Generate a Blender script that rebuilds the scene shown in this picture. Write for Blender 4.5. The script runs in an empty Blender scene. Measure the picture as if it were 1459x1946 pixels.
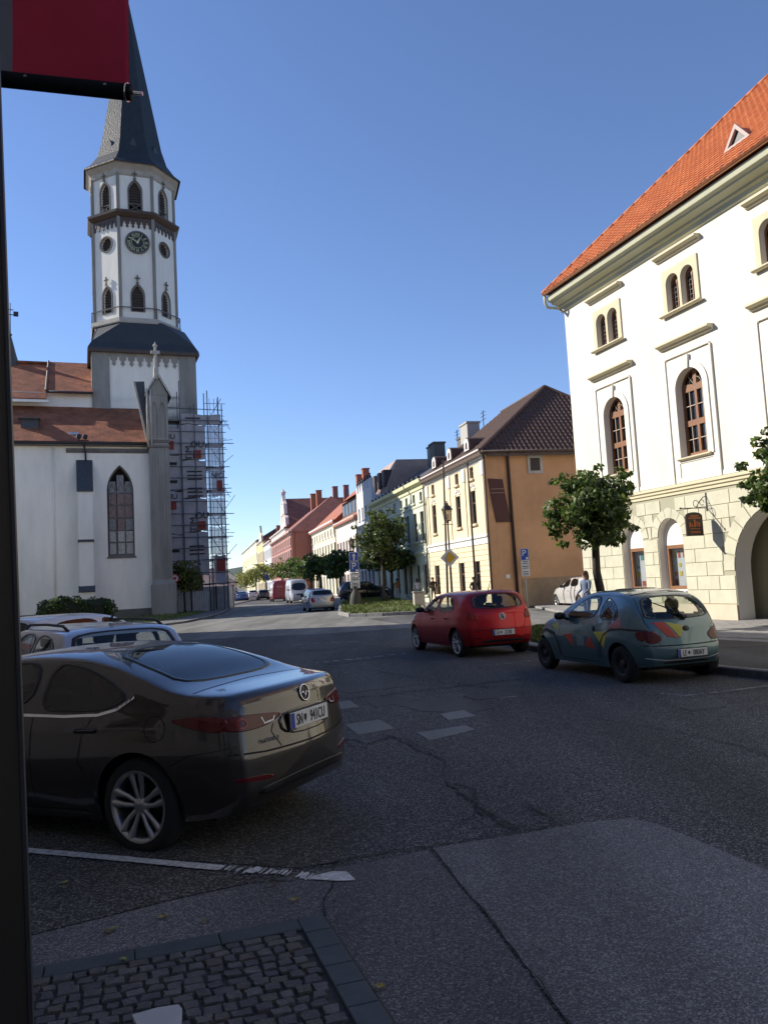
import bpy, bmesh, math, random
import numpy as np
from mathutils import Vector, Matrix
from mathutils.bvhtree import BVHTree

# ------------------------------------------------------------------ camera, sky, sun, exposure
sc = bpy.context.scene
COL = sc.collection
rad = math.radians
FPX, PITCH, ROLL, EYE = 1500.0, rad(5.0), rad(3.1), 1.75       # focal length in photo pixels, tilt, eye height
cF = Vector((0, math.cos(PITCH), math.sin(PITCH)))
_u = Vector((0, -math.sin(PITCH), math.cos(PITCH)))
_r = Vector((1, 0, 0))
cU = _u * math.cos(ROLL) + _r * math.sin(ROLL)
cR = _r * math.cos(ROLL) - _u * math.sin(ROLL)
CAM = Vector((0, 0, EYE))
cd = bpy.data.cameras.new('camera')
cam = bpy.data.objects.new('camera', cd)
COL.objects.link(cam)
cam.matrix_world = Matrix(((cR.x, cU.x, -cF.x, CAM.x), (cR.y, cU.y, -cF.y, CAM.y), (cR.z, cU.z, -cF.z, CAM.z), (0, 0, 0, 1)))
cd.sensor_fit = 'VERTICAL'
cd.sensor_height = 36.0
cd.lens = 36.0 * FPX / 1946.0
cd.clip_start = 0.02
cd.clip_end = 20000
sc.camera = cam

SUN_DIR = Vector((-0.965, 0.25, 0)).normalized()                # towards the sun, on the plan
SUN_EL = rad(31)
sun_vec = Vector((SUN_DIR.x * math.cos(SUN_EL), SUN_DIR.y * math.cos(SUN_EL), math.sin(SUN_EL)))
wd = bpy.data.worlds.new('World')
sc.world = wd
wd.use_nodes = True
wn = wd.node_tree.nodes
wl = wd.node_tree.links
wn.clear()
sky = wn.new('ShaderNodeTexSky')
sky.sky_type = 'NISHITA'
sky.sun_disc = False
sky.sun_elevation = SUN_EL
sky.sun_rotation = math.atan2(SUN_DIR.x, SUN_DIR.y)
sky.altitude = 600
sky.air_density = 1.0
sky.dust_density = 0.0
sky.ozone_density = 4.0
bgn = wn.new('ShaderNodeBackground')
bgn.inputs['Strength'].default_value = 0.12
wout = wn.new('ShaderNodeOutputWorld')
tint = wn.new('ShaderNodeMix')                      # the camera's white balance
tint.data_type = 'RGBA'
tint.blend_type = 'MULTIPLY'
tint.inputs[0].default_value = 1.0
tint.inputs[7].default_value = (0.95, 0.925, 1.02, 1)
wl.new(sky.outputs[0], tint.inputs[6])
wl.new(tint.outputs[2], bgn.inputs[0])
wl.new(bgn.outputs[0], wout.inputs[0])
sd = bpy.data.lights.new('sun', 'SUN')
sd.energy = 4.8
sd.angle = rad(0.53)
sd.color = (1.0, 0.93, 0.82)
sun = bpy.data.objects.new('sun', sd)
COL.objects.link(sun)
sun.rotation_euler = (-sun_vec).to_track_quat('-Z', 'Y').to_euler()
sc.render.engine = 'CYCLES'
sc.cycles.use_denoising = True
sc.cycles.max_bounces = 8
sc.cycles.transparent_max_bounces = 12
sc.view_settings.view_transform = 'Standard'
sc.view_settings.look = 'None'
sc.view_settings.exposure = 0.6
sc.view_settings.gamma = 1.0
sc.view_settings.use_curve_mapping = False

# ------------------------------------------------------------------ where a sight line meets the ground or a plane
def ray(x, y):
    return cF + cR * ((x - 729.5) / FPX) - cU * ((y - 973.0) / FPX)
def G(x, y, z=0.0):
    d = ray(x, y)
    return CAM + d * ((z - EYE) / d.z)
def AT(x, y, Y):
    d = ray(x, y)
    return CAM + d * (Y / d.y)

# ------------------------------------------------------------------ objects
def tag(o, label=None, cat=None, group=None, kind=None):
    if label: o['label'] = label
    if cat: o['category'] = cat
    if group: o['group'] = group
    if kind: o['kind'] = kind
    return o
def link(o, parent=None):
    COL.objects.link(o)
    if parent is not None: o.parent = parent
    return o
def thing(name, label, cat, loc=(0, 0, 0), rz=0.0, group=None):
    o = bpy.data.objects.new(name, None)
    o.empty_display_size = 0.2
    link(o)
    o.location = loc
    o.rotation_euler = (0, 0, rz)
    return tag(o, label, cat, group)
def mesh_obj(name, me, parent=None, mat=None, loc=None, rot=None):
    o = bpy.data.objects.new(name, me)
    link(o, parent)
    if mat is not None and not me.materials: me.materials.append(mat)
    if loc is not None: o.location = loc
    if rot is not None: o.rotation_euler = rot
    return o
def copy_tree(o, parent=None):
    c = o.copy()
    link(c)
    c.parent = parent
    for ch in list(o.children): copy_tree(ch, c)
    return c

class MB:
    """collects vertices and faces of one mesh"""
    def __init__(s):
        s.v = []; s.f = []; s.m = []
    def add(s, vs, fs, mi=0):
        b = len(s.v)
        s.v += [tuple(p) for p in vs]
        s.f += [tuple(b + i for i in f) for f in fs]
        s.m += [mi] * len(fs)
        return s
    def box(s, x0, x1, y0, y1, z0, z1, mi=0, M=None):
        vs = [(x0, y0, z0), (x1, y0, z0), (x1, y1, z0), (x0, y1, z0), (x0, y0, z1), (x1, y0, z1), (x1, y1, z1), (x0, y1, z1)]
        if M is not None: vs = [M @ Vector(p) for p in vs]
        return s.add(vs, [(0, 3, 2, 1), (4, 5, 6, 7), (0, 1, 5, 4), (1, 2, 6, 5), (2, 3, 7, 6), (3, 0, 4, 7)], mi)
    def bbox(s, x0, x1, y0, y1, z0, z1, b=0.02, mi=0, M=None):
        """box with chamfered edges"""
        b = min(b, (x1 - x0) / 2.2, (y1 - y0) / 2.2, (z1 - z0) / 2.2)
        vs = []; idx = {}
        for i, X in enumerate((x0, x1)):
            for j, Y in enumerate((y0, y1)):
                for k, Z in enumerate((z0, z1)):
                    sx, sy, sz = (1, -1)[i], (1, -1)[j], (1, -1)[k]
                    for ax in range(3):
                        p = [X + sx * b, Y + sy * b, Z + sz * b]
                        p[ax] = (X, Y, Z)[ax]
                        idx[(i, j, k, ax)] = len(vs)
                        vs.append(Vector(p))
        fs = []
        I = lambda i, j, k, a: idx[(i, j, k, a)]
        for i in (0, 1):
            q = [I(i, 0, 0, 0), I(i, 1, 0, 0), I(i, 1, 1, 0), I(i, 0, 1, 0)]
            fs.append(q if i else q[::-1])
            q = [I(0, i, 0, 1), I(1, i, 0, 1), I(1, i, 1, 1), I(0, i, 1, 1)]
            fs.append(q[::-1] if i else q)
            q = [I(0, 0, i, 2), I(1, 0, i, 2), I(1, 1, i, 2), I(0, 1, i, 2)]
            fs.append(q if i else q[::-1])
        for j in (0, 1):
            for k in (0, 1):
                fs.append([I(0, j, k, 1), I(1, j, k, 1), I(1, j, k, 2), I(0, j, k, 2)])
                fs.append([I(j, 0, k, 0), I(j, 1, k, 0), I(j, 1, k, 2), I(j, 0, k, 2)])
                fs.append([I(j, k, 0, 0), I(j, k, 1, 0), I(j, k, 1, 1), I(j, k, 0, 1)])
        for i in (0, 1):
            for j in (0, 1):
                for k in (0, 1):
                    fs.append([I(i, j, k, 0), I(i, j, k, 1), I(i, j, k, 2)])
        if M is not None: vs = [M @ p for p in vs]
        return s.add(vs, fs, mi)
    def tube(s, pts, r, n=8, mi=0, cap=True):
        pts = [Vector(p) for p in pts]
        rr = r if isinstance(r, (list, tuple)) else [r] * len(pts)
        rings = []
        up = None
        for i, p in enumerate(pts):
            d = (pts[min(i + 1, len(pts) - 1)] - pts[max(i - 1, 0)])
            if d.length < 1e-9: d = Vector((0, 0, 1))
            d.normalize()
            a = up if up is not None else (Vector((1, 0, 0)) if abs(d.z) > 0.9 else Vector((0, 0, 1)))
            e = d.cross(a)
            if e.length < 1e-6: e = d.cross(Vector((0, 1, 0)))
            e.normalize()
            g = e.cross(d)
            up = g
            rings.append([p + (e * math.cos(t) + g * math.sin(t)) * rr[i] for t in [2 * math.pi * k / n for k in range(n)]])
        vs = [q for R in rings for q in R]
        fs = []
        for i in range(len(pts) - 1):
            for k in range(n):
                fs.append((i * n + k, i * n + (k + 1) % n, (i + 1) * n + (k + 1) % n, (i + 1) * n + k))
        if cap:
            fs.append(tuple(range(n))[::-1])
            fs.append(tuple((len(pts) - 1) * n + k for k in range(n)))
        return s.add(vs, fs, mi)
    def lathe(s, prof, n=24, mi=0, M=None, a0=0.0, closed=False):
        """profile of (radius, height) about z"""
        vs = []
        for (r, z) in prof:
            for k in range(n):
                t = a0 + 2 * math.pi * k / n
                vs.append(Vector((r * math.cos(t), r * math.sin(t), z)))
        fs = []
        m = len(prof)
        for i in range(m if closed else m - 1):
            j = (i + 1) % m
            for k in range(n):
                fs.append((i * n + k, i * n + (k + 1) % n, j * n + (k + 1) % n, j * n + k))
        if M is not None: vs = [M @ p for p in vs]
        return s.add(vs, fs, mi)
    def prism(s, poly, y0, y1, mi=0, M=None):
        """polygon of (x, z) extruded from y0 to y1"""
        n = len(poly)
        vs = [Vector((p[0], y0, p[1])) for p in poly] + [Vector((p[0], y1, p[1])) for p in poly]
        fs = [tuple(range(n)), tuple(range(2 * n - 1, n - 1, -1))]
        for i in range(n):
            j = (i + 1) % n
            fs.append((j, i, n + i, n + j))
        if M is not None: vs = [M @ p for p in vs]
        return s.add(vs, fs, mi)
    def mesh(s, name='mesh', mats=(), smooth=False):
        me = bpy.data.meshes.new(name)
        me.from_pydata([tuple(p) for p in s.v], [], s.f)
        for m in mats: me.materials.append(m)
        if len(mats) > 1: me.polygons.foreach_set('material_index', s.m)
        if smooth: me.polygons.foreach_set('use_smooth', [True] * len(me.polygons))
        me.update()
        return me
    def build(s, name, mat, parent=None, smooth=False, loc=None, rot=None):
        mats = mat if isinstance(mat, (list, tuple)) else [mat]
        return mesh_obj(name, s.mesh(name, mats, smooth), parent, None, loc, rot)

def fill2d(outer, holes=(), depth=0.1):
    """flat shape with holes, depth thick: (x, z) in the plane, y from 0 (front) to depth (back)"""
    cu = bpy.data.curves.new('shape', 'CURVE')
    cu.dimensions = '2D'
    cu.fill_mode = 'BOTH'
    cu.extrude = depth / 2
    for poly in [outer] + list(holes):
        sp = cu.splines.new('POLY')
        sp.points.add(len(poly) - 1)
        for i, p in enumerate(poly): sp.points[i].co = (p[0], p[1], 0, 1)
        sp.use_cyclic_u = True
    ob = bpy.data.objects.new('shape', cu)
    me = bpy.data.meshes.new_from_object(ob)
    bpy.data.objects.remove(ob)
    bpy.data.curves.remove(cu)
    n = len(me.vertices)
    co = np.empty(n * 3, 'f')
    me.vertices.foreach_get('co', co)
    co = co.reshape(-1, 3)
    out = np.stack([co[:, 0], depth / 2 - co[:, 2], co[:, 1]], 1).astype('f')
    me.vertices.foreach_set('co', out.ravel())
    me.materials.clear()
    me.polygons.foreach_set('use_smooth', [False] * len(me.polygons))
    me.update()
    return me
def panel(name, outer, holes, depth, mat, parent=None, loc=None, rot=None):
    me = fill2d(outer, holes, depth)
    me.materials.append(mat)
    return mesh_obj(name, me, parent, None, loc, rot)
def text_mesh(body, size, depth=0.004, align='CENTER', shear=0.0, space=1.0, sx=1.0):
    cu = bpy.data.curves.new('lettering', 'FONT')
    cu.body = body
    cu.size = size
    cu.extrude = depth / 2
    cu.align_x = align
    cu.align_y = 'CENTER'
    cu.shear = shear
    cu.space_character = space
    ob = bpy.data.objects.new('lettering', cu)
    me = bpy.data.meshes.new_from_object(ob)
    bpy.data.objects.remove(ob)
    bpy.data.curves.remove(cu)
    for v in me.vertices: v.co = (v.co.x * sx, -v.co.z, v.co.y)
    me.materials.clear()
    me.update()
    return me
def rect(x0, x1, z0, z1):
    return [(x0, z0), (x1, z0), (x1, z1), (x0, z1)]
def arch(x0, x1, z0, zs, n=12, rise=None):
    """round-headed opening: springs at zs"""
    r = (x1 - x0) / 2
    cx = (x0 + x1) / 2
    k = (rise or r) / r
    return [(x0, z0), (x1, z0)] + [(cx + r * math.cos(math.pi * i / n), zs + k * r * math.sin(math.pi * i / n)) for i in range(n + 1)]
def gothic(x0, x1, z0, zs, zt, n=7):
    """pointed opening"""
    w = (x1 - x0) / 2
    cx = (x0 + x1) / 2
    h = zt - zs
    R = (w * w + h * h) / (2 * w)
    a1 = math.asin(min(1, h / R))
    pr = [(x1 - R + R * math.cos(a1 * i / n), zs + R * math.sin(a1 * i / n)) for i in range(n + 1)]
    pl = [(2 * cx - p[0], p[1]) for p in pr[::-1][1:]]
    return [(x0, z0), (x1, z0)] + pr + pl
def circle(cx, cz, r, n=24):
    return [(cx + r * math.cos(2 * math.pi * i / n), cz + r * math.sin(2 * math.pi * i / n)) for i in range(n)]
def inset(poly, d):
    """shrink a convex-ish outline by d towards its middle"""
    xs = [p[0] for p in poly]; zs = [p[1] for p in poly]
    cx, cz = (min(xs) + max(xs)) / 2, (min(zs) + max(zs)) / 2
    kx = 1 - 2 * d / (max(xs) - min(xs)); kz = 1 - 2 * d / (max(zs) - min(zs))
    return [(cx + (p[0] - cx) * kx, cz + (p[1] - cz) * kz) for p in poly]
def smooth_obj(o):
    o.data.polygons.foreach_set('use_smooth', [True] * len(o.data.polygons))
    return o

# ------------------------------------------------------------------ materials
_M = {}
def mat(name, col, rough=0.8, metal=0.0, var=0.0, vscale=2.0, bump=0.0, bscale=60.0, col2=None, coat=0.0, spec=0.5, detail=6, bdist=0.01, obj_space=False, streak=False):
    if name in _M: return _M[name]
    m = bpy.data.materials.new(name)
    m.use_nodes = True
    nt = m.node_tree
    b = nt.nodes['Principled BSDF']
    b.inputs['Base Color'].default_value = (*col, 1)
    b.inputs['Roughness'].default_value = rough
    b.inputs['Metallic'].default_value = metal
    b.inputs['Specular IOR Level'].default_value = spec
    if coat:
        b.inputs['Coat Weight'].default_value = coat
        b.inputs['Coat Roughness'].default_value = 0.03
    if var or col2 or bump:
        tc = nt.nodes.new('ShaderNodeTexCoord' if obj_space else 'ShaderNodeNewGeometry')
        pos = tc.outputs['Object'] if obj_space else tc.outputs['Position']
        if streak:
            mp = nt.nodes.new('ShaderNodeMapping')
            mp.inputs['Scale'].default_value = (1, 1, 0.25)
            nt.links.new(pos, mp.inputs[0])
            pos = mp.outputs[0]
    if var or col2:
        nz = nt.nodes.new('ShaderNodeTexNoise')
        nz.inputs['Scale'].default_value = vscale
        nz.inputs['Detail'].default_value = detail
        nz.inputs['Roughness'].default_value = 0.65
        nt.links.new(pos, nz.inputs['Vector'])
        rp = nt.nodes.new('ShaderNodeValToRGB')
        c2 = col2 or tuple(c * (1 - var) for c in col)
        c1 = col if col2 else tuple(min(1, c * (1 + var * 0.4)) for c in col)
        rp.color_ramp.elements[0].position = 0.3
        rp.color_ramp.elements[1].position = 0.7
        rp.color_ramp.elements[0].color = (*c2, 1)
        rp.color_ramp.elements[1].color = (*c1, 1)
        nt.links.new(nz.outputs['Fac'], rp.inputs[0])
        nt.links.new(rp.outputs[0], b.inputs['Base Color'])
    if bump:
        nb = nt.nodes.new('ShaderNodeTexNoise')
        nb.inputs['Scale'].default_value = bscale
        nb.inputs['Detail'].default_value = 4
        nt.links.new(pos, nb.inputs['Vector'])
        bp = nt.nodes.new('ShaderNodeBump')
        bp.inputs['Strength'].default_value = bump
        bp.inputs['Distance'].default_value = bdist
        nt.links.new(nb.outputs['Fac'], bp.inputs['Height'])
        nt.links.new(bp.outputs[0], b.inputs['Normal'])
    _M[name] = m
    return m
def glass(name, tint=(0.6, 0.65, 0.65), rough=0.02, ior=1.5):
    if name in _M: return _M[name]
    m = bpy.data.materials.new(name)
    m.use_nodes = True
    nt = m.node_tree
    nt.nodes.clear()
    out = nt.nodes.new('ShaderNodeOutputMaterial')
    mx = nt.nodes.new('ShaderNodeMixShader')
    lw_ = nt.nodes.new('ShaderNodeLayerWeight')          # Schlick: thin panes reflect alike from both sides
    lw_.inputs['Blend'].default_value = 0.5
    pw = nt.nodes.new('ShaderNodeMath'); pw.operation = 'POWER'; pw.inputs[1].default_value = 5.0
    fr = nt.nodes.new('ShaderNodeMath'); fr.operation = 'MULTIPLY_ADD'; fr.inputs[1].default_value = 0.92; fr.inputs[2].default_value = 0.07
    nt.links.new(lw_.outputs['Facing'], pw.inputs[0])
    nt.links.new(pw.outputs[0], fr.inputs[0])
    tr = nt.nodes.new('ShaderNodeBsdfTransparent')
    tr.inputs[0].default_value = (*tint, 1)
    gl = nt.nodes.new('ShaderNodeBsdfGlossy')
    gl.inputs['Roughness'].default_value = rough
    nt.links.new(fr.outputs[0], mx.inputs[0])
    nt.links.new(tr.outputs[0], mx.inputs[1])
    nt.links.new(gl.outputs[0], mx.inputs[2])
    nt.links.new(mx.outputs[0], out.inputs[0])
    _M[name] = m
    return m
def asphalt(name, dark, light, speck=0.10, patchy=0.35, spk_scale=150.0):
    """aggregate speckle, dirt clouds and fine relief"""
    m = bpy.data.materials.new(name)
    m.use_nodes = True
    nt = m.node_tree
    L = nt.links.new
    b = nt.nodes['Principled BSDF']
    b.inputs['Roughness'].default_value = 0.88
    b.inputs['Specular IOR Level'].default_value = 0.3
    geo = nt.nodes.new('ShaderNodeNewGeometry')
    n1 = nt.nodes.new('ShaderNodeTexNoise')
    n1.inputs['Scale'].default_value = 0.7
    n1.inputs['Detail'].default_value = 8
    n1.inputs['Roughness'].default_value = 0.7
    L(geo.outputs['Position'], n1.inputs['Vector'])
    r1 = nt.nodes.new('ShaderNodeValToRGB')
    r1.color_ramp.elements[0].position = 0.35
    r1.color_ramp.elements[1].position = 0.68
    r1.color_ramp.elements[0].color = (*dark, 1)
    r1.color_ramp.elements[1].color = (*light, 1)
    L(n1.outputs['Fac'], r1.inputs[0])
    vo = nt.nodes.new('ShaderNodeTexVoronoi')
    vo.inputs['Scale'].default_value = spk_scale
    L(geo.outputs['Position'], vo.inputs['Vector'])
    sep = nt.nodes.new('ShaderNodeSeparateColor')
    L(vo.outputs['Color'], sep.inputs[0])
    r2 = nt.nodes.new('ShaderNodeValToRGB')
    r2.color_ramp.elements[0].position = 0.55
    r2.color_ramp.elements[1].position = 1.0
    r2.color_ramp.elements[0].color = (0, 0, 0, 1)
    r2.color_ramp.elements[1].color = (speck, speck * 0.98, speck * 0.93, 1)
    L(sep.outputs[0], r2.inputs[0])
    ad = nt.nodes.new('ShaderNodeMix')
    ad.data_type = 'RGBA'
    ad.blend_type = 'ADD'
    ad.inputs[0].default_value = 1.0
    L(r1.outputs[0], ad.inputs[6])
    L(r2.outputs[0], ad.inputs[7])
    mp = nt.nodes.new('ShaderNodeMapping')           # wheel tracks and oily streaks along the street
    mp.inputs['Rotation'].default_value = (0, 0, rad(-18))
    mp.inputs['Scale'].default_value = (1.1, 0.13, 1)
    L(geo.outputs['Position'], mp.inputs[0])
    n4 = nt.nodes.new('ShaderNodeTexNoise')
    n4.inputs['Scale'].default_value = 0.8
    n4.inputs['Detail'].default_value = 5
    L(mp.outputs[0], n4.inputs['Vector'])
    r4 = nt.nodes.new('ShaderNodeValToRGB')
    r4.color_ramp.elements[0].position = 0.36
    r4.color_ramp.elements[1].position = 0.62
    r4.color_ramp.elements[0].color = (0.66, 0.66, 0.66, 1)
    r4.color_ramp.elements[1].color = (1.12, 1.12, 1.12, 1)
    L(n4.outputs['Fac'], r4.inputs[0])
    m4 = nt.nodes.new('ShaderNodeMix')
    m4.data_type = 'RGBA'
    m4.blend_type = 'MULTIPLY'
    m4.inputs[0].default_value = 1.0
    L(ad.outputs[2], m4.inputs[6])
    L(r4.outputs[0], m4.inputs[7])
    r3 = nt.nodes.new('ShaderNodeValToRGB')          # dark binder between the stones
    r3.color_ramp.elements[0].position = 0.0
    r3.color_ramp.elements[1].position = 0.35
    r3.color_ramp.elements[0].color = (0.35, 0.35, 0.35, 1)
    L(sep.outputs[1], r3.inputs[0])
    mu = nt.nodes.new('ShaderNodeMix')
    mu.data_type = 'RGBA'
    mu.blend_type = 'MULTIPLY'
    mu.inputs[0].default_value = 0.8
    L(m4.outputs[2], mu.inputs[6])
    L(r3.outputs[0], mu.inputs[7])
    L(mu.outputs[2], b.inputs['Base Color'])
    bp = nt.nodes.new('ShaderNodeBump')
    bp.inputs['Strength'].default_value = 0.7
    bp.inputs['Distance'].default_value = 0.004
    L(sep.outputs[2], bp.inputs['Height'])
    L(bp.outputs[0], b.inputs['Normal'])
    _M[name] = m
    return m

# ------------------------------------------------------------------ ground, road, pavements
rnd = random.Random(7)
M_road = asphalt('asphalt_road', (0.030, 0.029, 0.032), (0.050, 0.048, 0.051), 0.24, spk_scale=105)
M_road_sunlit = asphalt('asphalt_sunlit', (0.165, 0.162, 0.148), (0.22, 0.214, 0.195), 0.05)  # road asphalt made paler, sunlight put into the colour
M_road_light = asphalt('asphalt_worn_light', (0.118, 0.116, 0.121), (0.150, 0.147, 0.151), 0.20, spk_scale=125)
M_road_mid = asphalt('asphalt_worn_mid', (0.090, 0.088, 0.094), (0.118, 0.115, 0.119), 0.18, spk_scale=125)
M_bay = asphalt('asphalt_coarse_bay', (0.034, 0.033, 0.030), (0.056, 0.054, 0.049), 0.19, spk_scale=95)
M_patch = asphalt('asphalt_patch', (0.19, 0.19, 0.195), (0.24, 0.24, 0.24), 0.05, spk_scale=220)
M_patch2 = asphalt('asphalt_patch_dull', (0.075, 0.074, 0.075), (0.095, 0.094, 0.095), 0.06, spk_scale=220)
M_tar = mat('crack_tar', (0.012, 0.012, 0.013), 0.9)
M_paint = mat('road_paint', (0.62, 0.62, 0.60), 0.8, var=0.55, vscale=26, detail=10)
M_paint_worn = mat('road_paint_worn', (0.22, 0.22, 0.215), 0.85, var=0.6, vscale=20, detail=10)
M_kerb = mat('kerb_granite', (0.27, 0.26, 0.25), 0.85, var=0.35, vscale=5, bump=0.5, bscale=70)
M_kerb_dark = mat('kerb_granite_dirty', (0.10, 0.098, 0.095), 0.85, var=0.4, vscale=5, bump=0.5, bscale=70)
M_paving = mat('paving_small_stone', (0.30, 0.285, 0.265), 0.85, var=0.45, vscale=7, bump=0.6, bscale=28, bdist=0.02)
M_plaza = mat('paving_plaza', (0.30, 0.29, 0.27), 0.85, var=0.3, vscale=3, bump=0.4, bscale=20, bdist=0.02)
M_grass = mat('grass_blades', (0.135, 0.18, 0.038), 0.7, var=0.5, vscale=14)
M_turf = mat('turf_soil', (0.10, 0.125, 0.03), 0.9, var=0.5, vscale=10)
M_slate = mat('slab_slate', (0.055, 0.068, 0.072), 0.7, var=0.3, vscale=9, bump=0.3, bscale=90)
M_cobbles = [mat('cobble_%d' % i, c, 0.8, var=0.35, vscale=30, bump=0.7, bscale=90) for i, c in enumerate(
    [(0.092, 0.089, 0.090), (0.110, 0.106, 0.104), (0.078, 0.077, 0.081), (0.098, 0.088, 0.076), (0.125, 0.122, 0.118)])]
M_sand = mat('joint_sand', (0.055, 0.052, 0.048), 0.95, var=0.3, vscale=40)

def flat(name, pts, z, matl, parent=None, thick=0.003, kind=None):
    me = fill2d([(p[0], p[1]) for p in pts], (), thick)
    co = np.empty(len(me.vertices) * 3, 'f')
    me.vertices.foreach_get('co', co)
    co = co.reshape(-1, 3)
    out = np.stack([co[:, 0], co[:, 2], z - co[:, 1]], 1).astype('f')
    me.vertices.foreach_set('co', out.ravel())
    me.update()
    bm = bmesh.new()
    bm.from_mesh(me)
    bmesh.ops.recalc_face_normals(bm, faces=bm.faces)
    bm.to_mesh(me)
    bm.free()
    me.materials.append(matl)
    o = mesh_obj(name, me, parent)
    if kind: o['kind'] = kind
    return o
def gp(pts): return [(G(x, y).x, G(x, y).y) for x, y in pts]

mb = MB()
mb.add([(-6000, -3000, -0.06), (6000, -3000, -0.06), (6000, 9000, -0.06), (-6000, 9000, -0.06)], [(0, 1, 2, 3)])
tag(mb.build('ground', mat('far_meadow', (0.06, 0.075, 0.03), 0.9, var=0.4, vscale=0.02)), kind='structure')
road = flat('road', [(-70, -20), (45, -20), (45, 60), (10, 120), (-30, 420), (-90, 420), (-70, 120)], 0.0, M_road, kind='structure', thick=0.05)

flat('sunlit_road_strip', [(-30, 28.5), (-14, 28.2), (-6, 29.0), (-2.5, 28.4), (0.5, 29.2), (2.6, 27.0), (3.6, 24.6), (6.4, 28.5), (7.0, 34), (14, 36), (14, 43), (1.0, 40), (-1.4, 46), (-3.2, 51), (-6, 62), (-12, 84), (-18, 84), (-14, 62), (-11, 50), (-15, 44), (-30, 40)], 0.003, M_road_sunlit, road, thick=0.002)  # paler sheet paints the sunlit strip; near edge set close to the shadow edge
# worn lighter asphalt of the near apron, in two strips parted by a crack
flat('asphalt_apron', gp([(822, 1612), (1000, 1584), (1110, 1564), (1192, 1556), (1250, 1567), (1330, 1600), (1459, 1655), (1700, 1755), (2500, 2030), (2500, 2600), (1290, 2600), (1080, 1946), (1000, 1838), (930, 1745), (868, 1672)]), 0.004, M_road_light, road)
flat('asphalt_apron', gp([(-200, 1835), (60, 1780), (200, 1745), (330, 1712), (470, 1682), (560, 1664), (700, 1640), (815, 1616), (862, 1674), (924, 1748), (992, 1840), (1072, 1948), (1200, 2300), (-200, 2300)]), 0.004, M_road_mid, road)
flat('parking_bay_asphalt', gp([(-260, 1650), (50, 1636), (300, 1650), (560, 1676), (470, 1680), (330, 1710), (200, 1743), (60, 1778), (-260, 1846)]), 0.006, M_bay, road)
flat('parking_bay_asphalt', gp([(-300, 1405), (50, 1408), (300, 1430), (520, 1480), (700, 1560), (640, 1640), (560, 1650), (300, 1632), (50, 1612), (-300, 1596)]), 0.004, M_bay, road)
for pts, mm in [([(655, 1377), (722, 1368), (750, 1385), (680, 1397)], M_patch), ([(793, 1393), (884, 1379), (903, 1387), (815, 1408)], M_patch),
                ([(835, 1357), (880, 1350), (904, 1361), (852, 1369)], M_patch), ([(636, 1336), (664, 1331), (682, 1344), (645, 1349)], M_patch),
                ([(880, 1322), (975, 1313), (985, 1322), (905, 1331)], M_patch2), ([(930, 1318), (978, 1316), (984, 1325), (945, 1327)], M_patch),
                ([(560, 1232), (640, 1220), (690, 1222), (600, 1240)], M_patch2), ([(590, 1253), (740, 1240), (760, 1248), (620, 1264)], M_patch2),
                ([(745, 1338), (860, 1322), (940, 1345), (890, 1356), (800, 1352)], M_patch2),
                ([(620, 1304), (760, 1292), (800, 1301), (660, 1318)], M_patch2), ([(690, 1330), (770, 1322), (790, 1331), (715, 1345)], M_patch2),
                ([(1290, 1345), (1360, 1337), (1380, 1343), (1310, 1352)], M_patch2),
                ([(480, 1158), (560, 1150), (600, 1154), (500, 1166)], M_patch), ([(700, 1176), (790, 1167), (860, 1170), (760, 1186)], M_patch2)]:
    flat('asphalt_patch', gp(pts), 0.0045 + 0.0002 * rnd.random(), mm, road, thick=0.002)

def ribbon(name, pts, w, z, matl, parent, jag=0.0, seed=1, seg=0.08, gaps=0.0):
    """thin strip along a line on the ground, optionally ragged"""
    r = random.Random(seed)
    P = []
    for a, b in zip(pts[:-1], pts[1:]):
        a, b = Vector((a[0], a[1], 0)), Vector((b[0], b[1], 0))
        n = max(1, int((b - a).length / seg))
        P += [a.lerp(b, i / n) for i in range(n)]
    P.append(Vector((pts[-1][0], pts[-1][1], 0)))
    mb = MB()
    vs = []
    off = 0
    for i, p in enumerate(P):
        d = (P[min(i + 1, len(P) - 1)] - P[max(i - 1, 0)]).normalized()
        nn = Vector((-d.y, d.x, 0))
        off = off * 0.7 + r.uniform(-jag, jag)
        ww = w * (1 + (r.uniform(-0.6, 0.6) if jag > 0.002 else r.uniform(-0.10, 0.10)))
        vs += [p + nn * (off + ww / 2) + Vector((0, 0, z)), p + nn * (off - ww / 2) + Vector((0, 0, z))]
    fs = []
    for i in range(len(P) - 1):
        if r.random() < gaps: continue
        fs.append((2 * i, 2 * i + 1, 2 * i + 3, 2 * i + 2))
    mb.add(vs, fs)
    return mb.build(name, matl, parent)
def crack(px, w=0.012, jag=0.02, seed=1):
    return ribbon('crack', gp(px), w, 0.0095, M_tar, road, jag, seed, 0.05)
crack([(818, 1612), (866, 1673), (928, 1747), (996, 1839), (1076, 1946), (1120, 2010)], 0.006, 0.010, 2)
crack([(640, 1640), (628, 1690), (612, 1712), (612, 1745)], 0.010, 0.012, 3)
crack([(850, 1488), (880, 1512), (905, 1535), (940, 1562), (985, 1578)], 0.024, 0.025, 4)
crack([(860, 1490), (895, 1500), (905, 1520), (910, 1545), (1000, 1572)], 0.015, 0.025, 5)
crack([(1000, 1530), (1045, 1552), (1060, 1568)], 0.015, 0.02, 6)
crack([(655, 1404), (700, 1412), (740, 1398), (790, 1420), (850, 1446)], 0.022, 0.035, 8)
crack([(724, 1396), (770, 1404), (830, 1432)], 0.012, 0.03, 9)
crack([(560, 1655), (700, 1628), (815, 1610), (1000, 1580), (1060, 1568)], 0.012, 0.012, 10)
crack([(640, 1330), (760, 1318), (900, 1300), (1000, 1290)], 0.04, 0.06, 11)
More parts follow.
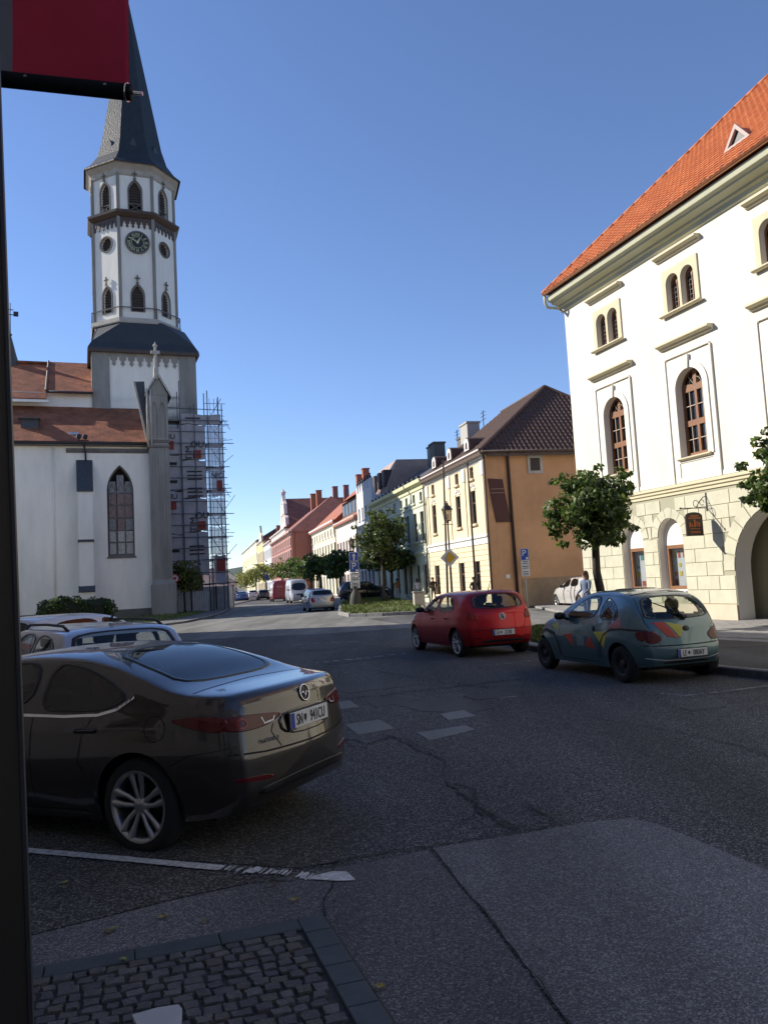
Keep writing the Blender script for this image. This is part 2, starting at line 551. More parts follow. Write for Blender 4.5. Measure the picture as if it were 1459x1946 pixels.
crack([(880, 1325), (1000, 1350), (1160, 1370), (1330, 1400), (1459, 1430)], 0.010, 0.04, 12)
crack([(1310, 1398), (1360, 1405), (1459, 1440)], 0.008, 0.04, 13)
crack([(880, 1512), (900, 1508), (930, 1522)], 0.008, 0.02, 31)
crack([(850, 1446), (840, 1470), (852, 1490)], 0.009, 0.02, 32)
crack([(905, 1535), (890, 1552), (860, 1570)], 0.007, 0.02, 33)
crack([(1045, 1552), (1020, 1545), (1000, 1552)], 0.007, 0.02, 34)
crack([(700, 1412), (690, 1430), (720, 1450), (700, 1480)], 0.007, 0.02, 35)
crack([(655, 1404), (668, 1420), (700, 1424)], 0.010, 0.02, 36)
crack([(612, 1745), (640, 1790), (680, 1860), (720, 1930)], 0.006, 0.006, 37)
crack([(680, 1270), (800, 1290), (940, 1310)], 0.03, 0.08, 14)
crack([(560, 1240), (700, 1228), (790, 1235)], 0.05, 0.08, 16)

ribbon('parking_line', gp([(-150, 1604), (50, 1618), (250, 1636), (420, 1652)]), 0.085, 0.0105, M_paint, road, 0.0008, 1, 0.03, 0.0)
ribbon('parking_line', gp([(420, 1652), (560, 1664), (600, 1668)]), 0.075, 0.0105, M_paint, road, 0.012, 2, 0.012, 0.35)
flat('paint_mark', gp([(575, 1673), (632, 1659), (660, 1660), (676, 1676), (640, 1677)]), 0.0115, M_paint, road, 0.002)
ribbon('parking_line', gp([(1256, 1318), (1301, 1323), (1380, 1314), (1470, 1303)]), 0.07, 0.0065, M_paint_worn, road, 0.01, 3, 0.05, 0.25)
ribbon('parking_line', gp([(900, 1265), (960, 1262), (1010, 1256)]), 0.06, 0.0065, M_paint_worn, road, 0.01, 4, 0.06, 0.3)
ribbon('stop_line', gp([(545, 1226), (680, 1219)]), 0.16, 0.0065, M_paint_worn, road, 0.02, 7, 0.1, 0.4)
ribbon('stop_line', gp([(470, 1170), (560, 1163), (640, 1158)]), 0.5, 0.0065, M_paint, road, 0.02, 8, 0.3, 0.1)
ribbon('stop_line', gp([(600, 1260), (700, 1250), (770, 1241)]), 0.2, 0.0065, M_paint_worn, road, 0.03, 9, 0.08, 0.5)

# cobbled corner with slate border slabs, bottom left
c0, c1, c2 = [Vector((*q, 0)) for q in gp([(-160, 1888), (612, 1744), (742, 1946)])]
ex = (c1 - c0).normalized()                       # along the front border
ey = (c2 - c1).normalized()                       # along the side border, towards the viewer
W1 = 0.135
def cq(u, v, z=0.0): return c1 + ex * u + ey * v + Vector((0, 0, z))
cob = flat('cobble_paving', [cq(0.02, -0.02), cq(0.02, 1.3), cq(-3.4, 1.3), cq(-3.4, -0.02)], 0.007, M_sand, kind='structure')
def slab(u0, u1, v0, v1, name='border_slab', m=None, zt=0.022):
    mb = MB()
    b = 0.004
    lo = [cq(u0, v0), cq(u1, v0), cq(u1, v1), cq(u0, v1)]
    hi = [cq(u0 + b, v0 + b, zt), cq(u1 - b, v0 + b, zt), cq(u1 - b, v1 - b, zt), cq(u0 + b, v1 - b, zt)]
    md = [Vector((p.x, p.y, zt - b)) for p in lo]
    mb.add(lo + md + hi, [(8, 11, 10, 9)] + [(i, (i + 1) % 4, 4 + (i + 1) % 4, 4 + i) for i in range(4)] + [(4 + i, 4 + (i + 1) % 4, 8 + (i + 1) % 4, 8 + i) for i in range(4)])
    return mb.build(name, m or M_slate, cob)
for k in range(8): slab(-0.405 * (k + 1) + 0.003 - W1, -0.405 * k - 0.003 - W1, 0, W1)
for k in range(8): slab(-W1, 0, 0.19 * k + 0.003, 0.19 * k + 0.187)
r = random.Random(3)
v = W1 + 0.01
row = 0
while v < 1.12:
    h = r.uniform(0.052, 0.070)
    u = -W1 - 0.008 - r.uniform(0, 0.05)
    if row % 2: u += 0.0
    while u > -2.5:
        w = r.uniform(0.052, 0.095)
        mb = MB()
        n = 7
        zt = 0.020 + r.uniform(-0.004, 0.006)
        j = lambda: r.uniform(-0.007, 0.007)
        base = [(u + j(), v + j()), (u - w / 2, v + j()), (u - w + j(), v + j()), (u - w + j() * 0.6, v + h / 2), (u - w + j(), v + h + j()), (u - w / 2, v + h + j()), (u + j(), v + h + j()), (u + j() * 0.6, v + h / 2)]
        cu_, cv_ = u - w / 2, v + h / 2
        lo = [cq(a, b_, 0.004) for a, b_ in base]
        md = [cq(cu_ + (a - cu_) * 0.96, cv_ + (b_ - cv_) * 0.96, zt - 0.006) for a, b_ in base]
        hi = [cq(cu_ + (a - cu_) * 0.90, cv_ + (b_ - cv_) * 0.90, zt + r.uniform(-0.001, 0.001)) for a, b_ in base]
        mb.add(lo + md + hi, [tuple(16 + i for i in range(8))[::-1]] + [(i, 8 + i, 8 + (i + 1) % 8, (i + 1) % 8) for i in range(8)] + [(8 + i, 16 + i, 16 + (i + 1) % 8, 8 + (i + 1) % 8) for i in range(8)])
        mb.build('cobble', M_cobbles[r.choice([0, 0, 1, 1, 2, 2, 3, 4])], cob)
        u -= w + r.uniform(0.008, 0.016)
    v += h + r.uniform(0.008, 0.014)
    row += 1
o = flat('pale_stone', gp([(252, 1950), (300, 1936), (340, 1930), (347, 1938), (345, 1970), (262, 1972)]), 0.045, mat('pale_marble', (0.42, 0.42, 0.41), 0.7, var=0.2), None, 0.02)
tag(o, 'pale flat stone lying on the dark cobbles at the bottom edge', 'stone')

# fallen leaves
LM = [mat('dry_leaf_%d' % i, c, 0.8) for i, c in enumerate([(0.30, 0.22, 0.05), (0.16, 0.11, 0.05), (0.22, 0.24, 0.08)])]
for i, (x, y, s, lab) in enumerate([(722, 1882, 0.030, 'small yellow leaf on asphalt right of the slate border slabs'), (206, 1776, 0.034, 'brown leaf beside another, on asphalt left of the border corner'), (218, 1770, 0.028, 'olive leaf just behind a brown one on the near asphalt'),
                         (310, 1748, 0.030, 'curled brown leaf alone on the middle of the near asphalt strip'), (392, 1756, 0.028, 'small tan leaf near the front border slabs'), (124, 1682, 0.034, 'pale leaf on the dark coarse parking bay beside the black post'),
                         (560, 1715, 0.030, 'dry leaf on asphalt between painted line end and border corner'), (518, 1686, 0.026, 'tiny pale leaf close to the worn end of the painted line'), (236, 1835, 0.026, 'green leaf lying on the front slate border slab')]):
    p = G(x, y)
    mb = MB()
    t = rnd.uniform(0, 6.3)
    pts = []
    for k in range(10):
        a = 2 * math.pi * k / 10
        q = s * (1.0 if k % 2 == 0 else 0.62) * (1.25 if k == 0 else 1)
        pts.append((q * math.cos(a + t), q * math.sin(a + t) * 0.75, 0.004 + 0.008 * abs(math.sin(a * 1.5))))
    mb.add([(0, 0, 0.004)] + pts, [(0, 1 + k, 1 + (k + 1) % 10) for k in range(10)])
    o = mb.build('fallen_leaf', LM[i % 3], None, loc=(p.x, p.y, 0.024 if i in (8,) else 0.012))
    tag(o, lab, 'leaf', 'fallen leaves on the near ground')

# kerbs
def kerb(path, wdt, h, matl, parent, length=1.0, side=1, seed=1, name='kerb_stone'):
    r = random.Random(seed)
    P = [Vector((p[0], p[1], 0)) for p in path]
    for a, b in zip(P[:-1], P[1:]):
        L = (b - a).length
        n = max(1, round(L / length))
        d = (b - a).normalized()
        ang = math.atan2(d.y, d.x)
        for i in range(n):
            q = a + d * (L * i / n)
            mb = MB()
            mb.bbox(0.006, L / n - 0.006, min(0, side * wdt), max(0, side * wdt), -0.03, h + r.uniform(-0.006, 0.006), 0.015)
            mb.build(name, matl, parent, loc=q, rot=(0, 0, ang))
KR = [(13.0, -8.0), (5.62, 11.6), (5.05, 12.9), (3.15, 18.0), (2.85, 20.2), (3.2, 22.6), (4.3, 24.8), (6.2, 27.0), (7.0, 29.6)]
pav = flat('pavement', [(k[0] + 0.12, k[1]) for k in KR] + [(7.6, 60), (30, 60), (30, -8)], 0.11, M_paving, kind='structure', thick=0.1)
kerb(KR, 0.15, 0.125, M_kerb_dark, pav, 1.0, -1, 2)
flat('verge_turf', [(3.5, 18.4), (3.2, 20.4), (3.5, 22.4), (4.5, 24.3), (6.4, 22.0), (7.3, 19.0), (9.0, 14.5), (7.6, 12.6), (6.6, 12.7), (5.3, 15.0)][:6] + [(6.2, 18.3)], 0.118, M_turf, pav)
# drain line and joints in the footway
ribbon('drain_channel', gp([(1340, 1210), (1400, 1205), (1470, 1197)]), 0.10, 0.117, M_kerb_dark, pav, 0.01, 4, 0.3)
ribbon('footway_joint', gp([(1340, 1245), (1400, 1242), (1470, 1238)]), 0.03, 0.117, M_tar, pav, 0.01, 5, 0.3)
ribbon('footway_edging', gp([(1320, 1219), (1400, 1222), (1480, 1226)]), 0.06, 0.1175, M_kerb_dark, pav, 0.004, 6, 0.4)
flat('footway_asphalt', [(5.45, 12.6), (3.6, 17.6), (6.6, 18.0), (8.0, 15.4), (9.6, 10.8), (13.5, -7), (13.2, -7.8), (5.95, 11.6)], 0.1135, asphalt('footway_asphalt', (0.085, 0.075, 0.065), (0.125, 0.11, 0.095), 0.05), pav)

# the rising forecourt along the row of houses
RD = Vector((-0.235, 1, 0)).normalized()
RIN = Vector((RD.y, -RD.x, 0))
RQ = Vector((5.315, 40.42, 0))
def zg(Y): return 0.06 if Y < 44 else min(0.42, 0.06 + (Y - 44) * 0.022)
mb = MB()
PT = [(2.6, 41.5), (1.6, 44), (-0.8, 48), (-2.6, 52.0), (-4.4, 60), (-5.9, 70), (-8.0, 82), (-13, 105), (-40, 220), (-66, 330)]
vs = []
for (x, y) in PT:
    inn = RQ.x + (y - RQ.y) * (-0.235) + 3
    vs += [(x, y, zg(y)), (inn, y, zg(y))]
mb.add(vs + [(x, y, -0.05) for x, y in PT], [(2 * i, 2 * i + 1, 2 * i + 3, 2 * i + 2) for i in range(len(PT) - 1)] + [(2 * i, 2 * i + 2, 2 * len(PT) + i + 1, 2 * len(PT) + i) for i in range(len(PT) - 1)])
plaza = tag(mb.build('forecourt_pavement', M_plaza), kind='structure')

def grass_patch(name, poly, zf, n, hmin, hmax, seed, parent, m=M_grass):
    r = random.Random(seed)
    xs = [p[0] for p in poly]; ys = [p[1] for p in poly]
    def inside(x, y):
        c = False
        for i in range(len(poly)):
            a, b = poly[i], poly[i - 1]
            if (a[1] > y) != (b[1] > y) and x < (b[0] - a[0]) * (y - a[1]) / (b[1] - a[1]) + a[0]: c = not c
        return c
    mb = MB()
    k = 0
    while k < n:
        x, y = r.uniform(min(xs), max(xs)), r.uniform(min(ys), max(ys))
        if not inside(x, y): continue
        k += 1
        z = zf(y)
        for q in range(2):
            t = r.uniform(0, math.pi)
            h = r.uniform(hmin, hmax)
            w = 0.05
            dx, dy = math.cos(t) * w, math.sin(t) * w
            lx, ly = r.uniform(-.04, .04), r.uniform(-.04, .04)
            mb.add([(x - dx, y - dy, z), (x + dx, y + dy, z), (x + lx, y + ly, z + h)], [(0, 1, 2)])
    o = mb.build(name, m)
    return o
ISL = [(G(x, y, 0.12).x, G(x, y, 0.12).y) for x, y in [(648, 1164), (668, 1168), (730, 1166), (788, 1163), (801, 1158), (798, 1151), (760, 1147), (712, 1143), (676, 1146), (650, 1153)]]
isl = MB()
isl.add([(p[0], p[1], zg(p[1]) + 0.10) for p in ISL] + [(p[0], p[1], 0) for p in ISL], [tuple(range(len(ISL)))[::-1]] + [(i, (i + 1) % len(ISL), len(ISL) + (i + 1) % len(ISL), len(ISL) + i) for i in range(len(ISL))])
isl = tag(isl.build('grass_island', M_turf), kind='structure')
for i in range(len(ISL)):
    a, b = ISL[i], ISL[(i + 1) % len(ISL)]
    a3, b3 = Vector((*a, zg(a[1]))), Vector((*b, zg(b[1])))
    L = (b3 - a3).length
    n = max(1, round(L / 0.8))
    for k in range(n):
        q = a3.lerp(b3, k / n)
        mb = MB()
        mb.bbox(0.01, L / n - 0.01, -0.16, 0.0, -0.3, 0.115 + rnd.uniform(-0.01, 0.02), 0.02)
        mb.build('kerb_stone', M_kerb, isl, loc=q, rot=(0, 0, math.atan2(b[1] - a[1], b[0] - a[0])))
tag(grass_patch('grass', ISL, lambda y: zg(y) + 0.10, 5200, 0.04, 0.13, 5, None), 'short sunlit grass on the island round the parking sign', 'grass', kind='stuff')
VER = [(3.5, 18.4), (3.2, 20.4), (3.5, 22.4), (4.5, 24.3), (6.4, 22.0), (7.0, 19.2), (6.2, 18.3)]
tag(grass_patch('grass', VER, lambda y: 0.115, 4200, 0.04, 0.12, 6, None), 'short shaded grass on the verge between the red and the teal car', 'grass', kind='stuff')
# lawn and footway at the church
KL = gp([(180, 1199), (300, 1191), (352, 1184), (400, 1174), (425, 1166), (437, 1158), (441, 1150)])
lawn_out = gp([(180, 1197), (300, 1188), (345, 1181), (385, 1172), (400, 1162)])
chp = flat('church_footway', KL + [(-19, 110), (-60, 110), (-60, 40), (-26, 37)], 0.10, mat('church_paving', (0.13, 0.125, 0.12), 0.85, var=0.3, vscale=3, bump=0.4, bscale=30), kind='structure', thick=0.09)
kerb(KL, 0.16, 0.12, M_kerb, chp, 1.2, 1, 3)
LAWN = gp([(60, 1198), (200, 1193), (300, 1184), (345, 1177), (392, 1166), (388, 1160)]) + [(-17.6, 70), (-40, 62), (-40, 47)]
flat('lawn_turf', LAWN, 0.125, M_turf, chp, 0.02)
tag(grass_patch('grass', LAWN, lambda y: 0.12, 6000, 0.05, 0.16, 8, None), 'shaded grass below the church wall and stone pier', 'grass', kind='stuff')

# far wooded hills
mb = MB()
r = random.Random(11)
N = 60
vs = []
for i in range(N + 1):
    x = -4000 + 8000 * i / N
    h = 95 + 50 * math.sin(i * 0.35) + 30 * math.sin(i * 0.9 + 1) + r.uniform(-8, 8)
    vs += [(x, 5200, -1), (x, 6000, h), (x, 6900, h * 0.6)]
fs = []
for i in range(N):
    for k in (0, 1): fs.append((3 * i + k, 3 * i + 3 + k, 3 * i + 4 + k, 3 * i + 1 + k))
mb.add(vs, fs)
tag(mb.build('hills', mat('far_forest', (0.05, 0.075, 0.05), 0.95, var=0.3, vscale=0.01), smooth=True), kind='structure')

# ------------------------------------------------------------------ shared building materials
def dark_glass(name, col=(0.012, 0.014, 0.018)):
    return mat(name, col, 0.06, spec=0.6)
M_pane = dark_glass('window_pane')
M_limewash = mat('limewash_white', (0.87, 0.82, 0.71), 0.9, var=0.18, vscale=0.55, bump=0.25, bscale=14, streak=True)
M_limewash_clean = mat('limewash_clean', (0.86, 0.82, 0.73), 0.9, var=0.12, vscale=0.9, streak=True)
M_stone = mat('grey_sandstone', (0.30, 0.28, 0.245), 0.9, var=0.30, vscale=1.2, bump=0.5, bscale=18, streak=True)
M_stone_d = mat('dark_sandstone', (0.17, 0.155, 0.14), 0.9, var=0.3, vscale=2, bump=0.4, bscale=25)
M_stone_l = mat('pale_sandstone', (0.46, 0.42, 0.36), 0.9, var=0.2, vscale=2)
M_slate_roof = mat('slate_roofing', (0.055, 0.062, 0.070), 0.55, var=0.35, vscale=6, bump=0.5, bscale=10, bdist=0.03)
M_copper_d = mat('brown_copper', (0.085, 0.055, 0.04), 0.6, var=0.3, vscale=3)
M_tile_c = mat('church_tiles', (0.31, 0.10, 0.042), 0.8, var=0.6, vscale=1.1, bump=0.9, bscale=9, bdist=0.05)
M_iron = mat('black_iron', (0.02, 0.02, 0.022), 0.5)
M_plinth = mat('plinth_grey', (0.14, 0.135, 0.12), 0.9, var=0.2, vscale=2)
M_louvre = mat('louvre_wood', (0.075, 0.062, 0.055), 0.8, var=0.3, vscale=8)
M_gold = mat('gilt', (0.75, 0.62, 0.32), 0.35, metal=0.6)

def rot_m(phi):
    """frame of a wall whose outside faces phi: x along it, y inwards"""
    return phi + math.pi / 2

# ------------------------------------------------------------------ church
CO = Vector((-17.9, 60.0, 0))
CA = rad(21)
church = thing('church', 'white plastered church aisle with red tiled roof, shaded pointed window and stone pier', 'church', CO, CA)
lanc = gothic(-3.02, -1.08, 4.65, 9.6, 11.6, 9)
panel('aisle_wall', rect(-24, 0.3, 0, 13.1), [lanc], 0.9, M_limewash, church)
MB().box(-24, 0.3, 0.9, 1.0, 0, 13.0).build('inner_wall', mat('dark_interior', (0.02, 0.02, 0.02), 0.9), church)
MB().box(-24, 0.28, -0.06, -0.001, 0, 0.70).build('plinth', M_plinth, church)
MB().box(-5.8, 0.05, -0.10, -0.001, 12.62, 12.84).box(-5.8, 0.05, -0.05, -0.002, 12.50, 12.619).build('moulding', M_stone_d, church)
MB().box(-24, 0.1, -0.45, -0.002, 13.0, 13.14).build('eaves_soffit', M_stone_d, church)
mb = MB(); mb.tube([(-24, -0.52, 13.17), (0.1, -0.52, 13.17)], 0.10, 10); mb.build('gutter', M_iron, church, True)
win = panel('lancet_window', lanc, [gothic(-2.92, -1.18, 4.85, 9.6, 11.45, 9)], 0.12, M_stone_d, church, loc=(0, 0.42, 0))
tr = MB()
for x in (-2.37, -1.73): tr.box(x - 0.05, x + 0.05, 0.46, 0.54, 4.8, 10.2)
for z in (5.75, 6.65, 7.6, 8.6, 9.5): tr.box(-2.95, -1.15, 0.47, 0.53, z - 0.035, z + 0.035)
for i in range(3):
    x0 = -2.92 + 0.6 * i
    tr.prism([(x0, 9.6), (x0 + 0.06, 9.6), (x0 + 0.30, 10.15), (x0 + 0.54, 9.6), (x0 + 0.58, 9.6), (x0 + 0.30, 10.3)], 0.47, 0.53)
tr.build('tracery', M_stone_d, win, loc=(0, -0.42, 0))
k = 0
for i in range(3):
    for z0, z1 in ((4.87, 5.70), (5.80, 6.60), (6.70, 7.55), (7.65, 8.55), (8.65, 9.45), (9.55, 10.9)):
        x0 = -2.92 + 0.6 * i + 0.05
        g = mat(['leaded_glass_grey', 'leaded_glass_red', 'leaded_glass_pale'][2 if z0 < 6.3 else (1 if (z0 < 9 and (i == 1 or z0 > 7.5)) else 0)],
                [(0.24, 0.235, 0.225), (0.24, 0.15, 0.13), (0.46, 0.43, 0.38)][2 if z0 < 6.3 else (1 if (z0 < 9 and (i == 1 or z0 > 7.5)) else 0)], 0.35, var=0.4, vscale=5)
        MB().box(x0, x0 + 0.50, 0.50, 0.515, z0, z1 if not (i != 1 and z0 > 9.5) else 10.4).build('pane', g, win, loc=(0, -0.42, 0))
MB().box(-3.1, -1.0, -0.06, 0.40, 4.52, 4.645).build('window_ledge', M_stone_d, church)
# stepped buttress between the bays
bt = MB().box(-5.05, -4.05, -1.0, -0.003, 0, 9.58).build('buttress', M_limewash_clean, church)
MB().add([(-5.12, -1.12, 9.45), (-3.98, -1.12, 9.45), (-3.98, -0.004, 11.85), (-5.12, -0.004, 11.85), (-5.12, -1.12, 9.57), (-3.98, -1.12, 9.57), (-3.98, -0.004, 11.97), (-5.12, -0.004, 11.97)],
         [(4, 5, 6, 7), (0, 1, 5, 4), (0, 4, 7, 3), (1, 2, 6, 5), (0, 3, 2, 1)]).build('buttress_cap', M_slate_roof, bt)
MB().box(-5.10, -4.0, -1.10, -0.004, 5.76, 5.94).build('buttress_band', M_slate_roof, bt)
MB().add([(-5.12, -1.22, 2.15), (-3.98, -1.22, 2.15), (-3.98, -0.98, 2.6), (-5.12, -0.98, 2.6), (-5.12, -0.98, 2.1), (-3.98, -0.98, 2.1)], [(0, 1, 2, 3), (0, 4, 5, 1), (1, 5, 2), (0, 3, 4)]).build('buttress_band', M_slate_roof, bt)
# downpipe and floodlights at the eaves
mb = MB(); mb.tube([(-4.55, -0.5, 13.1), (-4.5, -0.35, 12.7), (-4.45, -0.16, 12.3), (-4.45, -0.16, 11.9)], 0.07, 8); mb.build('downpipe', M_iron, church, True)
mb = MB(); mb.tube([(-6.7, -0.08, 12.9), (-6.7, -0.08, 0.7)], 0.05, 8); mb.build('downpipe', M_limewash_clean, church, True)
fl = MB().box(-4.95, -4.2, -0.80, -0.72, 13.28, 13.36).build('floodlight_bracket', M_iron, church)
for x in (-4.9, -4.45):
    mb = MB(); mb.lathe([(0.0, -0.18), (0.10, -0.16), (0.16, -0.05), (0.18, 0.12), (0.15, 0.14), (0.0, 0.13)], 12, M=Matrix.Translation((x, -0.8, 13.55)) @ Matrix.Rotation(rad(60), 4, 'X')); mb.build('floodlight', M_iron, fl, True)
# roofs
def slab_roof(name, m, parent, a0, a1, b0, z0, b1, z1, th=0.16):
    return MB().add([(a0, b0, z0), (a1, b0, z0), (a1, b1, z1), (a0, b1, z1), (a0, b0, z0 - th), (a1, b0, z0 - th), (a1, b1, z1 - th), (a0, b1, z1 - th)],
                    [(0, 1, 2, 3), (4, 7, 6, 5), (0, 4, 5, 1), (1, 5, 6, 2), (0, 3, 7, 4), (3, 2, 6, 7)]).build(name, m, parent)
ar = slab_roof('aisle_roof', M_tile_c, church, -24, 0.15, -0.55, 13.30, 6.0, 17.35)
sk = MB(); sk.box(-8.95, -7.75, 1.6, 3.0, 14.4, 15.45); sk.build('roof_hatch', M_slate_roof, ar)
mb = MB(); mb.add([(-9.15, 1.3, 15.4), (-7.65, 1.3, 15.4), (-7.65, 3.3, 15.75), (-9.15, 3.3, 15.75), (-9.15, 1.3, 15.32), (-7.65, 1.3, 15.32), (-7.65, 3.3, 15.67), (-9.15, 3.3, 15.67)], [(0, 1, 2, 3), (4, 7, 6, 5), (0, 4, 5, 1), (1, 5, 6, 2), (0, 3, 7, 4)]); mb.build('roof_hatch_lid', M_slate_roof, ar)
mb = MB(); mb.bbox(-5.6, -4.9, 0.6, 1.1, 13.95, 14.2, 0.04); mb.build('skylight', mat('skylight_glass', (0.35, 0.4, 0.5), 0.1), ar)
MB().box(-24, 4, 6.0, 6.6, 16.5, 18.5).build('clerestory_wall', M_limewash_clean, church)
mb = MB(); mb.tube([(-7.3, 5.4, 18.42), (-3.75, 5.4, 18.42)], 0.11, 8); mb.build('gutter', M_iron, church, True)
slab_roof('nave_roof', M_tile_c, church, -7.3, -3.72, 5.35, 18.45, 12.3, 22.85)
nl = slab_roof('nave_roof', M_tile_c, church, -24, -7.32, 4.9, 17.75, 12.3, 22.55)
slab_roof('nave_roof', M_tile_c, church, -24, -3.72, 19.3, 18.2, 12.3, 22.84)
MB().box(-24, -7.1, 4.8, 4.95, 17.4, 17.62).build('eaves_board', M_limewash_clean, nl)
MB().box(-24, 4, 12, 19, 0, 18).build('north_body', M_limewash, church)
mb = MB(); mb.tube([(-7.3, 5.3, 18.52), (-7.3, 12.3, 22.9)], 0.09, 6); mb.build('roof_verge', M_copper_d, church)
fle = MB(); fle.lathe([(0.75, 21.8), (0.55, 22.9), (0.42, 23.4), (0.22, 24.3), (0.05, 25.0), (0.0, 25.0)], 8, M=Matrix.Translation((-10.35, 12.3, 0))); fle = fle.build('fleche', M_slate_roof, church)
mb = MB(); mb.lathe([(0.0, 24.95), (0.12, 25.05), (0.14, 25.15), (0.0, 25.28)], 8, M=Matrix.Translation((-10.35, 12.3, 0))); mb.tube([(-10.35, 12.3, 25), (-10.35, 12.3, 28.0)], 0.035, 6)
mb.box(-10.75, -9.75, 12.27, 12.33, 26.9, 26.97); mb.box(-10.1, -9.7, 12.28, 12.32, 26.8, 27.25); mb.box(-10.6, -10.1, 12.28, 12.32, 27.35, 27.42); mb.build('weathervane', M_iron, fle)
# stone pier with gabled head and finial
pier = MB().box(0.10, 1.56, -0.60, 1.6, 2.55, 16.95).build('stone_pier', M_stone, church)
MB().box(-0.02, 1.76, -0.85, 1.7, 0, 2.40).add([(-0.02, -0.85, 2.4), (1.76, -0.85, 2.4), (1.56, -0.6, 2.75), (0.1, -0.6, 2.75), (1.76, 1.7, 2.4), (1.56, 1.6, 2.75)], [(0, 1, 2, 3), (1, 4, 5, 2)]).build('pier_base', M_stone, pier)
for z in (12.85, 13.25): MB().box(0.02, 1.64, -0.70, 1.62, z, z + 0.16).build('pier_band', M_stone_d, pier)
for x in (0.35, 0.83, 1.31):
    MB().box(x - 0.05, x + 0.05, -0.68, -0.599, 2.9, 12.8).build('pier_rib', M_stone, pier)
pt = panel('pier_tracery', rect(0.12, 1.54, 13.45, 16.9), [gothic(0.28, 0.78, 13.6, 15.6, 16.4, 6), gothic(0.88, 1.38, 13.6, 15.6, 16.4, 6)], 0.1, M_stone, pier, loc=(0, -0.70, 0))
for x in (0.02, 0.28):
    mb = MB(); mb.tube([(x, -0.72, 12.9), (x, -0.72, 17.4)], 0.075, 8); mb.build('pier_shaft', M_stone_l, pier, True)
mb = MB(); mb.prism([(0.04, 16.95), (1.62, 16.95), (0.83, 18.5)], -0.62, 1.6); mb.build('pier_gable', M_stone, pier)
for s in (-1, 1):
    mb = MB(); mb.prism([(0.83 + s * 0.99, 16.75), (0.83 + s * 0.95, 16.99), (0.83, 18.80), (0.83, 18.56)], -0.72, 1.65); mb.build('pier_roof', M_slate_roof, pier)
    mb = MB(); mb.prism([(0.83 + s * 0.99, 16.75), (0.83 + s * 0.95, 17.02), (0.83, 18.83), (0.83, 18.5)], -0.82, -0.725); mb.build('gable_coping', M_stone_l, pier)
mb = MB()
mb.lathe([(0.22, 18.2), (0.20, 19.0), (0.13, 19.2), (0.10, 20.1), (0.16, 20.2), (0.10, 20.35), (0.09, 20.7), (0.2, 20.85), (0.08, 21.0), (0.0, 21.2)], 8, M=Matrix.Translation((0.75, -0.55, 0)))
mb.box(0.42, 1.08, -0.66, -0.44, 20.2, 20.45); mb.build('finial', M_stone_l, pier)
MB().prism([(-0.85, 18.05), (-0.10, 18.1), (0.12, 13.4), (0.05, 13.2)], -0.2, 0.25).build('raking_roof', M_slate_roof, pier)
mb = MB(); mb.tube([(-0.87, -0.24, 18.05), (0.03, -0.24, 13.2)], 0.09, 6); mb.build('raking_coping', M_stone_l, pier)

# ------------------------------------------------------------------ church tower
TA, TB, TH = 0.44, 10.14, 4.14
toc = Vector((CO.x + math.cos(CA) * TA - math.sin(CA) * TB, CO.y + math.sin(CA) * TA + math.cos(CA) * TB, 0))
tower = thing('church_tower', 'tall octagonal white church tower with clock, dark mid cornice and slate spire', 'tower', toc, CA)
MB().box(-TH, TH, -TH, TH, 0, 22.2).build('square_base', M_limewash, tower)
for sx in (-1, 1):
    for sy in (-1, 1):
        x0, x1 = sorted((sx * (TH + 0.12), sx * (TH - 1.30)))
        y0, y1 = sorted((sy * (TH + 0.12), sy * (TH - 1.30)))
        MB().box(x0, x1, y0, y1, 0, 22.25).build('corner_pilaster', M_stone, tower)
def frieze_outline(x0, x1, zt, zb, n):
    """band with hanging trefoil points below"""
    pts = [(x0, zt)]
    w = (x1 - x0) / n
    zm = zt - (zt - zb) * 0.32
    for i in range(n):
        a = x0 + w * i
        pts += [(a, zm), (a + 0.10 * w, zm - 0.02), (a + 0.14 * w, zm - (zm - zb) * 0.35), (a + 0.30 * w, zm - (zm - zb) * 0.42), (a + 0.33 * w, zm - (zm - zb) * 0.65), (a + 0.24 * w, zm - (zm - zb) * 0.75), (a + 0.42 * w, zm - (zm - zb) * 0.85),
                (a + 0.5 * w, zb), (a + 0.58 * w, zm - (zm - zb) * 0.85), (a + 0.76 * w, zm - (zm - zb) * 0.75), (a + 0.67 * w, zm - (zm - zb) * 0.65), (a + 0.70 * w, zm - (zm - zb) * 0.42), (a + 0.86 * w, zm - (zm - zb) * 0.35), (a + 0.90 * w, zm - 0.02)]
    pts += [(x1, zm), (x1, zt)]
    return pts[::-1]
fr_base = fill2d(frieze_outline(-2.83, 2.83, 22.2, 20.9, 8), (), 0.07)
fr_base.materials.append(M_stone)
for i in range(4):
    phi = -math.pi / 2 + i * math.pi / 2
    mesh_obj('trefoil_frieze', fr_base, tower, loc=(math.cos(phi) * (TH + 0.07), math.sin(phi) * (TH + 0.07), 0), rot=(0, 0, rot_m(phi)))
mb = MB()
h = TH + 0.38
sq = [(-h, -h), (h, -h), (h, h), (-h, h)]
OR = 3.74
AP = OR * math.cos(rad(22.5))
FW = 2 * AP * math.tan(rad(22.5))
oc = [(4.05 * math.cos(rad(22.5 + 45 * i)), 4.05 * math.sin(rad(22.5 + 45 * i))) for i in range(8)]   # 0:22.5 ... 7:337.5
mid = [(p[0] * 0.94, p[1] * 0.94) for p in sq]
vs = [(p[0], p[1], 22.15) for p in sq] + [(p[0], p[1], 22.40) for p in sq] + [(p[0] * 0.93, p[1] * 0.93, 23.0) for p in sq] + [(p[0], p[1], 25.05) for p in oc]
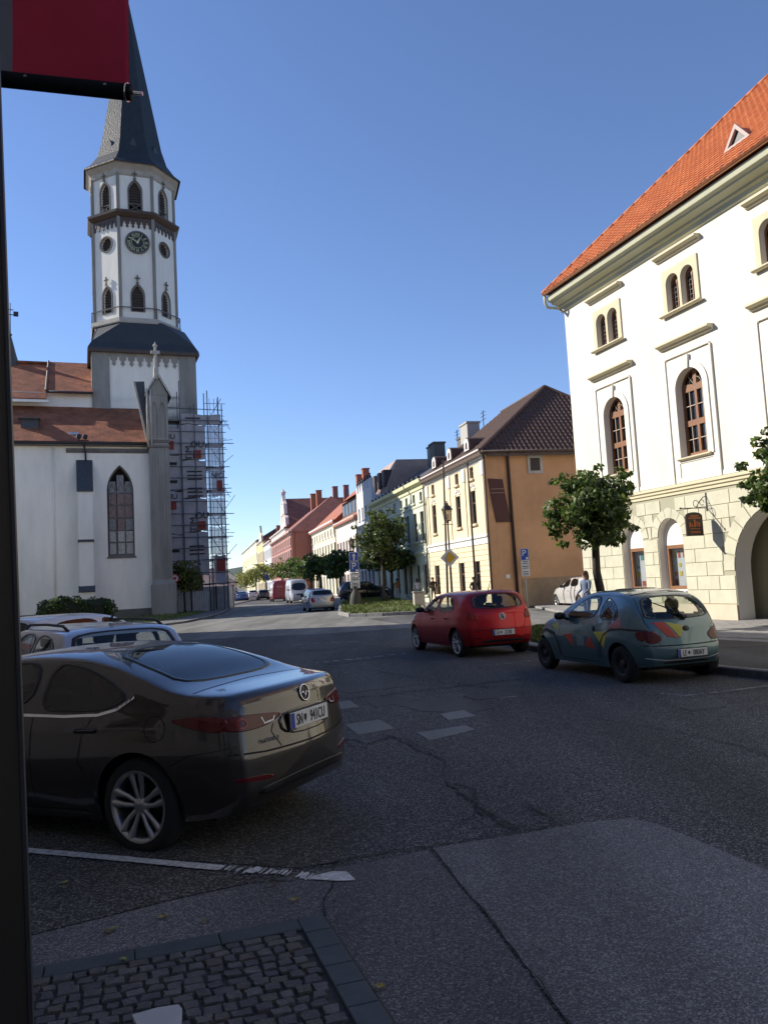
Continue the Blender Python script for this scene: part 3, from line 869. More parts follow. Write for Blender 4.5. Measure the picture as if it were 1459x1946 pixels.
fs = [(0, 3, 2, 1)] + [(i, (i + 1) % 4, 4 + (i + 1) % 4, 4 + i) for i in range(4)] + [(4 + i, 4 + (i + 1) % 4, 8 + (i + 1) % 4, 8 + i) for i in range(4)]
O_ = lambda k: 12 + k % 8
fs += [(8, 9, O_(6), O_(5)), (9, 10, O_(0), O_(7)), (10, 11, O_(2), O_(1)), (11, 8, O_(4), O_(3)), (9, O_(7), O_(6)), (10, O_(1), O_(0)), (11, O_(3), O_(2)), (8, O_(5), O_(4))]
skr = mb.add(vs, fs).build('skirt_roof', mat('tower_sheet_roof', (0.036, 0.041, 0.046), 0.55, var=0.2, vscale=1.5), tower)
MB().box(-h - 0.03, h + 0.03, -h - 0.03, -h + 0.1, 22.05, 22.28).box(-h - 0.03, -h + 0.1, -h + 0.11, h, 22.05, 22.28).box(h - 0.1, h + 0.03, -h + 0.11, h, 22.05, 22.28).build('eaves_board', M_copper_d, skr)
for i in range(16):
    t = i / 16.0
    mb = MB(); x = -h * 0.93 + 2 * h * 0.93 * t
    mb.tube([(-h * 0.93 - 0.02, x, 23.04), (-4.05, x * 0.42, 25.05)], 0.03, 4); mb.build('standing_seam', M_slate_roof, skr)
lw = gothic(-0.48, 0.48, 26.05, 27.45, 28.35, 6)
uw = gothic(-0.50, 0.50, 35.1, 36.85, 37.75, 6)
me_plain = fill2d(rect(-FW / 2, FW / 2, 25.0, 38.4), [lw, uw, circle(0, 32.2, 0.62, 20)], 0.45)
me_clock = fill2d(rect(-FW / 2, FW / 2, 25.0, 38.4), [lw, uw], 0.45)
for m_ in (me_plain, me_clock): m_.materials.append(M_limewash_clean)
sur_l = fill2d(gothic(-0.60, 0.60, 26.0, 27.45, 28.52, 6), [lw], 0.12); sur_l.materials.append(M_stone_d)
sur_u = fill2d(gothic(-0.62, 0.62, 35.05, 36.85, 37.92, 6), [uw], 0.12); sur_u.materials.append(M_stone_d)
sur_c = fill2d(circle(0, 32.2, 0.74, 24), [circle(0, 32.2, 0.60, 24)], 0.12); sur_c.materials.append(M_stone_d)
def louvres(x0, x1, z0, z1, n):
    mb = MB()
    mb.box(x0, x1, 0.34, 0.38, z0, z1)
    for i in range(n):
        z = z0 + (z1 - z0) * (i + 0.5) / n
        mb.box(x0, x1, 0.24, 0.335, z - 0.03, z + 0.03)
    return mb.mesh('louvre', [M_louvre])
lv_l, lv_u, lv_c = louvres(-0.5, 0.5, 26.0, 28.4, 10), louvres(-0.52, 0.52, 35.7, 37.8, 9), louvres(-0.64, 0.64, 31.55, 32.85, 6)
mb = MB()
for z0, z1 in ((0, 0.55),):
    for sgn in (1, -1): mb.prism([(-0.5 * sgn, z0), (-0.38 * sgn, z0), (0.5 * sgn, z1), (0.38 * sgn, z1)], 0.08, 0.13)
mb.box(-0.5, 0.5, 0.07, 0.14, 0.56, 0.63); mb.box(-0.5, 0.5, 0.07, 0.14, -0.04, 0.0)
me_bal = mb.mesh('balustrade', [M_stone_d])
mb = MB(); mb.box(-0.05, 0.05, -0.1, -0.03, 0, 0.75); mb.box(-0.22, 0.22, -0.1, -0.03, 0.42, 0.52); mb.box(-0.12, 0.12, -0.11, -0.031, 0.0, 0.1)
me_cross = mb.mesh('cross', [M_stone_d])
fr_oct = fill2d(frieze_outline(-FW / 2, FW / 2, 34.4, 33.45, 6), (), 0.09); fr_oct.materials.append(M_copper_d)
for i in range(8):
    phi = -math.pi / 2 + i * math.pi / 4
    lo = (math.cos(phi) * AP, math.sin(phi) * AP, 0)
    ro = (0, 0, rot_m(phi))
    wl_ = mesh_obj('tower_wall', me_clock if i == 0 else me_plain, tower, loc=lo, rot=ro)
    lo2 = (math.cos(phi) * (AP + 0.06), math.sin(phi) * (AP + 0.06), 0)
    a = mesh_obj('belfry_window', sur_l, tower, loc=lo2, rot=ro)
    mesh_obj('louvre', lv_l, a); mesh_obj('cross', me_cross, a, loc=(0, 0, 28.5))
    a = mesh_obj('belfry_window', sur_u, tower, loc=lo2, rot=ro)
    mesh_obj('louvre', lv_u, a); mesh_obj('cross', me_cross, a, loc=(0, 0, 37.9)); mesh_obj('balustrade', me_bal, a, loc=(0, 0, 35.12))
    if i:
        a = mesh_obj('round_window', sur_c, tower, loc=lo2, rot=ro)
        mesh_obj('louvre', lv_c, a)
    mesh_obj('trefoil_frieze', fr_oct, tower, loc=(math.cos(phi) * (AP + 0.09), math.sin(phi) * (AP + 0.09), 0), rot=ro)
    th_ = rad(22.5 + 45 * i)
    mb = MB(); p = (OR * math.cos(th_), OR * math.sin(th_))
    mb.tube([(p[0], p[1], 25.0), (p[0], p[1], 38.4)], 0.16, 6); mb.build('corner_rib', M_stone, tower)
# clock on the face towards the square
clk = panel('clock_face', circle(0.1, 32.2, 0.93, 32), [], 0.08, mat('clock_black', (0.02, 0.02, 0.018), 0.5), tower, loc=(0, -AP - 0.08, 0))
panel('clock_ring', circle(0.1, 32.2, 1.03, 32), [circle(0.1, 32.2, 0.91, 32)], 0.12, M_stone_d, clk, loc=(0, -0.05, 0))
panel('minute_ring', circle(0.1, 32.2, 0.52, 28), [circle(0.1, 32.2, 0.49, 28)], 0.02, M_gold, clk, loc=(0, -0.021, 0))
NUM = ['XII', 'I', 'II', 'III', 'IV', 'V', 'VI', 'VII', 'VIII', 'IX', 'X', 'XI']
for k, s_ in enumerate(NUM):
    a = rad(90 - 30 * k)
    me = text_mesh(s_, 0.40, 0.02, sx=0.8)
    me.materials.append(M_gold)
    o = mesh_obj('clock_numeral', me, clk, loc=(0.1 + 0.70 * math.cos(a), -0.015, 32.2 + 0.70 * math.sin(a)), rot=(0, -(a - math.pi / 2), 0))
for (L, w, a) in ((0.72, 0.05, rad(146)), (0.48, 0.07, rad(62))):
    mb = MB(); mb.prism([(-0.12, -w), (L * 0.7, -w * 0.8), (L, 0), (L * 0.7, w * 0.8), (-0.12, w)], -0.05, -0.03)
    mb.build('clock_hand', M_gold, clk, loc=(0.1, 0, 32.2), rot=(0, -a, 0))
mb = MB(); mb.lathe([(3.76, 34.36), (3.95, 34.44), (4.22, 34.70), (4.26, 34.90), (3.98, 35.05), (3.6, 35.07)], 8, a0=rad(22.5)); mb.build('mid_cornice', M_copper_d, tower)
mb = MB(); mb.lathe([(3.74, 38.2), (3.86, 38.35), (3.92, 38.7), (4.28, 39.05), (4.33, 39.3), (4.0, 39.35)], 8, a0=rad(22.5)); mb.build('top_cornice', M_stone_l, tower)
mb = MB(); mb.lathe([(4.48, 39.12), (4.48, 39.24), (3.9, 39.75), (3.25, 40.7), (2.8, 42.2), (0.06, 57.5), (0, 57.5)], 8, a0=rad(22.5)); sp = mb.build('spire', mat('spire_shingles', (0.024, 0.028, 0.030), 0.55, var=0.5, vscale=3, bump=0.8, bscale=7, bdist=0.04), tower)
for i in (5, 6, 7):
    a = rad(45 * i + 0)
    mb = MB(); mb.prism([(-0.25, 0), (0.25, 0), (0.25, 0.55), (0, 0.95), (-0.25, 0.55)], 0, 0.6); mb.build('spire_dormer', M_slate_roof, sp, loc=(math.cos(a) * 2.8, math.sin(a) * 2.8, 41.2), rot=(0, 0, rot_m(a)))
mb = MB(); mb.lathe([(4.08, 24.9), (4.14, 25.0), (4.12, 25.35), (3.75, 25.36)], 8, a0=rad(22.5)); mb.build('gallery_curb', M_stone_l, tower)
mb = MB(); mb.lathe([(3.98, 26.25), (4.06, 26.25), (4.06, 26.33), (3.98, 26.33)], 8, a0=rad(22.5), closed=True)
for i in range(8):
    t = rad(22.5 + 45 * i); mb.tube([(4.02 * math.cos(t), 4.02 * math.sin(t), 25.3), (4.02 * math.cos(t), 4.02 * math.sin(t), 26.3)], 0.05, 6)
mb.build('gallery_railing', M_stone_d, tower)

for o in tower.children:                       # the octagon stands a little towards the nave
    if o.name.split('.')[0] in ('tower_wall', 'belfry_window', 'round_window', 'corner_rib', 'clock_face', 'mid_cornice', 'top_cornice', 'spire', 'gallery_curb', 'gallery_railing') or (o.name.startswith('trefoil') and o.data == fr_oct):
        o.location.x -= 0.36
# ------------------------------------------------------------------ scaffolding beside the tower
scf = thing('scaffolding', 'tube scaffolding with printed grey sheets at the foot of the church tower', 'scaffolding', CO, CA)
M_tubeS = mat('scaffold_tube', (0.12, 0.115, 0.125), 0.5, metal=0.4)
M_board = mat('scaffold_board', (0.09, 0.075, 0.06), 0.9, var=0.3)
r = random.Random(21)
A_ = [1.8, 2.95, 4.1, 5.2, 6.4]
TOP = [17.0, 18.6, 17.6, 19.0, 17.9]
for i, a in enumerate(A_):
    for b in (3.62, 5.6):
        mb = MB(); mb.tube([(a, b, 0.1), (a + r.uniform(-.03, .03), b, TOP[i] + r.uniform(-0.6, 1.0))], 0.045, 6); mb.build('standard', M_tubeS, scf)
LV = [2.3 + 1.95 * k for k in range(8)]
for z in LV:
    for dz in (0, 1.0):
        for b in (3.56, 5.65):
            if dz and b > 5: continue
            e = r.uniform(0.3, 0.95) if dz == 0 else r.uniform(0.05, 0.3)
            mb = MB(); mb.tube([(1.6, b, z + dz), (6.4 + e, b, z + dz + r.uniform(-.12, .12))], 0.035, 6); mb.build('ledger', M_tubeS, scf)
    for a in A_:
        mb = MB(); mb.tube([(a + 0.06, 3.5, z - 0.05), (a + 0.06, 6.0 + (r.uniform(1, 3) if a > 5 else 0), z - 0.05)], 0.035, 6); mb.build('transom', M_tubeS, scf)
    for k in range(3):
        MB().box(1.7, 6.5, 4.05 + 0.45 * k, 4.45 + 0.45 * k, z, z + 0.05).build('deck_board', M_board, scf)
    for dz in (0.5, 1.5):
        mb = MB(); mb.tube([(5.0, 3.83, z + dz), (6.5 + r.uniform(0, .3), 3.83, z + dz + r.uniform(-.06, .06))], 0.025, 5); mb.build('guard_rail', M_tubeS, scf)
    for a in (5.5, 5.8, 6.1):
        mb = MB(); mb.tube([(a, 3.9, z), (a + r.uniform(-.1, .1), 3.9, z + 1.95)], 0.022, 5); mb.build('upright', M_tubeS, scf)
    s = 1 if int(z) % 2 else -1
    mb = MB(); mb.tube([(5.2 if s > 0 else 6.4, 3.82, z), (6.4 if s > 0 else 5.2, 3.82, z + 1.95)], 0.03, 6); mb.build('brace', M_tubeS, scf)
    mb = MB(); mb.tube([(6.4, 3.8, z + 0.3), (7.0 + r.uniform(-.2, .3), 3.6, z + r.uniform(-1.4, 1.6))], 0.022, 5); mb.build('tie_tube', M_tubeS, scf)
def net(name, tr, col):
    if name in _M: return _M[name]
    m = bpy.data.materials.new(name)
    m.use_nodes = True
    nt = m.node_tree
    b = nt.nodes['Principled BSDF']
    b.inputs['Base Color'].default_value = (*col, 1)
    b.inputs['Roughness'].default_value = 0.9
    b.inputs['Alpha'].default_value = 1 - tr
    _M[name] = m
    return m
M_sheet = mat('banner_grey', (0.42, 0.40, 0.41), 0.85, var=0.2, vscale=2, bump=0.6, bscale=4, bdist=0.05)
M_sheet2 = net('scaffold_net', 0.30, (0.46, 0.44, 0.48))
M_bred = mat('banner_red', (0.26, 0.045, 0.03), 0.8)
M_bink = mat('banner_ink', (0.018, 0.018, 0.02), 0.8)
def wavy_sheet(name, a0, a1, z0, z1, b, m, seed):
    r2 = random.Random(seed)
    nx, nz = 6, 6
    vs = []
    for j in range(nz + 1):
        for i in range(nx + 1):
            vs.append((a0 + (a1 - a0) * i / nx, b + r2.uniform(-0.03, 0.03), z0 + (z1 - z0) * j / nz + (0.06 * math.sin(i * 1.2 + seed) if j in (0, nz) else 0)))
    fs = [(j * (nx + 1) + i, j * (nx + 1) + i + 1, (j + 1) * (nx + 1) + i + 1, (j + 1) * (nx + 1) + i) for j in range(nz) for i in range(nx)]
    return MB().add(vs, fs).build(name, m, scf, True)
def glyphs(parent, s_, size, x, z, rot=0.0, m=None):
    me = text_mesh(s_, size, 0.012)
    me.materials.append(m or M_bink)
    return mesh_obj('lettering', me, parent, loc=(x, 3.70, z), rot=(0, -rot, 0))
sheets = [(1.72, 3.0, 2.9, 6.4), (1.72, 3.0, 6.5, 10.0), (1.72, 3.0, 10.1, 13.0), (1.72, 3.0, 13.1, 15.2), (3.05, 4.95, 3.0, 6.6), (3.05, 4.95, 6.7, 9.4), (3.05, 4.95, 9.5, 12.6), (3.05, 4.95, 12.7, 15.6), (3.05, 6.3, 15.65, 16.5)]
bs = [wavy_sheet('banner_sheet', *s_, 3.80, M_sheet, 30 + i) for i, s_ in enumerate(sheets)]
for i, (z0, z1) in enumerate([(2.3, 4.6), (4.7, 7.0), (7.1, 9.4), (9.5, 12.0), (12.1, 15.5)]): wavy_sheet('safety_net', 5.05, 6.38, z0, z1, 3.78, M_sheet2, 50 + i)
for p, x, z in ((bs[5], 4.15, 7.35), (bs[7], 3.95, 13.3)):
    MB().box(x, x + 0.62, 3.69, 3.71, z - 0.55, z + 0.15).build('red_square', M_bred, p)
    glyphs(p, 'TIM', 0.75, x - 0.35, z - 0.1, math.pi / 2)
    glyphs(p, 'OU', 0.75, x + 0.35, z + 0.62)
for p, x, z in ((bs[1], 2.0, 9.0), (bs[3], 1.95, 14.0)):
    MB().box(x, x + 0.45, 3.69, 3.71, z - 0.5, z + 0.2).build('red_square', M_bred, p)
    glyphs(p, 'IU', 0.6, x + 0.3, z + 0.55)
for p, z in ((bs[4], 5.4), (bs[6], 11.6), (bs[6], 10.2), (bs[8], 16.1)):
    for k in range(3 if p is not bs[8] else 1):
        MB().box(3.4, 4.6, 3.695, 3.71, z - 0.32 * k, z - 0.32 * k + 0.10).build('print_line', M_bink, p)
for p, z in ((bs[0], 5.0), (bs[0], 3.7), (bs[2], 12.2), (bs[2], 10.7)):
    MB().box(2.0, 2.6, 3.695, 3.71, z, z + 0.22).build('print_line', M_bink, p)
o = wavy_sheet('banner_sheet', 5.5, 6.3, 2.4, 4.6, 3.72, mat('banner_white', (0.4, 0.4, 0.45), 0.85), 77)
MB().box(5.55, 6.25, 3.64, 3.66, 3.3, 4.3).build('red_square', M_bred, o)
glyphs(o, 'NIO', 0.45, 5.9, 4.55).location.y = 3.62
o = wavy_sheet('banner_sheet', 5.4, 6.3, 9.6, 11.8, 3.72, M_sheet2, 78)
MB().box(5.8, 6.25, 3.64, 3.66, 10.0, 10.9).build('red_square', M_bred, o)
glyphs(o, 'NIO', 0.6, 5.85, 11.3).location.y = 3.62
# site hoarding of corrugated sheets
M_corr = mat('corrugated_sheet', (0.42, 0.44, 0.46), 0.5, metal=0.3, var=0.2, vscale=3)
def hoarding(label, pts_, h0, h1):
    t = thing('hoarding', label, 'hoarding', CO, CA, 'corrugated hoarding round the church works')
    for (a0, b0, a1, b1) in pts_:
        mb = MB()
        n = 16
        d = Vector((a1 - a0, b1 - b0, 0)); L = d.length; d.normalize(); nn = Vector((d.y, -d.x, 0))
        vs = []
        for i in range(n + 1):
            p = Vector((a0, b0, 0)) + d * (L * i / n) + nn * (0.03 if i % 2 else 0)
            vs += [(p.x, p.y, h0), (p.x, p.y, h1)]
        mb.add(vs, [(2 * i, 2 * i + 2, 2 * i + 3, 2 * i + 1) for i in range(n)])
        mb.build('corrugated_panel', M_corr, t)
        mb = MB(); mb.tube([(a1, b1 - 0.06, 0), (a1, b1 - 0.06, h1 + 0.1)], 0.045, 6); mb.build('post', M_iron, t)
hoarding('pale corrugated hoarding behind the small tree at the church pier', [(2.3, 3.2, 3.35, 3.2), (3.4, 3.2, 4.85, 3.1)], 0.1, 1.75)
hoarding('corrugated hoarding under the scaffolding beside the road bend', [(5.0, 8.2, 6.1, 8.2), (6.15, 8.2, 7.2, 8.2)], 0.1, 2.1)
hoarding('far stretch of corrugated hoarding beyond the scaffolding', [(7.6, 12.0, 8.6, 14.0), (8.6, 14.0, 9.2, 17.0)], 0.05, 2.1)

# ------------------------------------------------------------------ cream building on the corner (right)
WB0 = Vector((7.363, 29.742, 0))
_d = Vector((-0.33, 0.944, 0)).normalized()
WA = math.atan2(-_d.y, -_d.x)
theatre = thing('corner_building', 'cream two-storey building with orange tiled hip roof and arched windows, on the right', 'building', WB0, WA)
M_cream = mat('stucco_cream', (0.73, 0.69, 0.595), 0.9, var=0.12, vscale=0.9, bump=0.2, bscale=40, streak=True)
M_white = mat('stucco_white', (0.74, 0.71, 0.66), 0.9, var=0.05, vscale=0.8)
M_beige = mat('stucco_beige', (0.60, 0.54, 0.37), 0.9, var=0.06, vscale=2)
M_green = mat('rustic_green_cream', (0.55, 0.53, 0.405), 0.9, var=0.14, vscale=2.2, bump=0.25, bscale=50)
M_joint = mat('rustic_joint', (0.36, 0.345, 0.25), 0.9)
M_olive = mat('cornice_olive', (0.50, 0.50, 0.36), 0.9, var=0.06, vscale=2)
M_brown = mat('window_wood', (0.235, 0.105, 0.045), 0.45, var=0.25, vscale=12)
M_orange_tile = [mat('roof_tile_%d' % i, c, 0.75, var=0.25, vscale=9) for i, c in enumerate([(0.52, 0.155, 0.045), (0.46, 0.13, 0.04), (0.57, 0.19, 0.065)])]
M_gut = mat('gutter_copper', (0.55, 0.26, 0.15), 0.3, metal=0.6)
BAYS = [2.65, 6.45, 10.25, 14.05]
holes = []
for c in BAYS:
    holes += [arch(c - 0.62, c - 0.05, 9.66, 10.54, 10), arch(c + 0.05, c + 0.62, 9.66, 10.54, 10), arch(c - 0.58, c + 0.60, 5.05, 7.13, 14)]
NICHE = [(2.52, 3.62), (4.42, 5.56)]
for x0, x1 in NICHE: holes.append(arch(x0, x1, 0.95, 2.68, 12))
GATE = (7.63, 11.25)
holes.append(arch(GATE[0], GATE[1], 0.001, 1.50, 22, rise=1.78))
panel('facade_wall', rect(0, 30, 0, 12.0), holes, 0.55, M_cream, theatre)
MB().box(0.0, 7.2, 0.56, 14, 0, 12.2).box(11.6, 30, 0.56, 14, 0, 12.2).box(7.2, 11.6, 0.56, 14, 3.6, 12.2).build('body', M_cream, theatre)
MB().box(7.2, 11.6, 5.6, 5.7, 0, 3.6).build('gate_passage_end', mat('gate_boards', (0.05, 0.04, 0.025), 0.9, var=0.3), theatre)
panel('gate_passage', rect(7.2, 11.6, -0.02, 3.59), [arch(7.95, 10.95, 0.0, 1.5, 18, rise=1.55)], 0.2, mat('passage_plaster', (0.30, 0.27, 0.16), 0.9), theatre, loc=(0, 0.9, 0))
panel('rustic_bed', rect(0, 15, 0.0, 3.935), [arch(x0 - 0.005, x1 + 0.005, 0.94, 2.68, 12) for x0, x1 in NICHE] + [arch(GATE[0] - 0.005, GATE[1] + 0.005, 0.002, 1.50, 22, rise=1.785)], 0.008, M_joint, theatre, loc=(0, -0.0085, 0))
# rusticated blocks, course by course
rs = random.Random(4)
arcs = [(x0, x1, 0.95, 2.68, None) for x0, x1 in NICHE] + [(GATE[0], GATE[1], 0.0, 1.50, 1.78)]
def half_w(o_, z):
    x0, x1, zb, zs, rise = o_
    rr = (x1 - x0) / 2
    if z < zb: return 0
    if z <= zs: return rr
    k = (rise or rr)
    t = (z - zs) / k
    return rr * math.sqrt(1 - t * t) if t < 1 else 0
_bc = {}
def block(x0, x1, z0, z1, nm='rustic_block'):
    key = (round(x1 - x0, 2), round(z1 - z0, 2))
    if key not in _bc:
        w, h = x1 - x0, z1 - z0
        mb = MB(); mb.bbox(0.008, w - 0.008, -0.030, 0.0, 0.008, h - 0.008, 0.008)
        _bc[key] = mb.mesh('rustic_block', [M_green])
    mesh_obj(nm, _bc[key], theatre, loc=(x0, 0, z0))
zc = 0.56
course = 0
while zc < 3.85:
    z1 = min(zc + 0.412, 3.93)
    blk = []
    for o_ in arcs:
        hw = max(half_w(o_, zc + 0.02), half_w(o_, z1 - 0.02), half_w(o_, (zc + z1) / 2))
        if o_[4]: ringw = 0.45 if zc > 1.2 else 0.02
        else: ringw = 0.32 if zc > 2.5 else 0.03
        if hw > 0: blk.append(((o_[0] + o_[1]) / 2 - hw - ringw, (o_[0] + o_[1]) / 2 + hw + ringw))
        elif zc < o_[3] + (o_[4] or (o_[1] - o_[0]) / 2) + 0.32 and zc > o_[2]: blk.append(((o_[0] + o_[1]) / 2 - 0.35, (o_[0] + o_[1]) / 2 + 0.35))
    segs = []
    cur = 0.02
    for b0, b1 in sorted(blk):
        if b0 > cur + 0.08: segs.append((cur, b0))
        cur = max(cur, b1)
    if cur < 15: segs.append((cur, 15.0))
    for s0, s1 in segs:
        x = s0
        first = True
        while x < s1 - 0.01:
            w = 0.93 if not (first and course % 2) else 0.47
            first = False
            e = min(x + w, s1)
            if s1 - e < 0.25: e = s1
            block(round(x, 2), round(e, 2), zc, z1)
            x = e
    zc = z1
    course += 1
def voussoirs(cx, zs, r0, k0, wd_, n, a0, a1):
    for i in range(n):
        t0, t1 = a0 + (a1 - a0) * i / n + 0.012, a0 + (a1 - a0) * (i + 1) / n - 0.012
        P = lambda t, r_: (cx + r_ * math.cos(t), zs + r_ * k0 * math.sin(t))
        poly = [P(t0, r0 + 0.01), P((t0 + t1) / 2, r0 + 0.01), P(t1, r0 + 0.01), P(t1, r0 + wd_), P((t0 + t1) / 2, r0 + wd_ + (0.04 if i % 2 else 0)), P(t0, r0 + wd_)]
        mb = MB(); mb.prism(poly, -0.032, 0.02); mb.build('voussoir', M_green, theatre)
for x0, x1 in NICHE: voussoirs((x0 + x1) / 2, 2.68, (x1 - x0) / 2, 1.0, 0.30, 7, 0, math.pi)
voussoirs((GATE[0] + GATE[1]) / 2, 1.5, (GATE[1] - GATE[0]) / 2, 1.78 / ((GATE[1] - GATE[0]) / 2), 0.42, 13, 0, math.pi)
for s0, s1 in ((-0.04, 7.60), (11.28, 15)): MB().box(s0, s1, -0.05, -0.001, 0, 0.55).build('plinth', mat('plinth_sand', (0.60, 0.50, 0.38), 0.9, var=0.12, vscale=2), theatre)
# string course and cornices, profiles run along the wall
def moulding(name, prof, x0, x1, m, parent, y=0.0):
    mb = MB()
    n = len(prof)
    mb.add([(x0, y + p[0], p[1]) for p in prof] + [(x1, y + p[0], p[1]) for p in prof], [(i, i + 1, n + i + 1, n + i) for i in range(n - 1)] + [tuple(range(n))[::-1], tuple(range(n, 2 * n))])
    return mb.build(name, m, parent)
moulding('string_course', [(0, 3.94), (-0.05, 3.95), (-0.05, 4.03), (-0.10, 4.06), (-0.10, 4.13), (-0.15, 4.16), (-0.15, 4.22), (0, 4.27)], -0.1, 30, M_beige, theatre)
moulding('main_cornice', [(0.0, 11.72), (-0.08, 11.74), (-0.10, 11.86), (-0.20, 11.90), (-0.22, 11.96), (-0.48, 12.03), (-0.50, 12.08), (-0.62, 12.13), (-0.66, 12.30), (0.3, 12.32)], -0.12, 30, M_olive, theatre)
mb = MB(); mb.tube([(-0.16, -0.76, 12.42), (15, -0.76, 12.42)], 0.075, 10); gut = mb.build('gutter', M_gut, theatre, True)
for k in range(21):
    mb = MB(); mb.tube([(-0.05 + 0.72 * k, -0.86, 12.42), (-0.05 + 0.72 * k, -0.80, 12.52), (-0.05 + 0.72 * k, -0.62, 12.60)], 0.014, 5); mb.build('gutter_bracket', M_gut, gut)
mb = MB(); mb.tube([(-0.16, -0.72, 12.36), (-0.18, -0.70, 12.08), (-0.18, -0.60, 11.92), (-0.14, -0.12, 11.9), (-0.12, 0.06, 11.75)], 0.055, 8); mb.build('downpipe', M_olive, gut, True)
MB().box(0.1, 14.9, -0.025, -0.001, 4.28, 4.42).build('wall_band', M_white, theatre)
def cornice_small(name, c, w, z, hgt, out, m, parent):
    return moulding(name, [(0, z), (-out * 0.35, z + 0.02), (-out * 0.45, z + hgt * 0.35), (-out * 0.85, z + hgt * 0.5), (-out, z + hgt * 0.6), (-out, z + hgt * 0.9), (0, z + hgt)], c - w, c + w, m, parent)
def up_parts():
    """upper window of two round-headed lights; local x about the bay centre"""
    sur = fill2d(rect(-0.80, 0.80, 9.62, 11.02), [arch(-0.62, -0.05, 9.63, 10.54, 10), arch(0.05, 0.62, 9.63, 10.54, 10)], 0.05); sur.materials.append(M_beige)
    fr = []
    for x0 in (-0.62, 0.05):
        f = fill2d(arch(x0, x0 + 0.57, 9.66, 10.54, 10), [arch(x0 + 0.05, x0 + 0.27, 9.71, 10.52, 6, rise=0.15), arch(x0 + 0.30, x0 + 0.52, 9.71, 10.52, 6, rise=0.15)], 0.05); f.materials.append(M_brown); fr.append(f)
    return sur, fr
sur_up, fr_up = up_parts()
pn_up = MB().box(0.02, 0.55, 0.40, 0.41, 9.67, 10.75).mesh('pane', [M_pane])
gr = MB()
for k in range(6): gr.box(0.02, 0.55, 0.385, 0.398, 9.82 + 0.15 * k, 9.83 + 0.15 * k)
for k in range(3): gr.box(0.14 + 0.13 * k, 0.15 + 0.13 * k, 0.384, 0.397, 9.68, 10.75)
gr_up = gr.mesh('leading', [mat('lead_cames', (0.16, 0.16, 0.16), 0.5)])
# tall arched window joinery
def mid_frame():
    x0, x1 = -0.58, 0.60
    hs = []
    for (z0, z1) in ((5.16, 5.98), (6.16, 7.05)):
        for (a, b) in ((x0 + 0.08, -0.04), (0.06, x1 - 0.08)): hs.append(rect(a, b, z0, z1))
    cx = 0.01; R = 0.50
    for (t0, t1) in ((8, 82), (98, 172)):
        hs.append([(cx + 0.06 * (1 if t0 < 90 else -1), 7.24)] + [(cx + R * math.cos(rad(t)), 7.24 + R * 0.84 * math.sin(rad(t))) for t in range(t0, t1 + 1, 12)])
    f = fill2d(arch(x0, x1, 5.05, 7.13, 14), hs, 0.09); f.materials.append(M_brown)
    return f
fr_mid = mid_frame()
mb = MB()
for (z0, z1) in ((5.16, 5.98), (6.16, 7.05)):
    for k in (1,):
        z = z0 + (z1 - z0) * 0.5; mb.box(-0.5, 0.52, 0.40, 0.425, z - 0.012, z + 0.012)
    for x in (-0.27, 0.29): mb.box(x - 0.010, x + 0.010, 0.401, 0.424, z0, z1)
for a in (50, 130): 
    p = (0.01 + 0.42 * math.cos(rad(a)), 7.24 + 0.36 * math.sin(rad(a))); mb.tube([(0.01 + 0.12 * math.cos(rad(a)), 0.41, 7.26), (p[0], 0.41, p[1])], 0.012, 4)
mb.tube([(0.01 + 0.25 * math.cos(rad(t)), 0.41, 7.24 + 0.22 * math.sin(rad(t))) for t in range(5, 176, 10)], 0.012, 4)
gl_mid = mb.mesh('glazing_bar', [mat('bar_pale', (0.42, 0.33, 0.25), 0.6)])
pn_mid = panel('x', arch(-0.56, 0.58, 5.1, 7.13, 14), [], 0.01, M_pane).data
bpy.data.objects.remove([o for o in COL.objects if o.data == pn_mid][0])
sur_mid = fill2d(arch(-0.80, 0.82, 5.0, 7.13, 16), [arch(-0.585, 0.605, 4.999, 7.13, 16)], 0.07); sur_mid.materials.append(M_cream)
pan_mid = fill2d(rect(-0.93, 0.97, 4.30, 8.14), [arch(-0.79, 0.81, 5.0, 7.13, 16), rect(-0.70, 0.74, 4.42, 4.88)], 0.03); pan_mid.materials.append(M_white)
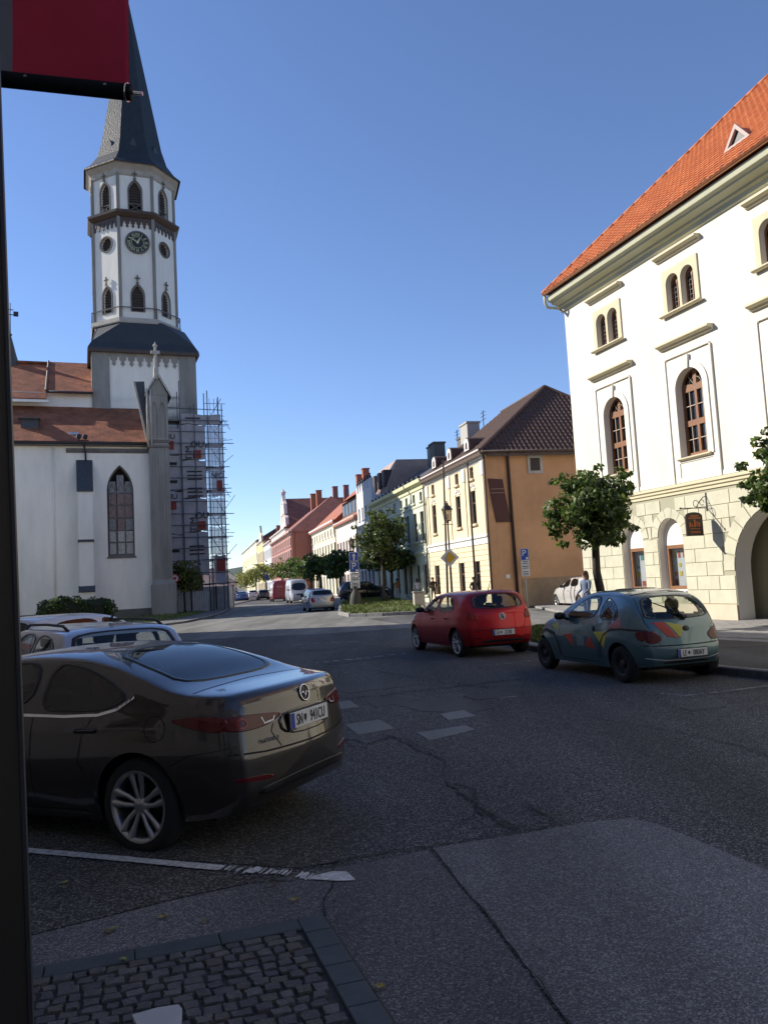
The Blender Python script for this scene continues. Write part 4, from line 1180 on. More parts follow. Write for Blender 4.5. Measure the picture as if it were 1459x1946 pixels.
for c in BAYS:
    w = mesh_obj('upper_window', sur_up, theatre, loc=(c, -0.049, 0))
    cornice_small('window_cornice', 0, 0.98, 11.36, 0.20, 0.22, M_beige, w).location = (0, 0.049, 0)
    moulding('window_sill', [(0, 9.53), (-0.08, 9.54), (-0.13, 9.57), (-0.13, 9.61), (0, 9.615)], -0.90, 0.90, M_beige, w)
    for i, x0 in enumerate((-0.62, 0.05)):
        f = mesh_obj('sash_frame', fr_up[i], w, loc=(0, 0.20, 0))
        p = mesh_obj('pane', pn_up, w, loc=(x0, -0.14, 0)); mesh_obj('leading', gr_up, w, loc=(x0, -0.17, 0))
    w = mesh_obj('tall_arched_window', sur_mid, theatre, loc=(c, -0.066, 0))
    mesh_obj('white_field', pan_mid, w, loc=(0, 0.04, 0))
    mesh_obj('frame', fr_mid, w, loc=(0, 0.25, 0)); mesh_obj('glazing_bar', gl_mid, w, loc=(0, -0.145, 0)); mesh_obj('pane', pn_mid, w, loc=(0, 0.32, 0))
    cornice_small('window_cornice', 0.02, 1.18, 8.54, 0.20, 0.24, M_beige, w).location = (0, 0.066, 0)
    mb = MB(); mb.prism([(-0.07, 7.70), (0.09, 7.70), (0.14, 8.12), (-0.12, 8.12)], -0.05, 0.05); mb.build('keystone', M_cream, w)
    moulding('window_sill', [(0, 4.94), (-0.06, 4.95), (-0.10, 4.98), (-0.10, 5.02), (0, 5.04)], -0.70, 0.72, M_beige, w).location = (0, 0.03, 0)
    for s in (-1, 1):
        x = 0.02 + s * 1.0
        MB().box(x - 0.025, x + 0.025, 0.0, 0.065, 4.3, 8.2).build('field_edge', M_cream, w)
    MB().box(-0.96, 1.0, 0.0, 0.065, 8.21, 8.25).build('field_edge', M_cream, w)
PC = [mat('poster_%d' % i, c, 0.5) for i, c in enumerate([(0.7, 0.65, 0.62), (0.55, 0.10, 0.05), (0.75, 0.55, 0.08), (0.10, 0.32, 0.34), (0.08, 0.07, 0.10), (0.75, 0.72, 0.75)])]
for ni, (x0, x1) in enumerate(NICHE):
    panel('niche_back', arch(x0 - 0.02, x1 + 0.02, 0.93, 2.68, 12), [rect(x0 + 0.10, x1 - 0.02, 1.0, 2.40)], 0.1, M_white, theatre, loc=(0, 0.20, 0))
    sw = panel('shop_window', rect(x0 + 0.101, x1 - 0.021, 1.001, 2.399), [rect(x0 + 0.20, x1 - 0.12, 1.10, 2.29)], 0.09, M_brown, theatre, loc=(0, 0.185, 0))
    MB().box(x0 + 0.15, x1 - 0.05, 0.055, 0.06, 1.03, 2.37).build('pane', glass('shop_glass', (0.85, 0.88, 0.88)), sw)
    MB().box(x0 + 0.1, x1, 0.20, 0.22, 0.98, 2.45).build('display_board', PC[5], sw)
    rp = random.Random(9 + ni)
    for k in range(4):
        for j in range(4):
            xx, zz = x0 + 0.18 + 0.22 * k, 1.12 + 0.29 * j
            if rp.random() < 0.25: continue
            MB().box(xx, xx + rp.uniform(0.08, 0.17), 0.185, 0.195, zz, zz + rp.uniform(0.10, 0.24)).build('poster', PC[rp.randrange(5)], sw)
    MB().box(x0 + 0.02, x1 - 0.01, -0.06, 0.185, 0.88, 0.949).build('niche_ledge', M_white, theatre)
# roof: body planes, then real tiles on the street slope
ov, ez = 0.78, 12.40
rz_ = ez + 7.0 + ov
rf = MB()
RDp = 7.0
HX, HK = -0.18, 0.90
rf.add([(HX, -ov, ez), (30, -ov, ez), (30, RDp, rz_), (HX + HK * (RDp + ov), RDp, rz_), (HX, 2 * RDp + ov, ez), (30, 2 * RDp + ov, ez)], [(0, 1, 2, 3), (0, 3, 4), (3, 2, 5, 4), (0, 4, 5, 1)])
roof = rf.build('hip_roof', M_orange_tile[1], theatre)
TW, TL = 0.215, 0.30
def tile_mesh(m):
    mb = MB()
    n = 6
    vs = []
    for (s, lift) in ((0.0, 0.050), (TL + 0.05, 0.012)):
        for i in range(n + 1):
            u = i / n
            hgt = 0.030 * math.sin(math.pi * u) if u < 1 else 0
            y = s * math.cos(rad(45)) - (lift + hgt) * math.sin(rad(45))
            z = s * math.sin(rad(45)) + (lift + hgt) * math.cos(rad(45))
            vs.append((u * TW * 0.985, y, z))
    for i in range(n + 1):
        u = i / n
        vs.append((u * TW * 0.985, -0.006 * math.sin(rad(45)), 0.006 * math.cos(rad(45))))
    fs = [(i, i + 1, n + 2 + i, n + 1 + i) for i in range(n)] + [(2 * n + 2 + i, 2 * n + 3 + i, i + 1, i) for i in range(n)]
    return mb.add(vs, fs).mesh('roof_tile', [m])
TM = [tile_mesh(m) for m in M_orange_tile]
tl = []
rt_ = random.Random(5)
s = 0.0
while s * math.cos(rad(45)) < RDp + ov - 0.1:
    dy = s * math.cos(rad(45))
    x = math.floor(HK * dy / TW) * TW + HX
    while x < 13.2:
        if x >= HX + HK * dy - TW * 0.5: tl.append((x, -ov + dy - 0.03, ez + dy - 0.02))
        x += TW
    s += TL
Rw = Matrix.Translation(WB0) @ Matrix.Rotation(WA, 4, 'Z')
def inframe(p):
    v = Rw @ Vector(p) - CAM
    d = v.dot(cF)
    X, Y = v.dot(cR) / d * FPX + 729.5, 973 - v.dot(cU) / d * FPX
    return 0 < X < 1459 and 0 < Y < 1946, d
seen = sorted([t for t in tl if inframe(t)[0]], key=lambda t: inframe(t)[1])
near = set(seen[:300])
rest = {0: MB(), 1: MB(), 2: MB()}
for t in tl:
    k = rt_.choice([0, 0, 1, 1, 2])
    if t in near: mesh_obj('roof_tile', TM[k], roof, loc=t)
    else: 
        V = [(v.co.x + t[0], v.co.y + t[1], v.co.z + t[2]) for v in TM[k].vertices]
        rest[0].add(V, [tuple(p.vertices) for p in TM[k].polygons], k)
o = rest[0].build('roof_tiles', M_orange_tile, roof); o['kind'] = 'stuff'
mb = MB()
for k in range(26):
    q = 0.3 * k
    mb.tube([(HX + HK * q, -ov + q, ez + q + 0.05), (HX + HK * (q + 0.34), -ov + q + 0.34, ez + q + 0.34 + 0.07)], [0.10, 0.085], 8)
o = mb.build('hip_ridge_tiles', M_orange_tile[0], roof, True); o['kind'] = 'stuff'
# little triangular roof vent
vn = (8.9, 0.35)
vz = ez + vn[1] + ov
vent = MB().add([(vn[0] - 0.45, vn[1], vz), (vn[0] + 0.45, vn[1], vz), (vn[0], vn[1], vz + 0.52), (vn[0], vn[1] + 0.55, vz + 0.56)], [(0, 2, 3), (1, 3, 2)]).build('roof_vent', M_orange_tile[0], roof)
panel('vent_frame', [(-0.50, -0.02), (0.50, -0.02), (0, 0.62)], [[(-0.34, 0.05), (0.34, 0.05), (0, 0.46)]], 0.08, mat('vent_white', (0.46, 0.37, 0.33), 0.8), vent, loc=(vn[0], vn[1] - 0.12, vz))
MB().prism([(-0.36, 0.03), (0.36, 0.03), (0, 0.48)], 0, 0.02).build('vent_hole', M_iron, vent, loc=(vn[0], vn[1] - 0.03, vz))

# hanging sign on its bracket
sg = thing('hanging_sign', 'dark hanging sign with orange emblem on an iron bracket by the archway', 'sign', Rw @ Vector((6.75, 0, 0)), WA)
M_sor = mat('sign_orange', (0.50, 0.13, 0.03), 0.6)
mb = MB(); mb.tube([(0, -0.03, 3.40), (0, -0.98, 3.40)], 0.016, 6); mb.tube([(0, -0.03, 3.75), (0, -0.15, 3.72), (0, -0.3, 3.58), (0, -0.42, 3.42)], 0.012, 6); mb.tube([(0, -0.42 + 0.10 * math.cos(t), 3.53 + 0.10 * math.sin(t)) for t in np.linspace(0, 5.5, 14)], 0.010, 5)
mb.tube([(0, -0.2 + 0.08 * math.cos(t), 3.56 + 0.08 * math.sin(t)) for t in np.linspace(0, 5.5, 12)], 0.010, 5); mb.lathe([(0.0, 0), (0.03, 0.01), (0.03, 0.05), (0, 0.06)], 8, M=Matrix.Translation((0, -0.99, 3.37))); mb.box(-0.03, 0.03, -0.04, 0.0, 3.3, 3.85); mb.build('bracket', M_iron, sg)
Ms = Matrix.Rotation(math.pi / 2, 4, 'Z')
bd = panel('sign_board', arch(-0.30, 0.30, 2.58, 3.16, 12, rise=0.12), [], 0.045, mat('sign_dark_wood', (0.035, 0.018, 0.014), 0.5, var=0.3, vscale=10), sg, loc=(0.0225, -0.55, 0), rot=(0, 0, math.pi / 2))
for face, yy in ((1, -0.006), (-1, 0.051)):
    def sgn(x0, x1, z0, z1): MB().box(x0, x1, yy - 0.004, yy + 0.004, z0, z1).build('emblem', M_sor, bd)
    for z in (2.66, 2.70, 2.78): sgn(-0.18, 0.18, z, z + 0.02)
    sgn(-0.20, -0.14, 2.84, 2.98); sgn(-0.03, 0.03, 2.84, 3.06); sgn(0.13, 0.19, 2.84, 2.98); sgn(-0.11, -0.07, 2.84, 2.94); sgn(0.06, 0.10, 2.86, 3.0); sgn(-0.22, 0.22, 3.09, 3.12); sgn(-0.15, 0.15, 3.15, 3.18)
for x in (-0.2, 0.2):
    mb = MB(); mb.tube([(0, -0.55 + x, 3.20), (0, -0.55 + x, 3.40)], 0.008, 5); mb.build('hanger', M_iron, sg)

# ------------------------------------------------------------------ the row of houses along the street
_wc = {}
def win_meshes(w, h, m_fr, arched=False, bars=1):
    key = (round(w, 2), round(h, 2), m_fr.name, arched, bars)
    if key in _wc: return _wc[key]
    t = 0.07
    hs = [rect(t, w / 2 - t / 2, t, h * 0.62), rect(w / 2 + t / 2, w - t, t, h * 0.62), rect(t, w / 2 - t / 2, h * 0.62 + t, h - t), rect(w / 2 + t / 2, w - t, h * 0.62 + t, h - t)] if bars else [rect(t, w - t, t, h - t)]
    f = fill2d(rect(0, w, 0, h), hs, 0.08); f.materials.append(m_fr)
    p = MB().box(0.02, w - 0.02, 0, 0.01, 0.02, h - 0.02).mesh('pane', [M_pane])
    s = MB(); s.bbox(-0.10, w + 0.10, -0.14, 0.10, -0.12, 0.0, 0.02)
    sm = s.mesh('window_sill', [])
    tr_ = fill2d(rect(-0.14, w + 0.14, -0.02, h + 0.16), [rect(0, w, -0.019, h)], 0.05)
    _wc[key] = (f, p, sm, tr_)
    return _wc[key]
_trimm = {}
def with_mat(me, m):
    k = (me.name, m.name)
    if k not in _trimm:
        c = me.copy(); c.materials.clear(); c.materials.append(m); _trimm[k] = c
    return _trimm[k]
def house_win(parent, x, z, w, h, m_fr, m_trim, trim=True, y=0.0):
    f, p, s, t = win_meshes(w, h, m_fr)
    o = mesh_obj('window', f, parent, loc=(x, y + 0.14, z))
    mesh_obj('pane', p, o, loc=(0, 0.05, 0))
    mesh_obj('window_sill', with_mat(s, m_trim), o, loc=(0, -0.14, 0))
    if trim: mesh_obj('window_trim', with_mat(t, m_trim), o, loc=(0, -0.188, 0))
    return o
M_wfr = mat('frame_white', (0.62, 0.60, 0.56), 0.6)
M_wfb = mat('frame_brown', (0.10, 0.055, 0.035), 0.6)
def facade(h, W, ze, m_wall, rows, cols, m_fr, m_trim, base=0.0, trim=True, depth=0.4):
    hs = []; ws = []
    for (z0, z1, w) in rows:
        for c in cols:
            if isinstance(c, tuple):
                if c[1] and z0 not in c[1]: continue
                c = c[0]
            hs.append(rect(c - w / 2, c + w / 2, z0, z1)); ws.append((c - w / 2, z0, w, z1 - z0))
    wall = panel('street_wall', rect(0, W, base, ze), hs, depth, m_wall, h)
    for a in ws: house_win(h, *a, m_fr, m_trim, trim)
    return wall
def gable_roof(h, x0, x1, y0, y1, ze, zr, m, hip0=0, hip1=0, ov=0.35, th=0.14):
    ym = (y0 + y1) / 2
    k = (zr - ze) / (ym - y0)
    a = [(x0, y0 - ov, ze - k * ov), (x1, y0 - ov, ze - k * ov), (x1 - hip1, ym, zr), (x0 + hip0, ym, zr), (x0, y1 + ov, ze - k * ov), (x1, y1 + ov, ze - k * ov)]
    b = [(p[0], p[1], p[2] - th) for p in a]
    fs = [(0, 1, 2, 3), (3, 2, 5, 4), (0, 3, 4), (1, 5, 2), (6, 7, 1, 0), (7, 11, 5, 1), (10, 6, 0, 4)]
    return MB().add(a + b, fs).build('roof', m, h)
def chimney(parent, x, y, z0, z1, w=0.7, d=0.7, m=None):
    mb = MB(); mb.box(x, x + w, y, y + d, z0, z1); mb.bbox(x - 0.07, x + w + 0.07, y - 0.07, y + d + 0.07, z1, z1 + 0.14, 0.02); return mb.build('chimney', m or M_stone_l, parent)
def pipe(parent, x, z0, z1, m=None, y=-0.10, r_=0.05):
    mb = MB(); mb.tube([(x, y - 0.25, z1), (x, y, z1 - 0.35), (x, y, z0)], r_, 8); return mb.build('downpipe', m or M_copper_d, parent, True)
def row_origin(t1): return RQ + RD * t1
RZ = math.atan2(-RD.y, -RD.x)
TRIMW = mat('trim_white', (0.78, 0.76, 0.73), 0.9)
M_browntile = mat('brown_pantiles', (0.105, 0.062, 0.046), 0.75, var=0.35, vscale=6)
M_darkroof = mat('dark_sheet_roof', (0.075, 0.06, 0.058), 0.7, var=0.3, vscale=1.5, bump=0.5, bscale=9, bdist=0.04)
M_redroof = mat('red_tile_roof', (0.36, 0.115, 0.06), 0.8, var=0.35, vscale=1.5, bump=0.6, bscale=9, bdist=0.05)
M_redroof2 = mat('faded_red_roof', (0.25, 0.095, 0.07), 0.8, var=0.3, vscale=1.2, bump=0.6, bscale=9, bdist=0.05)

# 1 yellow street front with orange gable side
W = 11.0
y1 = thing('yellow_house', 'corner house with pale yellow street front, orange gable side and brown hipped roof', 'house', row_origin(11.0), RZ)
M_yel = mat('stucco_yellow', (0.72, 0.59, 0.40), 0.9, var=0.06, vscale=1)
M_ora = mat('stucco_orange', (0.60, 0.33, 0.165), 0.9, var=0.24, vscale=0.45, bump=0.2, bscale=20)
fcols = [1.55, 6.35, 8.9]
facade(y1, W, 8.0, M_yel, [(0.75, 2.55, 1.0), (4.55, 6.35, 0.85), (7.0, 7.65, 0.62)], fcols, M_wfb, M_yel, trim=False)
MB().box(W - 0.3, W, 0.41, 11.3, 0, 8.05).build('gable_wall', M_ora, y1)
MB().box(W - 0.001, W + 0.012, 0.0, 0.40, 0, 8.0).build('gable_edge', M_ora, y1)
MB().box(0, W - 0.31, 0.45, 11.3, 0, 8.04).build('body', M_ora, y1)
mb = MB(); mb.box(W - 0.02, W + 0.02, 1.6, 11.2, 0.0, 1.5); mb.build('damp_plinth', mat('damp_plaster', (0.36, 0.25, 0.15), 0.9, var=0.3, vscale=1.5), y1)
moulding('belt_course', [(0, 3.40), (-0.06, 3.42), (-0.06, 3.70), (-0.16, 3.76), (-0.16, 3.84), (0, 3.9)], -0.02, W + 0.05, TRIMW, y1)
moulding('eaves_cornice', [(0, 7.85), (-0.08, 7.88), (-0.10, 8.02), (-0.30, 8.12), (-0.34, 8.28), (0.1, 8.30)], -0.05, W + 0.1, TRIMW, y1)
MB().box(0, W, -0.035, -0.001, 7.72, 7.849).build('frieze', TRIMW, y1)
rp = gable_roof(y1, -0.1, W + 0.35, 0, 11.3, 8.35, 12.6, M_browntile, 0, 4.6)
# raised pantile rows on the two slopes in view
def pantiles(parent, P0, U, V, nu, nv, wu, lv, clip, m):
    mb = MB()
    nrm = U.cross(V).normalized()
    if nrm.z < 0: nrm = -nrm
    for j in range(nv):
        for i in range(nu):
            c = P0 + U * (wu * (i + 0.5)) + V * (lv * (j + 0.5))
            if not clip(c): continue
            p = P0 + U * (wu * i) + V * (lv * j)
            q = [p + nrm * 0.03, p + U * wu * 0.5 + nrm * 0.10, p + U * wu * 0.95 + nrm * 0.03]
            s_ = [a + V * lv * 1.05 - nrm * 0.03 for a in q]
            mb.add(q + s_ + [p, p + U * wu * 0.95], [(0, 1, 4, 3), (1, 2, 5, 4), (6, 7, 2, 1, 0)])
    o = mb.build('pantiles', m, parent); o['kind'] = 'stuff'; return o
kz = (12.6 - 8.35) / 5.65
he = Vector((W + 0.35, -0.35, 8.35 - kz * 0.35)); ha = Vector((W + 0.35 - 4.6, 5.65, 12.6)); hb = Vector((W + 0.35, 11.65, he.z))
vv = (ha - (he + hb) / 2); vl = vv.length; vv.normalize()
pantiles(rp, he, Vector((0, 1, 0)), vv, 44, 20, 12.0 / 44, vl / 20, lambda c: abs(c.y - 5.65) < 6.0 * (1 - ((c - (he + hb) / 2).dot(vv)) / vl), M_browntile)
sv = Vector((0, 6.0, 12.6 - he.z)).normalized(); sl = Vector((0, 6.0, 12.6 - he.z)).length
pantiles(rp, Vector((-0.1, he.y, he.z)), Vector((1, 0, 0)), sv, 40, 20, 11.45 / 40, sl / 20, lambda c: c.x < W + 0.35 - 4.6 * (c.y + 0.35) / 6.0, M_browntile)
mb = MB(); mb.tube([he + Vector((0, 0, .08)), ha + Vector((0, 0, .08))], 0.11, 8); mb.tube([hb + Vector((0, 0, .08)), ha + Vector((0, 0, .08))], 0.11, 8); mb.tube([ha + Vector((0, 0, .08)), Vector((-0.1, 5.65, 12.68))], 0.11, 8); mb.build('ridge_tiles', M_browntile, rp)
for x in (1.2, 4.4, 7.6):
    dm = MB(); dm.prism(arch(-0.42, 0.42, 0, 0.35, 8), -0.15, 1.9, M=Matrix.Translation((x, 0.45, 8.75))); dm = dm.build('eyebrow_dormer', M_browntile, rp)
    panel('dormer_face', arch(-0.36, 0.36, 0.02, 0.34, 8), [arch(-0.2, 0.2, 0.08, 0.3, 6)], 0.03, TRIMW, dm, loc=(x, 0.26, 8.75))
MB().box(W + 0.36, W + 0.42, 0.0, 11.6, he.z - 0.25, he.z - 0.02).build('eaves_board', M_copper_d, y1)
mb = MB(); mb.tube([(W + 0.45, -0.3, he.z - 0.02), (W + 0.45, 11.6, he.z - 0.02)], 0.08, 8); mb.build('gutter', M_copper_d, y1, True)
mb = MB(); mb.tube([(W + 0.42, 1.15, he.z - 0.1), (W + 0.10, 1.25, 7.7), (W + 0.10, 1.30, 0.0)], 0.075, 8); mb.build('downpipe', mat('pipe_dark', (0.05, 0.03, 0.025), 0.6), y1, True)
mb = MB(); mb.tube([(W + 0.07, -0.07, 8.0), (W + 0.07, -0.07, 0.0)], 0.06, 8); mb.build('downpipe', M_copper_d, y1, True)
gw = panel('gable_window', rect(2.35, 3.2, 6.93, 7.9), [rect(2.5, 3.05, 7.08, 7.75)], 0.06, M_stone_l, y1, loc=(W + 0.06, 0, 0), rot=(0, 0, math.pi / 2))
mb = MB(); mb.box(2.5, 3.05, 0.03, 0.05, 7.08, 7.75)
for k in range(7): mb.box(2.5, 3.05, 0.0, 0.029, 7.10 + 0.095 * k, 7.15 + 0.095 * k)
mb.build('louvre', M_louvre, gw)
bdm = mat('board_maroon', (0.085, 0.028, 0.02), 0.7, var=0.2, vscale=2)
bd2 = panel('wall_board', [(0.12, 6.72), (0.90, 6.66), (1.02, 5.6), (1.22, 4.45), (0.42, 4.45), (0.24, 5.6)][::-1], [], 0.05, bdm, y1, loc=(W + 0.08, 0, 0), rot=(0, 0, math.pi / 2))
for z in (6.15, 5.95): MB().box(0.22, 0.93, -0.008, -0.001, z, z + 0.04).build('board_line', mat('board_text', (0.28, 0.16, 0.12), 0.7), bd2)
panel('info_plate', rect(0.75, 0.95, 1.55, 1.75), [], 0.04, TRIMW, y1, loc=(W + 0.05, 0, 0), rot=(0, 0, math.pi / 2))
for c in fcols:
    for k in range(5):
        a = rad(180 * k / 4)
        mb = MB(); mb.bbox(-0.10, 0.10, -0.06, -0.001, -0.06, 0.06, 0.03); mb.build('stucco_ornament', TRIMW, y1, loc=(c + 0.38 * math.cos(a), 0, 6.45 + 0.22 * math.sin(a)), rot=(0, -a, 0))
for x in (0.35, 4.9, 7.65, 10.6):
    MB().box(x - 0.14, x + 0.14, -0.05, -0.001, 3.91, 7.71).build('pilaster', M_yel, y1)
    mb = MB(); mb.bbox(-0.24, 0.24, -0.10, -0.001, 6.95, 7.71, 0.05); mb.build('capital', TRIMW, y1, loc=(x, 0, 0))
zz = 0.30
while zz < 3.3:
    cut = sorted((c - 0.5, c + 0.5) for c in fcols) if 0.5 < zz < 2.6 else []
    cur = 0.05
    for b0, b1 in cut + [(W - 0.05, W)]:
        if b0 - cur > 0.1: MB().bbox(cur, b0, -0.03, -0.001, zz + 0.012, zz + 0.268, 0.012).build('rustic_band', M_yel, y1)
        cur = b1
    zz += 0.28

# 2 pale green house
W = 16.4
g2 = thing('green_house', 'long pale green house with dark roof, crossed by the tower shadow', 'house', row_origin(27.5), RZ)
M_gre = mat('stucco_palegreen', (0.60, 0.62, 0.48), 0.9, var=0.06, vscale=1)
gc = [1.2, 3.4, 5.6, 7.8, 9.9, 11.4, 13.4, 15.2]
facade(g2, W, 8.0, M_gre, [(0.7, 2.7, 0.95), (4.3, 6.25, 0.85), (6.95, 7.55, 0.6)], gc, M_wfb, M_gre, trim=False)
MB().box(0, W, 0.45, 11, 0, 8.0).build('body', M_gre, g2)
moulding('belt_course', [(0, 3.35), (-0.06, 3.38), (-0.10, 3.5), (-0.10, 3.56), (0, 3.62)], 0, W, M_gre, g2)
moulding('belt_course', [(0, 6.55), (-0.04, 6.57), (-0.08, 6.66), (0, 6.72)], 0, W, M_gre, g2)
moulding('eaves_cornice', [(0, 7.7), (-0.08, 7.74), (-0.12, 7.95), (-0.40, 8.10), (-0.46, 8.32), (0.1, 8.34)], 0, W, mat('cornice_yellowish', (0.68, 0.66, 0.42), 0.9), g2)
rp = gable_roof(g2, 0, W, 0, 11, 8.45, 11.7, M_darkroof)
pipe(g2, W - 0.12, 0, 8.3)
chimney(rp, 10.2, 4.5, 10.5, 11.9, 1.6, 1.0, M_plinth); chimney(rp, 13.6, 3.6, 10.4, 12.2, 1.5, 0.9, mat('chimney_grey', (0.4, 0.38, 0.35), 0.9)); chimney(rp, 3.2, 4.2, 10.6, 12.5, 0.8, 0.8, M_iron); chimney(rp, 6.2, 3.5, 10.2, 12.2, 1.3, 0.9, M_plinth)
for x, z in ((8.8, 13.0), (14.6, 13.2)):
    mb = MB(); mb.tube([(x, 5, 11), (x, 5, z)], 0.03, 5)
    for k in range(3): mb.tube([(x - 0.45, 5, z - 0.15 - 0.25 * k), (x + 0.45, 5, z - 0.15 - 0.25 * k)], 0.02, 4)
    mb.build('aerial', M_iron, rp)
for x in np.arange(0.6, W - 0.4, 1.2):
    mb = MB(); mb.box(x, x + 0.5, -0.25, -0.05, 8.42, 8.60); mb.build('snow_guard', M_iron, rp)
sd_ = mat('shop_display_grey', (0.35, 0.42, 0.48), 0.3)
for x in (6.7, 8.6): MB().box(x, x + 0.3, -0.02, -0.001, 0.2, 2.9).build('door_jamb', M_gre, g2)

# 3 tall white house with swallow-tail parapet
W = 6.6
h3 = thing('parapet_house', 'narrow grey white house with swallow-tailed parapet and tan mansard behind', 'house', row_origin(34.2), RZ)
M_gw = mat('stucco_greywhite', (0.66, 0.66, 0.66), 0.9, var=0.06, vscale=1)
facade(h3, W, 9.4, M_gw, [(0.7, 2.8, 1.0), (4.2, 6.1, 0.8), (7.4, 8.5, 0.6)], [1.0, 2.5, 4.1, 5.6], M_wfb, M_gw, trim=False)
MB().box(0, W, 0.45, 11, 0, 9.2).build('body', M_gw, h3)
moulding('belt_course', [(0, 6.6), (-0.1, 6.64), (-0.2, 6.8), (-0.2, 6.9), (0, 6.95)], 0, W, M_gw, h3)
pr_ = [(0, 9.4)]
n = 6
for i in range(n):
    a = W * i / n; b = W / n
    pr_ += [(a + 0.02, 10.1), (a + 0.10 * b, 10.75), (a + 0.28 * b, 10.35), (a + 0.46 * b, 10.75), (a + 0.56 * b, 10.1), (a + 0.6 * b, 9.9), (a + 0.96 * b, 9.9)]
pr_ += [(W, 9.4)]
panel('swallowtail_parapet', pr_[::-1], [], 0.3, M_gw, h3)
for i in range(n):
    mb = MB(); mb.lathe([(0.0, 10.7), (0.12, 10.75), (0.15, 10.9), (0.05, 11.05), (0.1, 11.15), (0, 11.25)], 8, M=Matrix.Translation((W * i / n + 0.1 * W / n + 0.05, 0.15, 0))); mb.build('parapet_knob', M_iron, h3)
mb = MB(); mb.add([(0, 1.2, 9.2), (W, 1.2, 9.2), (W, 2.4, 12.2), (0, 2.4, 12.2), (0, 9, 12.2), (W, 9, 12.2), (0, 10.5, 9.2), (W, 10.5, 9.2)], [(0, 1, 2, 3), (3, 2, 5, 4), (4, 5, 7, 6), (1, 7, 5, 2), (0, 3, 4, 6)]); mn = mb.build('mansard', mat('mansard_tan', (0.38, 0.27, 0.22), 0.8, var=0.2), h3)
for x in (1.4, 3.4, 5.2):
    MB().box(x, x + 0.9, 1.3, 2.6, 10.0, 11.4).build('mansard_dormer', M_darkroof, mn)

# 4 house with dormers, white and pink
def simple_house(name, label, t0, t1, ze, zr, m_wall, m_roof, rows, ncol, m_fr, m_trim, depth=11, side=None, trim=True, ch=((0.3, 4.5, 1.6),), ww=None, pitch_ov=0.35, out=0.0, hip=0):
    W = t1 - t0 - 0.15
    h = thing(name, label, 'house', row_origin(t1 - 0.07) - RIN * out, RZ)
    cols = [W * (i + 0.5) / ncol for i in range(ncol)]
    facade(h, W, ze - 0.3, m_wall, rows, cols, m_fr, m_trim, trim=trim)
    MB().box(0, W, 0.45, depth, 0, ze - 0.3).build('body', m_wall, h)
    moulding('eaves_cornice', [(0, ze - 0.6), (-0.1, ze - 0.55), (-0.14, ze - 0.38), (-0.36, ze - 0.22), (-0.40, ze - 0.08), (0.1, ze - 0.06)], 0, W, m_trim, h)
    moulding('belt_course', [(0, rows[0][1] + 0.6), (-0.08, rows[0][1] + 0.63), (-0.08, rows[0][1] + 0.8), (0, rows[0][1] + 0.85)], 0, W, m_trim, h)
    r_ = gable_roof(h, -0.05, W + 0.05, 0, depth, ze, zr, m_roof, 0, hip, pitch_ov)
    k = (zr - ze) / (depth / 2)
    if not hip: MB().prism([(0.02, ze - 0.3), (depth - 0.02, ze - 0.3), (depth / 2, zr - 0.2)], W - 0.25, W - 0.02, M=Matrix(((0, 1, 0, 0), (1, 0, 0, 0), (0, 0, 1, 0), (0, 0, 0, 1)))).build('gable_wall', side or m_wall, h)
    for (fx, y, hh) in ch: chimney(r_, W * fx, y, ze + k * min(y, depth - y) - 0.2, ze + k * min(y, depth - y) + hh, 0.8, 0.8, mat('brick_chimney', (0.33, 0.12, 0.07), 0.9, var=0.3, vscale=5))
    pipe(h, W - 0.1, 0, ze - 0.2)
    return h, r_, W
M_pink = mat('stucco_pink', (0.66, 0.53, 0.48), 0.9, var=0.06)
M_w2 = mat('stucco_offwhite', (0.70, 0.69, 0.66), 0.9, var=0.06)
h4, r4, W4 = simple_house('dormer_house', 'white and pinkish house with long dark dormer under the eaves', 34.2, 46.3, 8.2, 12.4, M_w2, M_redroof, [(0.6, 2.6, 0.9), (4.1, 6.0, 0.75)], 7, M_wfb, M_pink)
mb = MB(); mb.box(1.0, W4 - 1.2, 0.6, 4.2, 8.6, 10.2); mb = mb.build('roof_dormer', M_darkroof, r4)
MB().add([(0.7, 0.2, 10.2), (W4 - 0.9, 0.2, 10.2), (W4 - 0.9, 5, 11.9), (0.7, 5, 11.9)], [(0, 1, 2, 3)]).build('dormer_roof', M_redroof, mb)
for i in range(5): MB().box(1.5 + i * 1.9, 2.4 + i * 1.9, 0.57, 0.599, 8.8, 9.9).build('dormer_window', M_pane, mb)
M_cr = mat('stucco_paleyellow', (0.74, 0.66, 0.44), 0.9, var=0.05)
h5, r5, W5 = simple_house('orange_roof_house', 'pale yellow house under a steep bright orange roof with two chimneys', 46.3, 66.2, 8.8, 14.0, M_cr, M_redroof, [(0.6, 2.7, 1.0), (4.2, 6.3, 0.9), (7.1, 7.9, 0.7)], 9, M_wfb, TRIMW, 12, ch=((0.3, 5.2, 2.0), (0.5, 5.2, 2.2)))
M_rd = mat('stucco_red', (0.32, 0.125, 0.10), 0.9, var=0.10)
h6, r6, W6 = simple_house('red_house', 'dark red house with steep brown mansard roof in the middle of the row', 66.2, 97, 9.2, 14.2, M_rd, M_redroof2, [(0.6, 2.8, 1.1), (4.3, 6.6, 0.95), (7.2, 8.2, 0.8)], 11, M_wfr, M_pink, 13, side=M_rd, ch=((0.35, 5.5, 2.6), (0.55, 5.5, 2.4)), out=2.6, hip=6)
M_cw = mat('stucco_creamwhite', (0.72, 0.68, 0.60), 0.9, var=0.05)
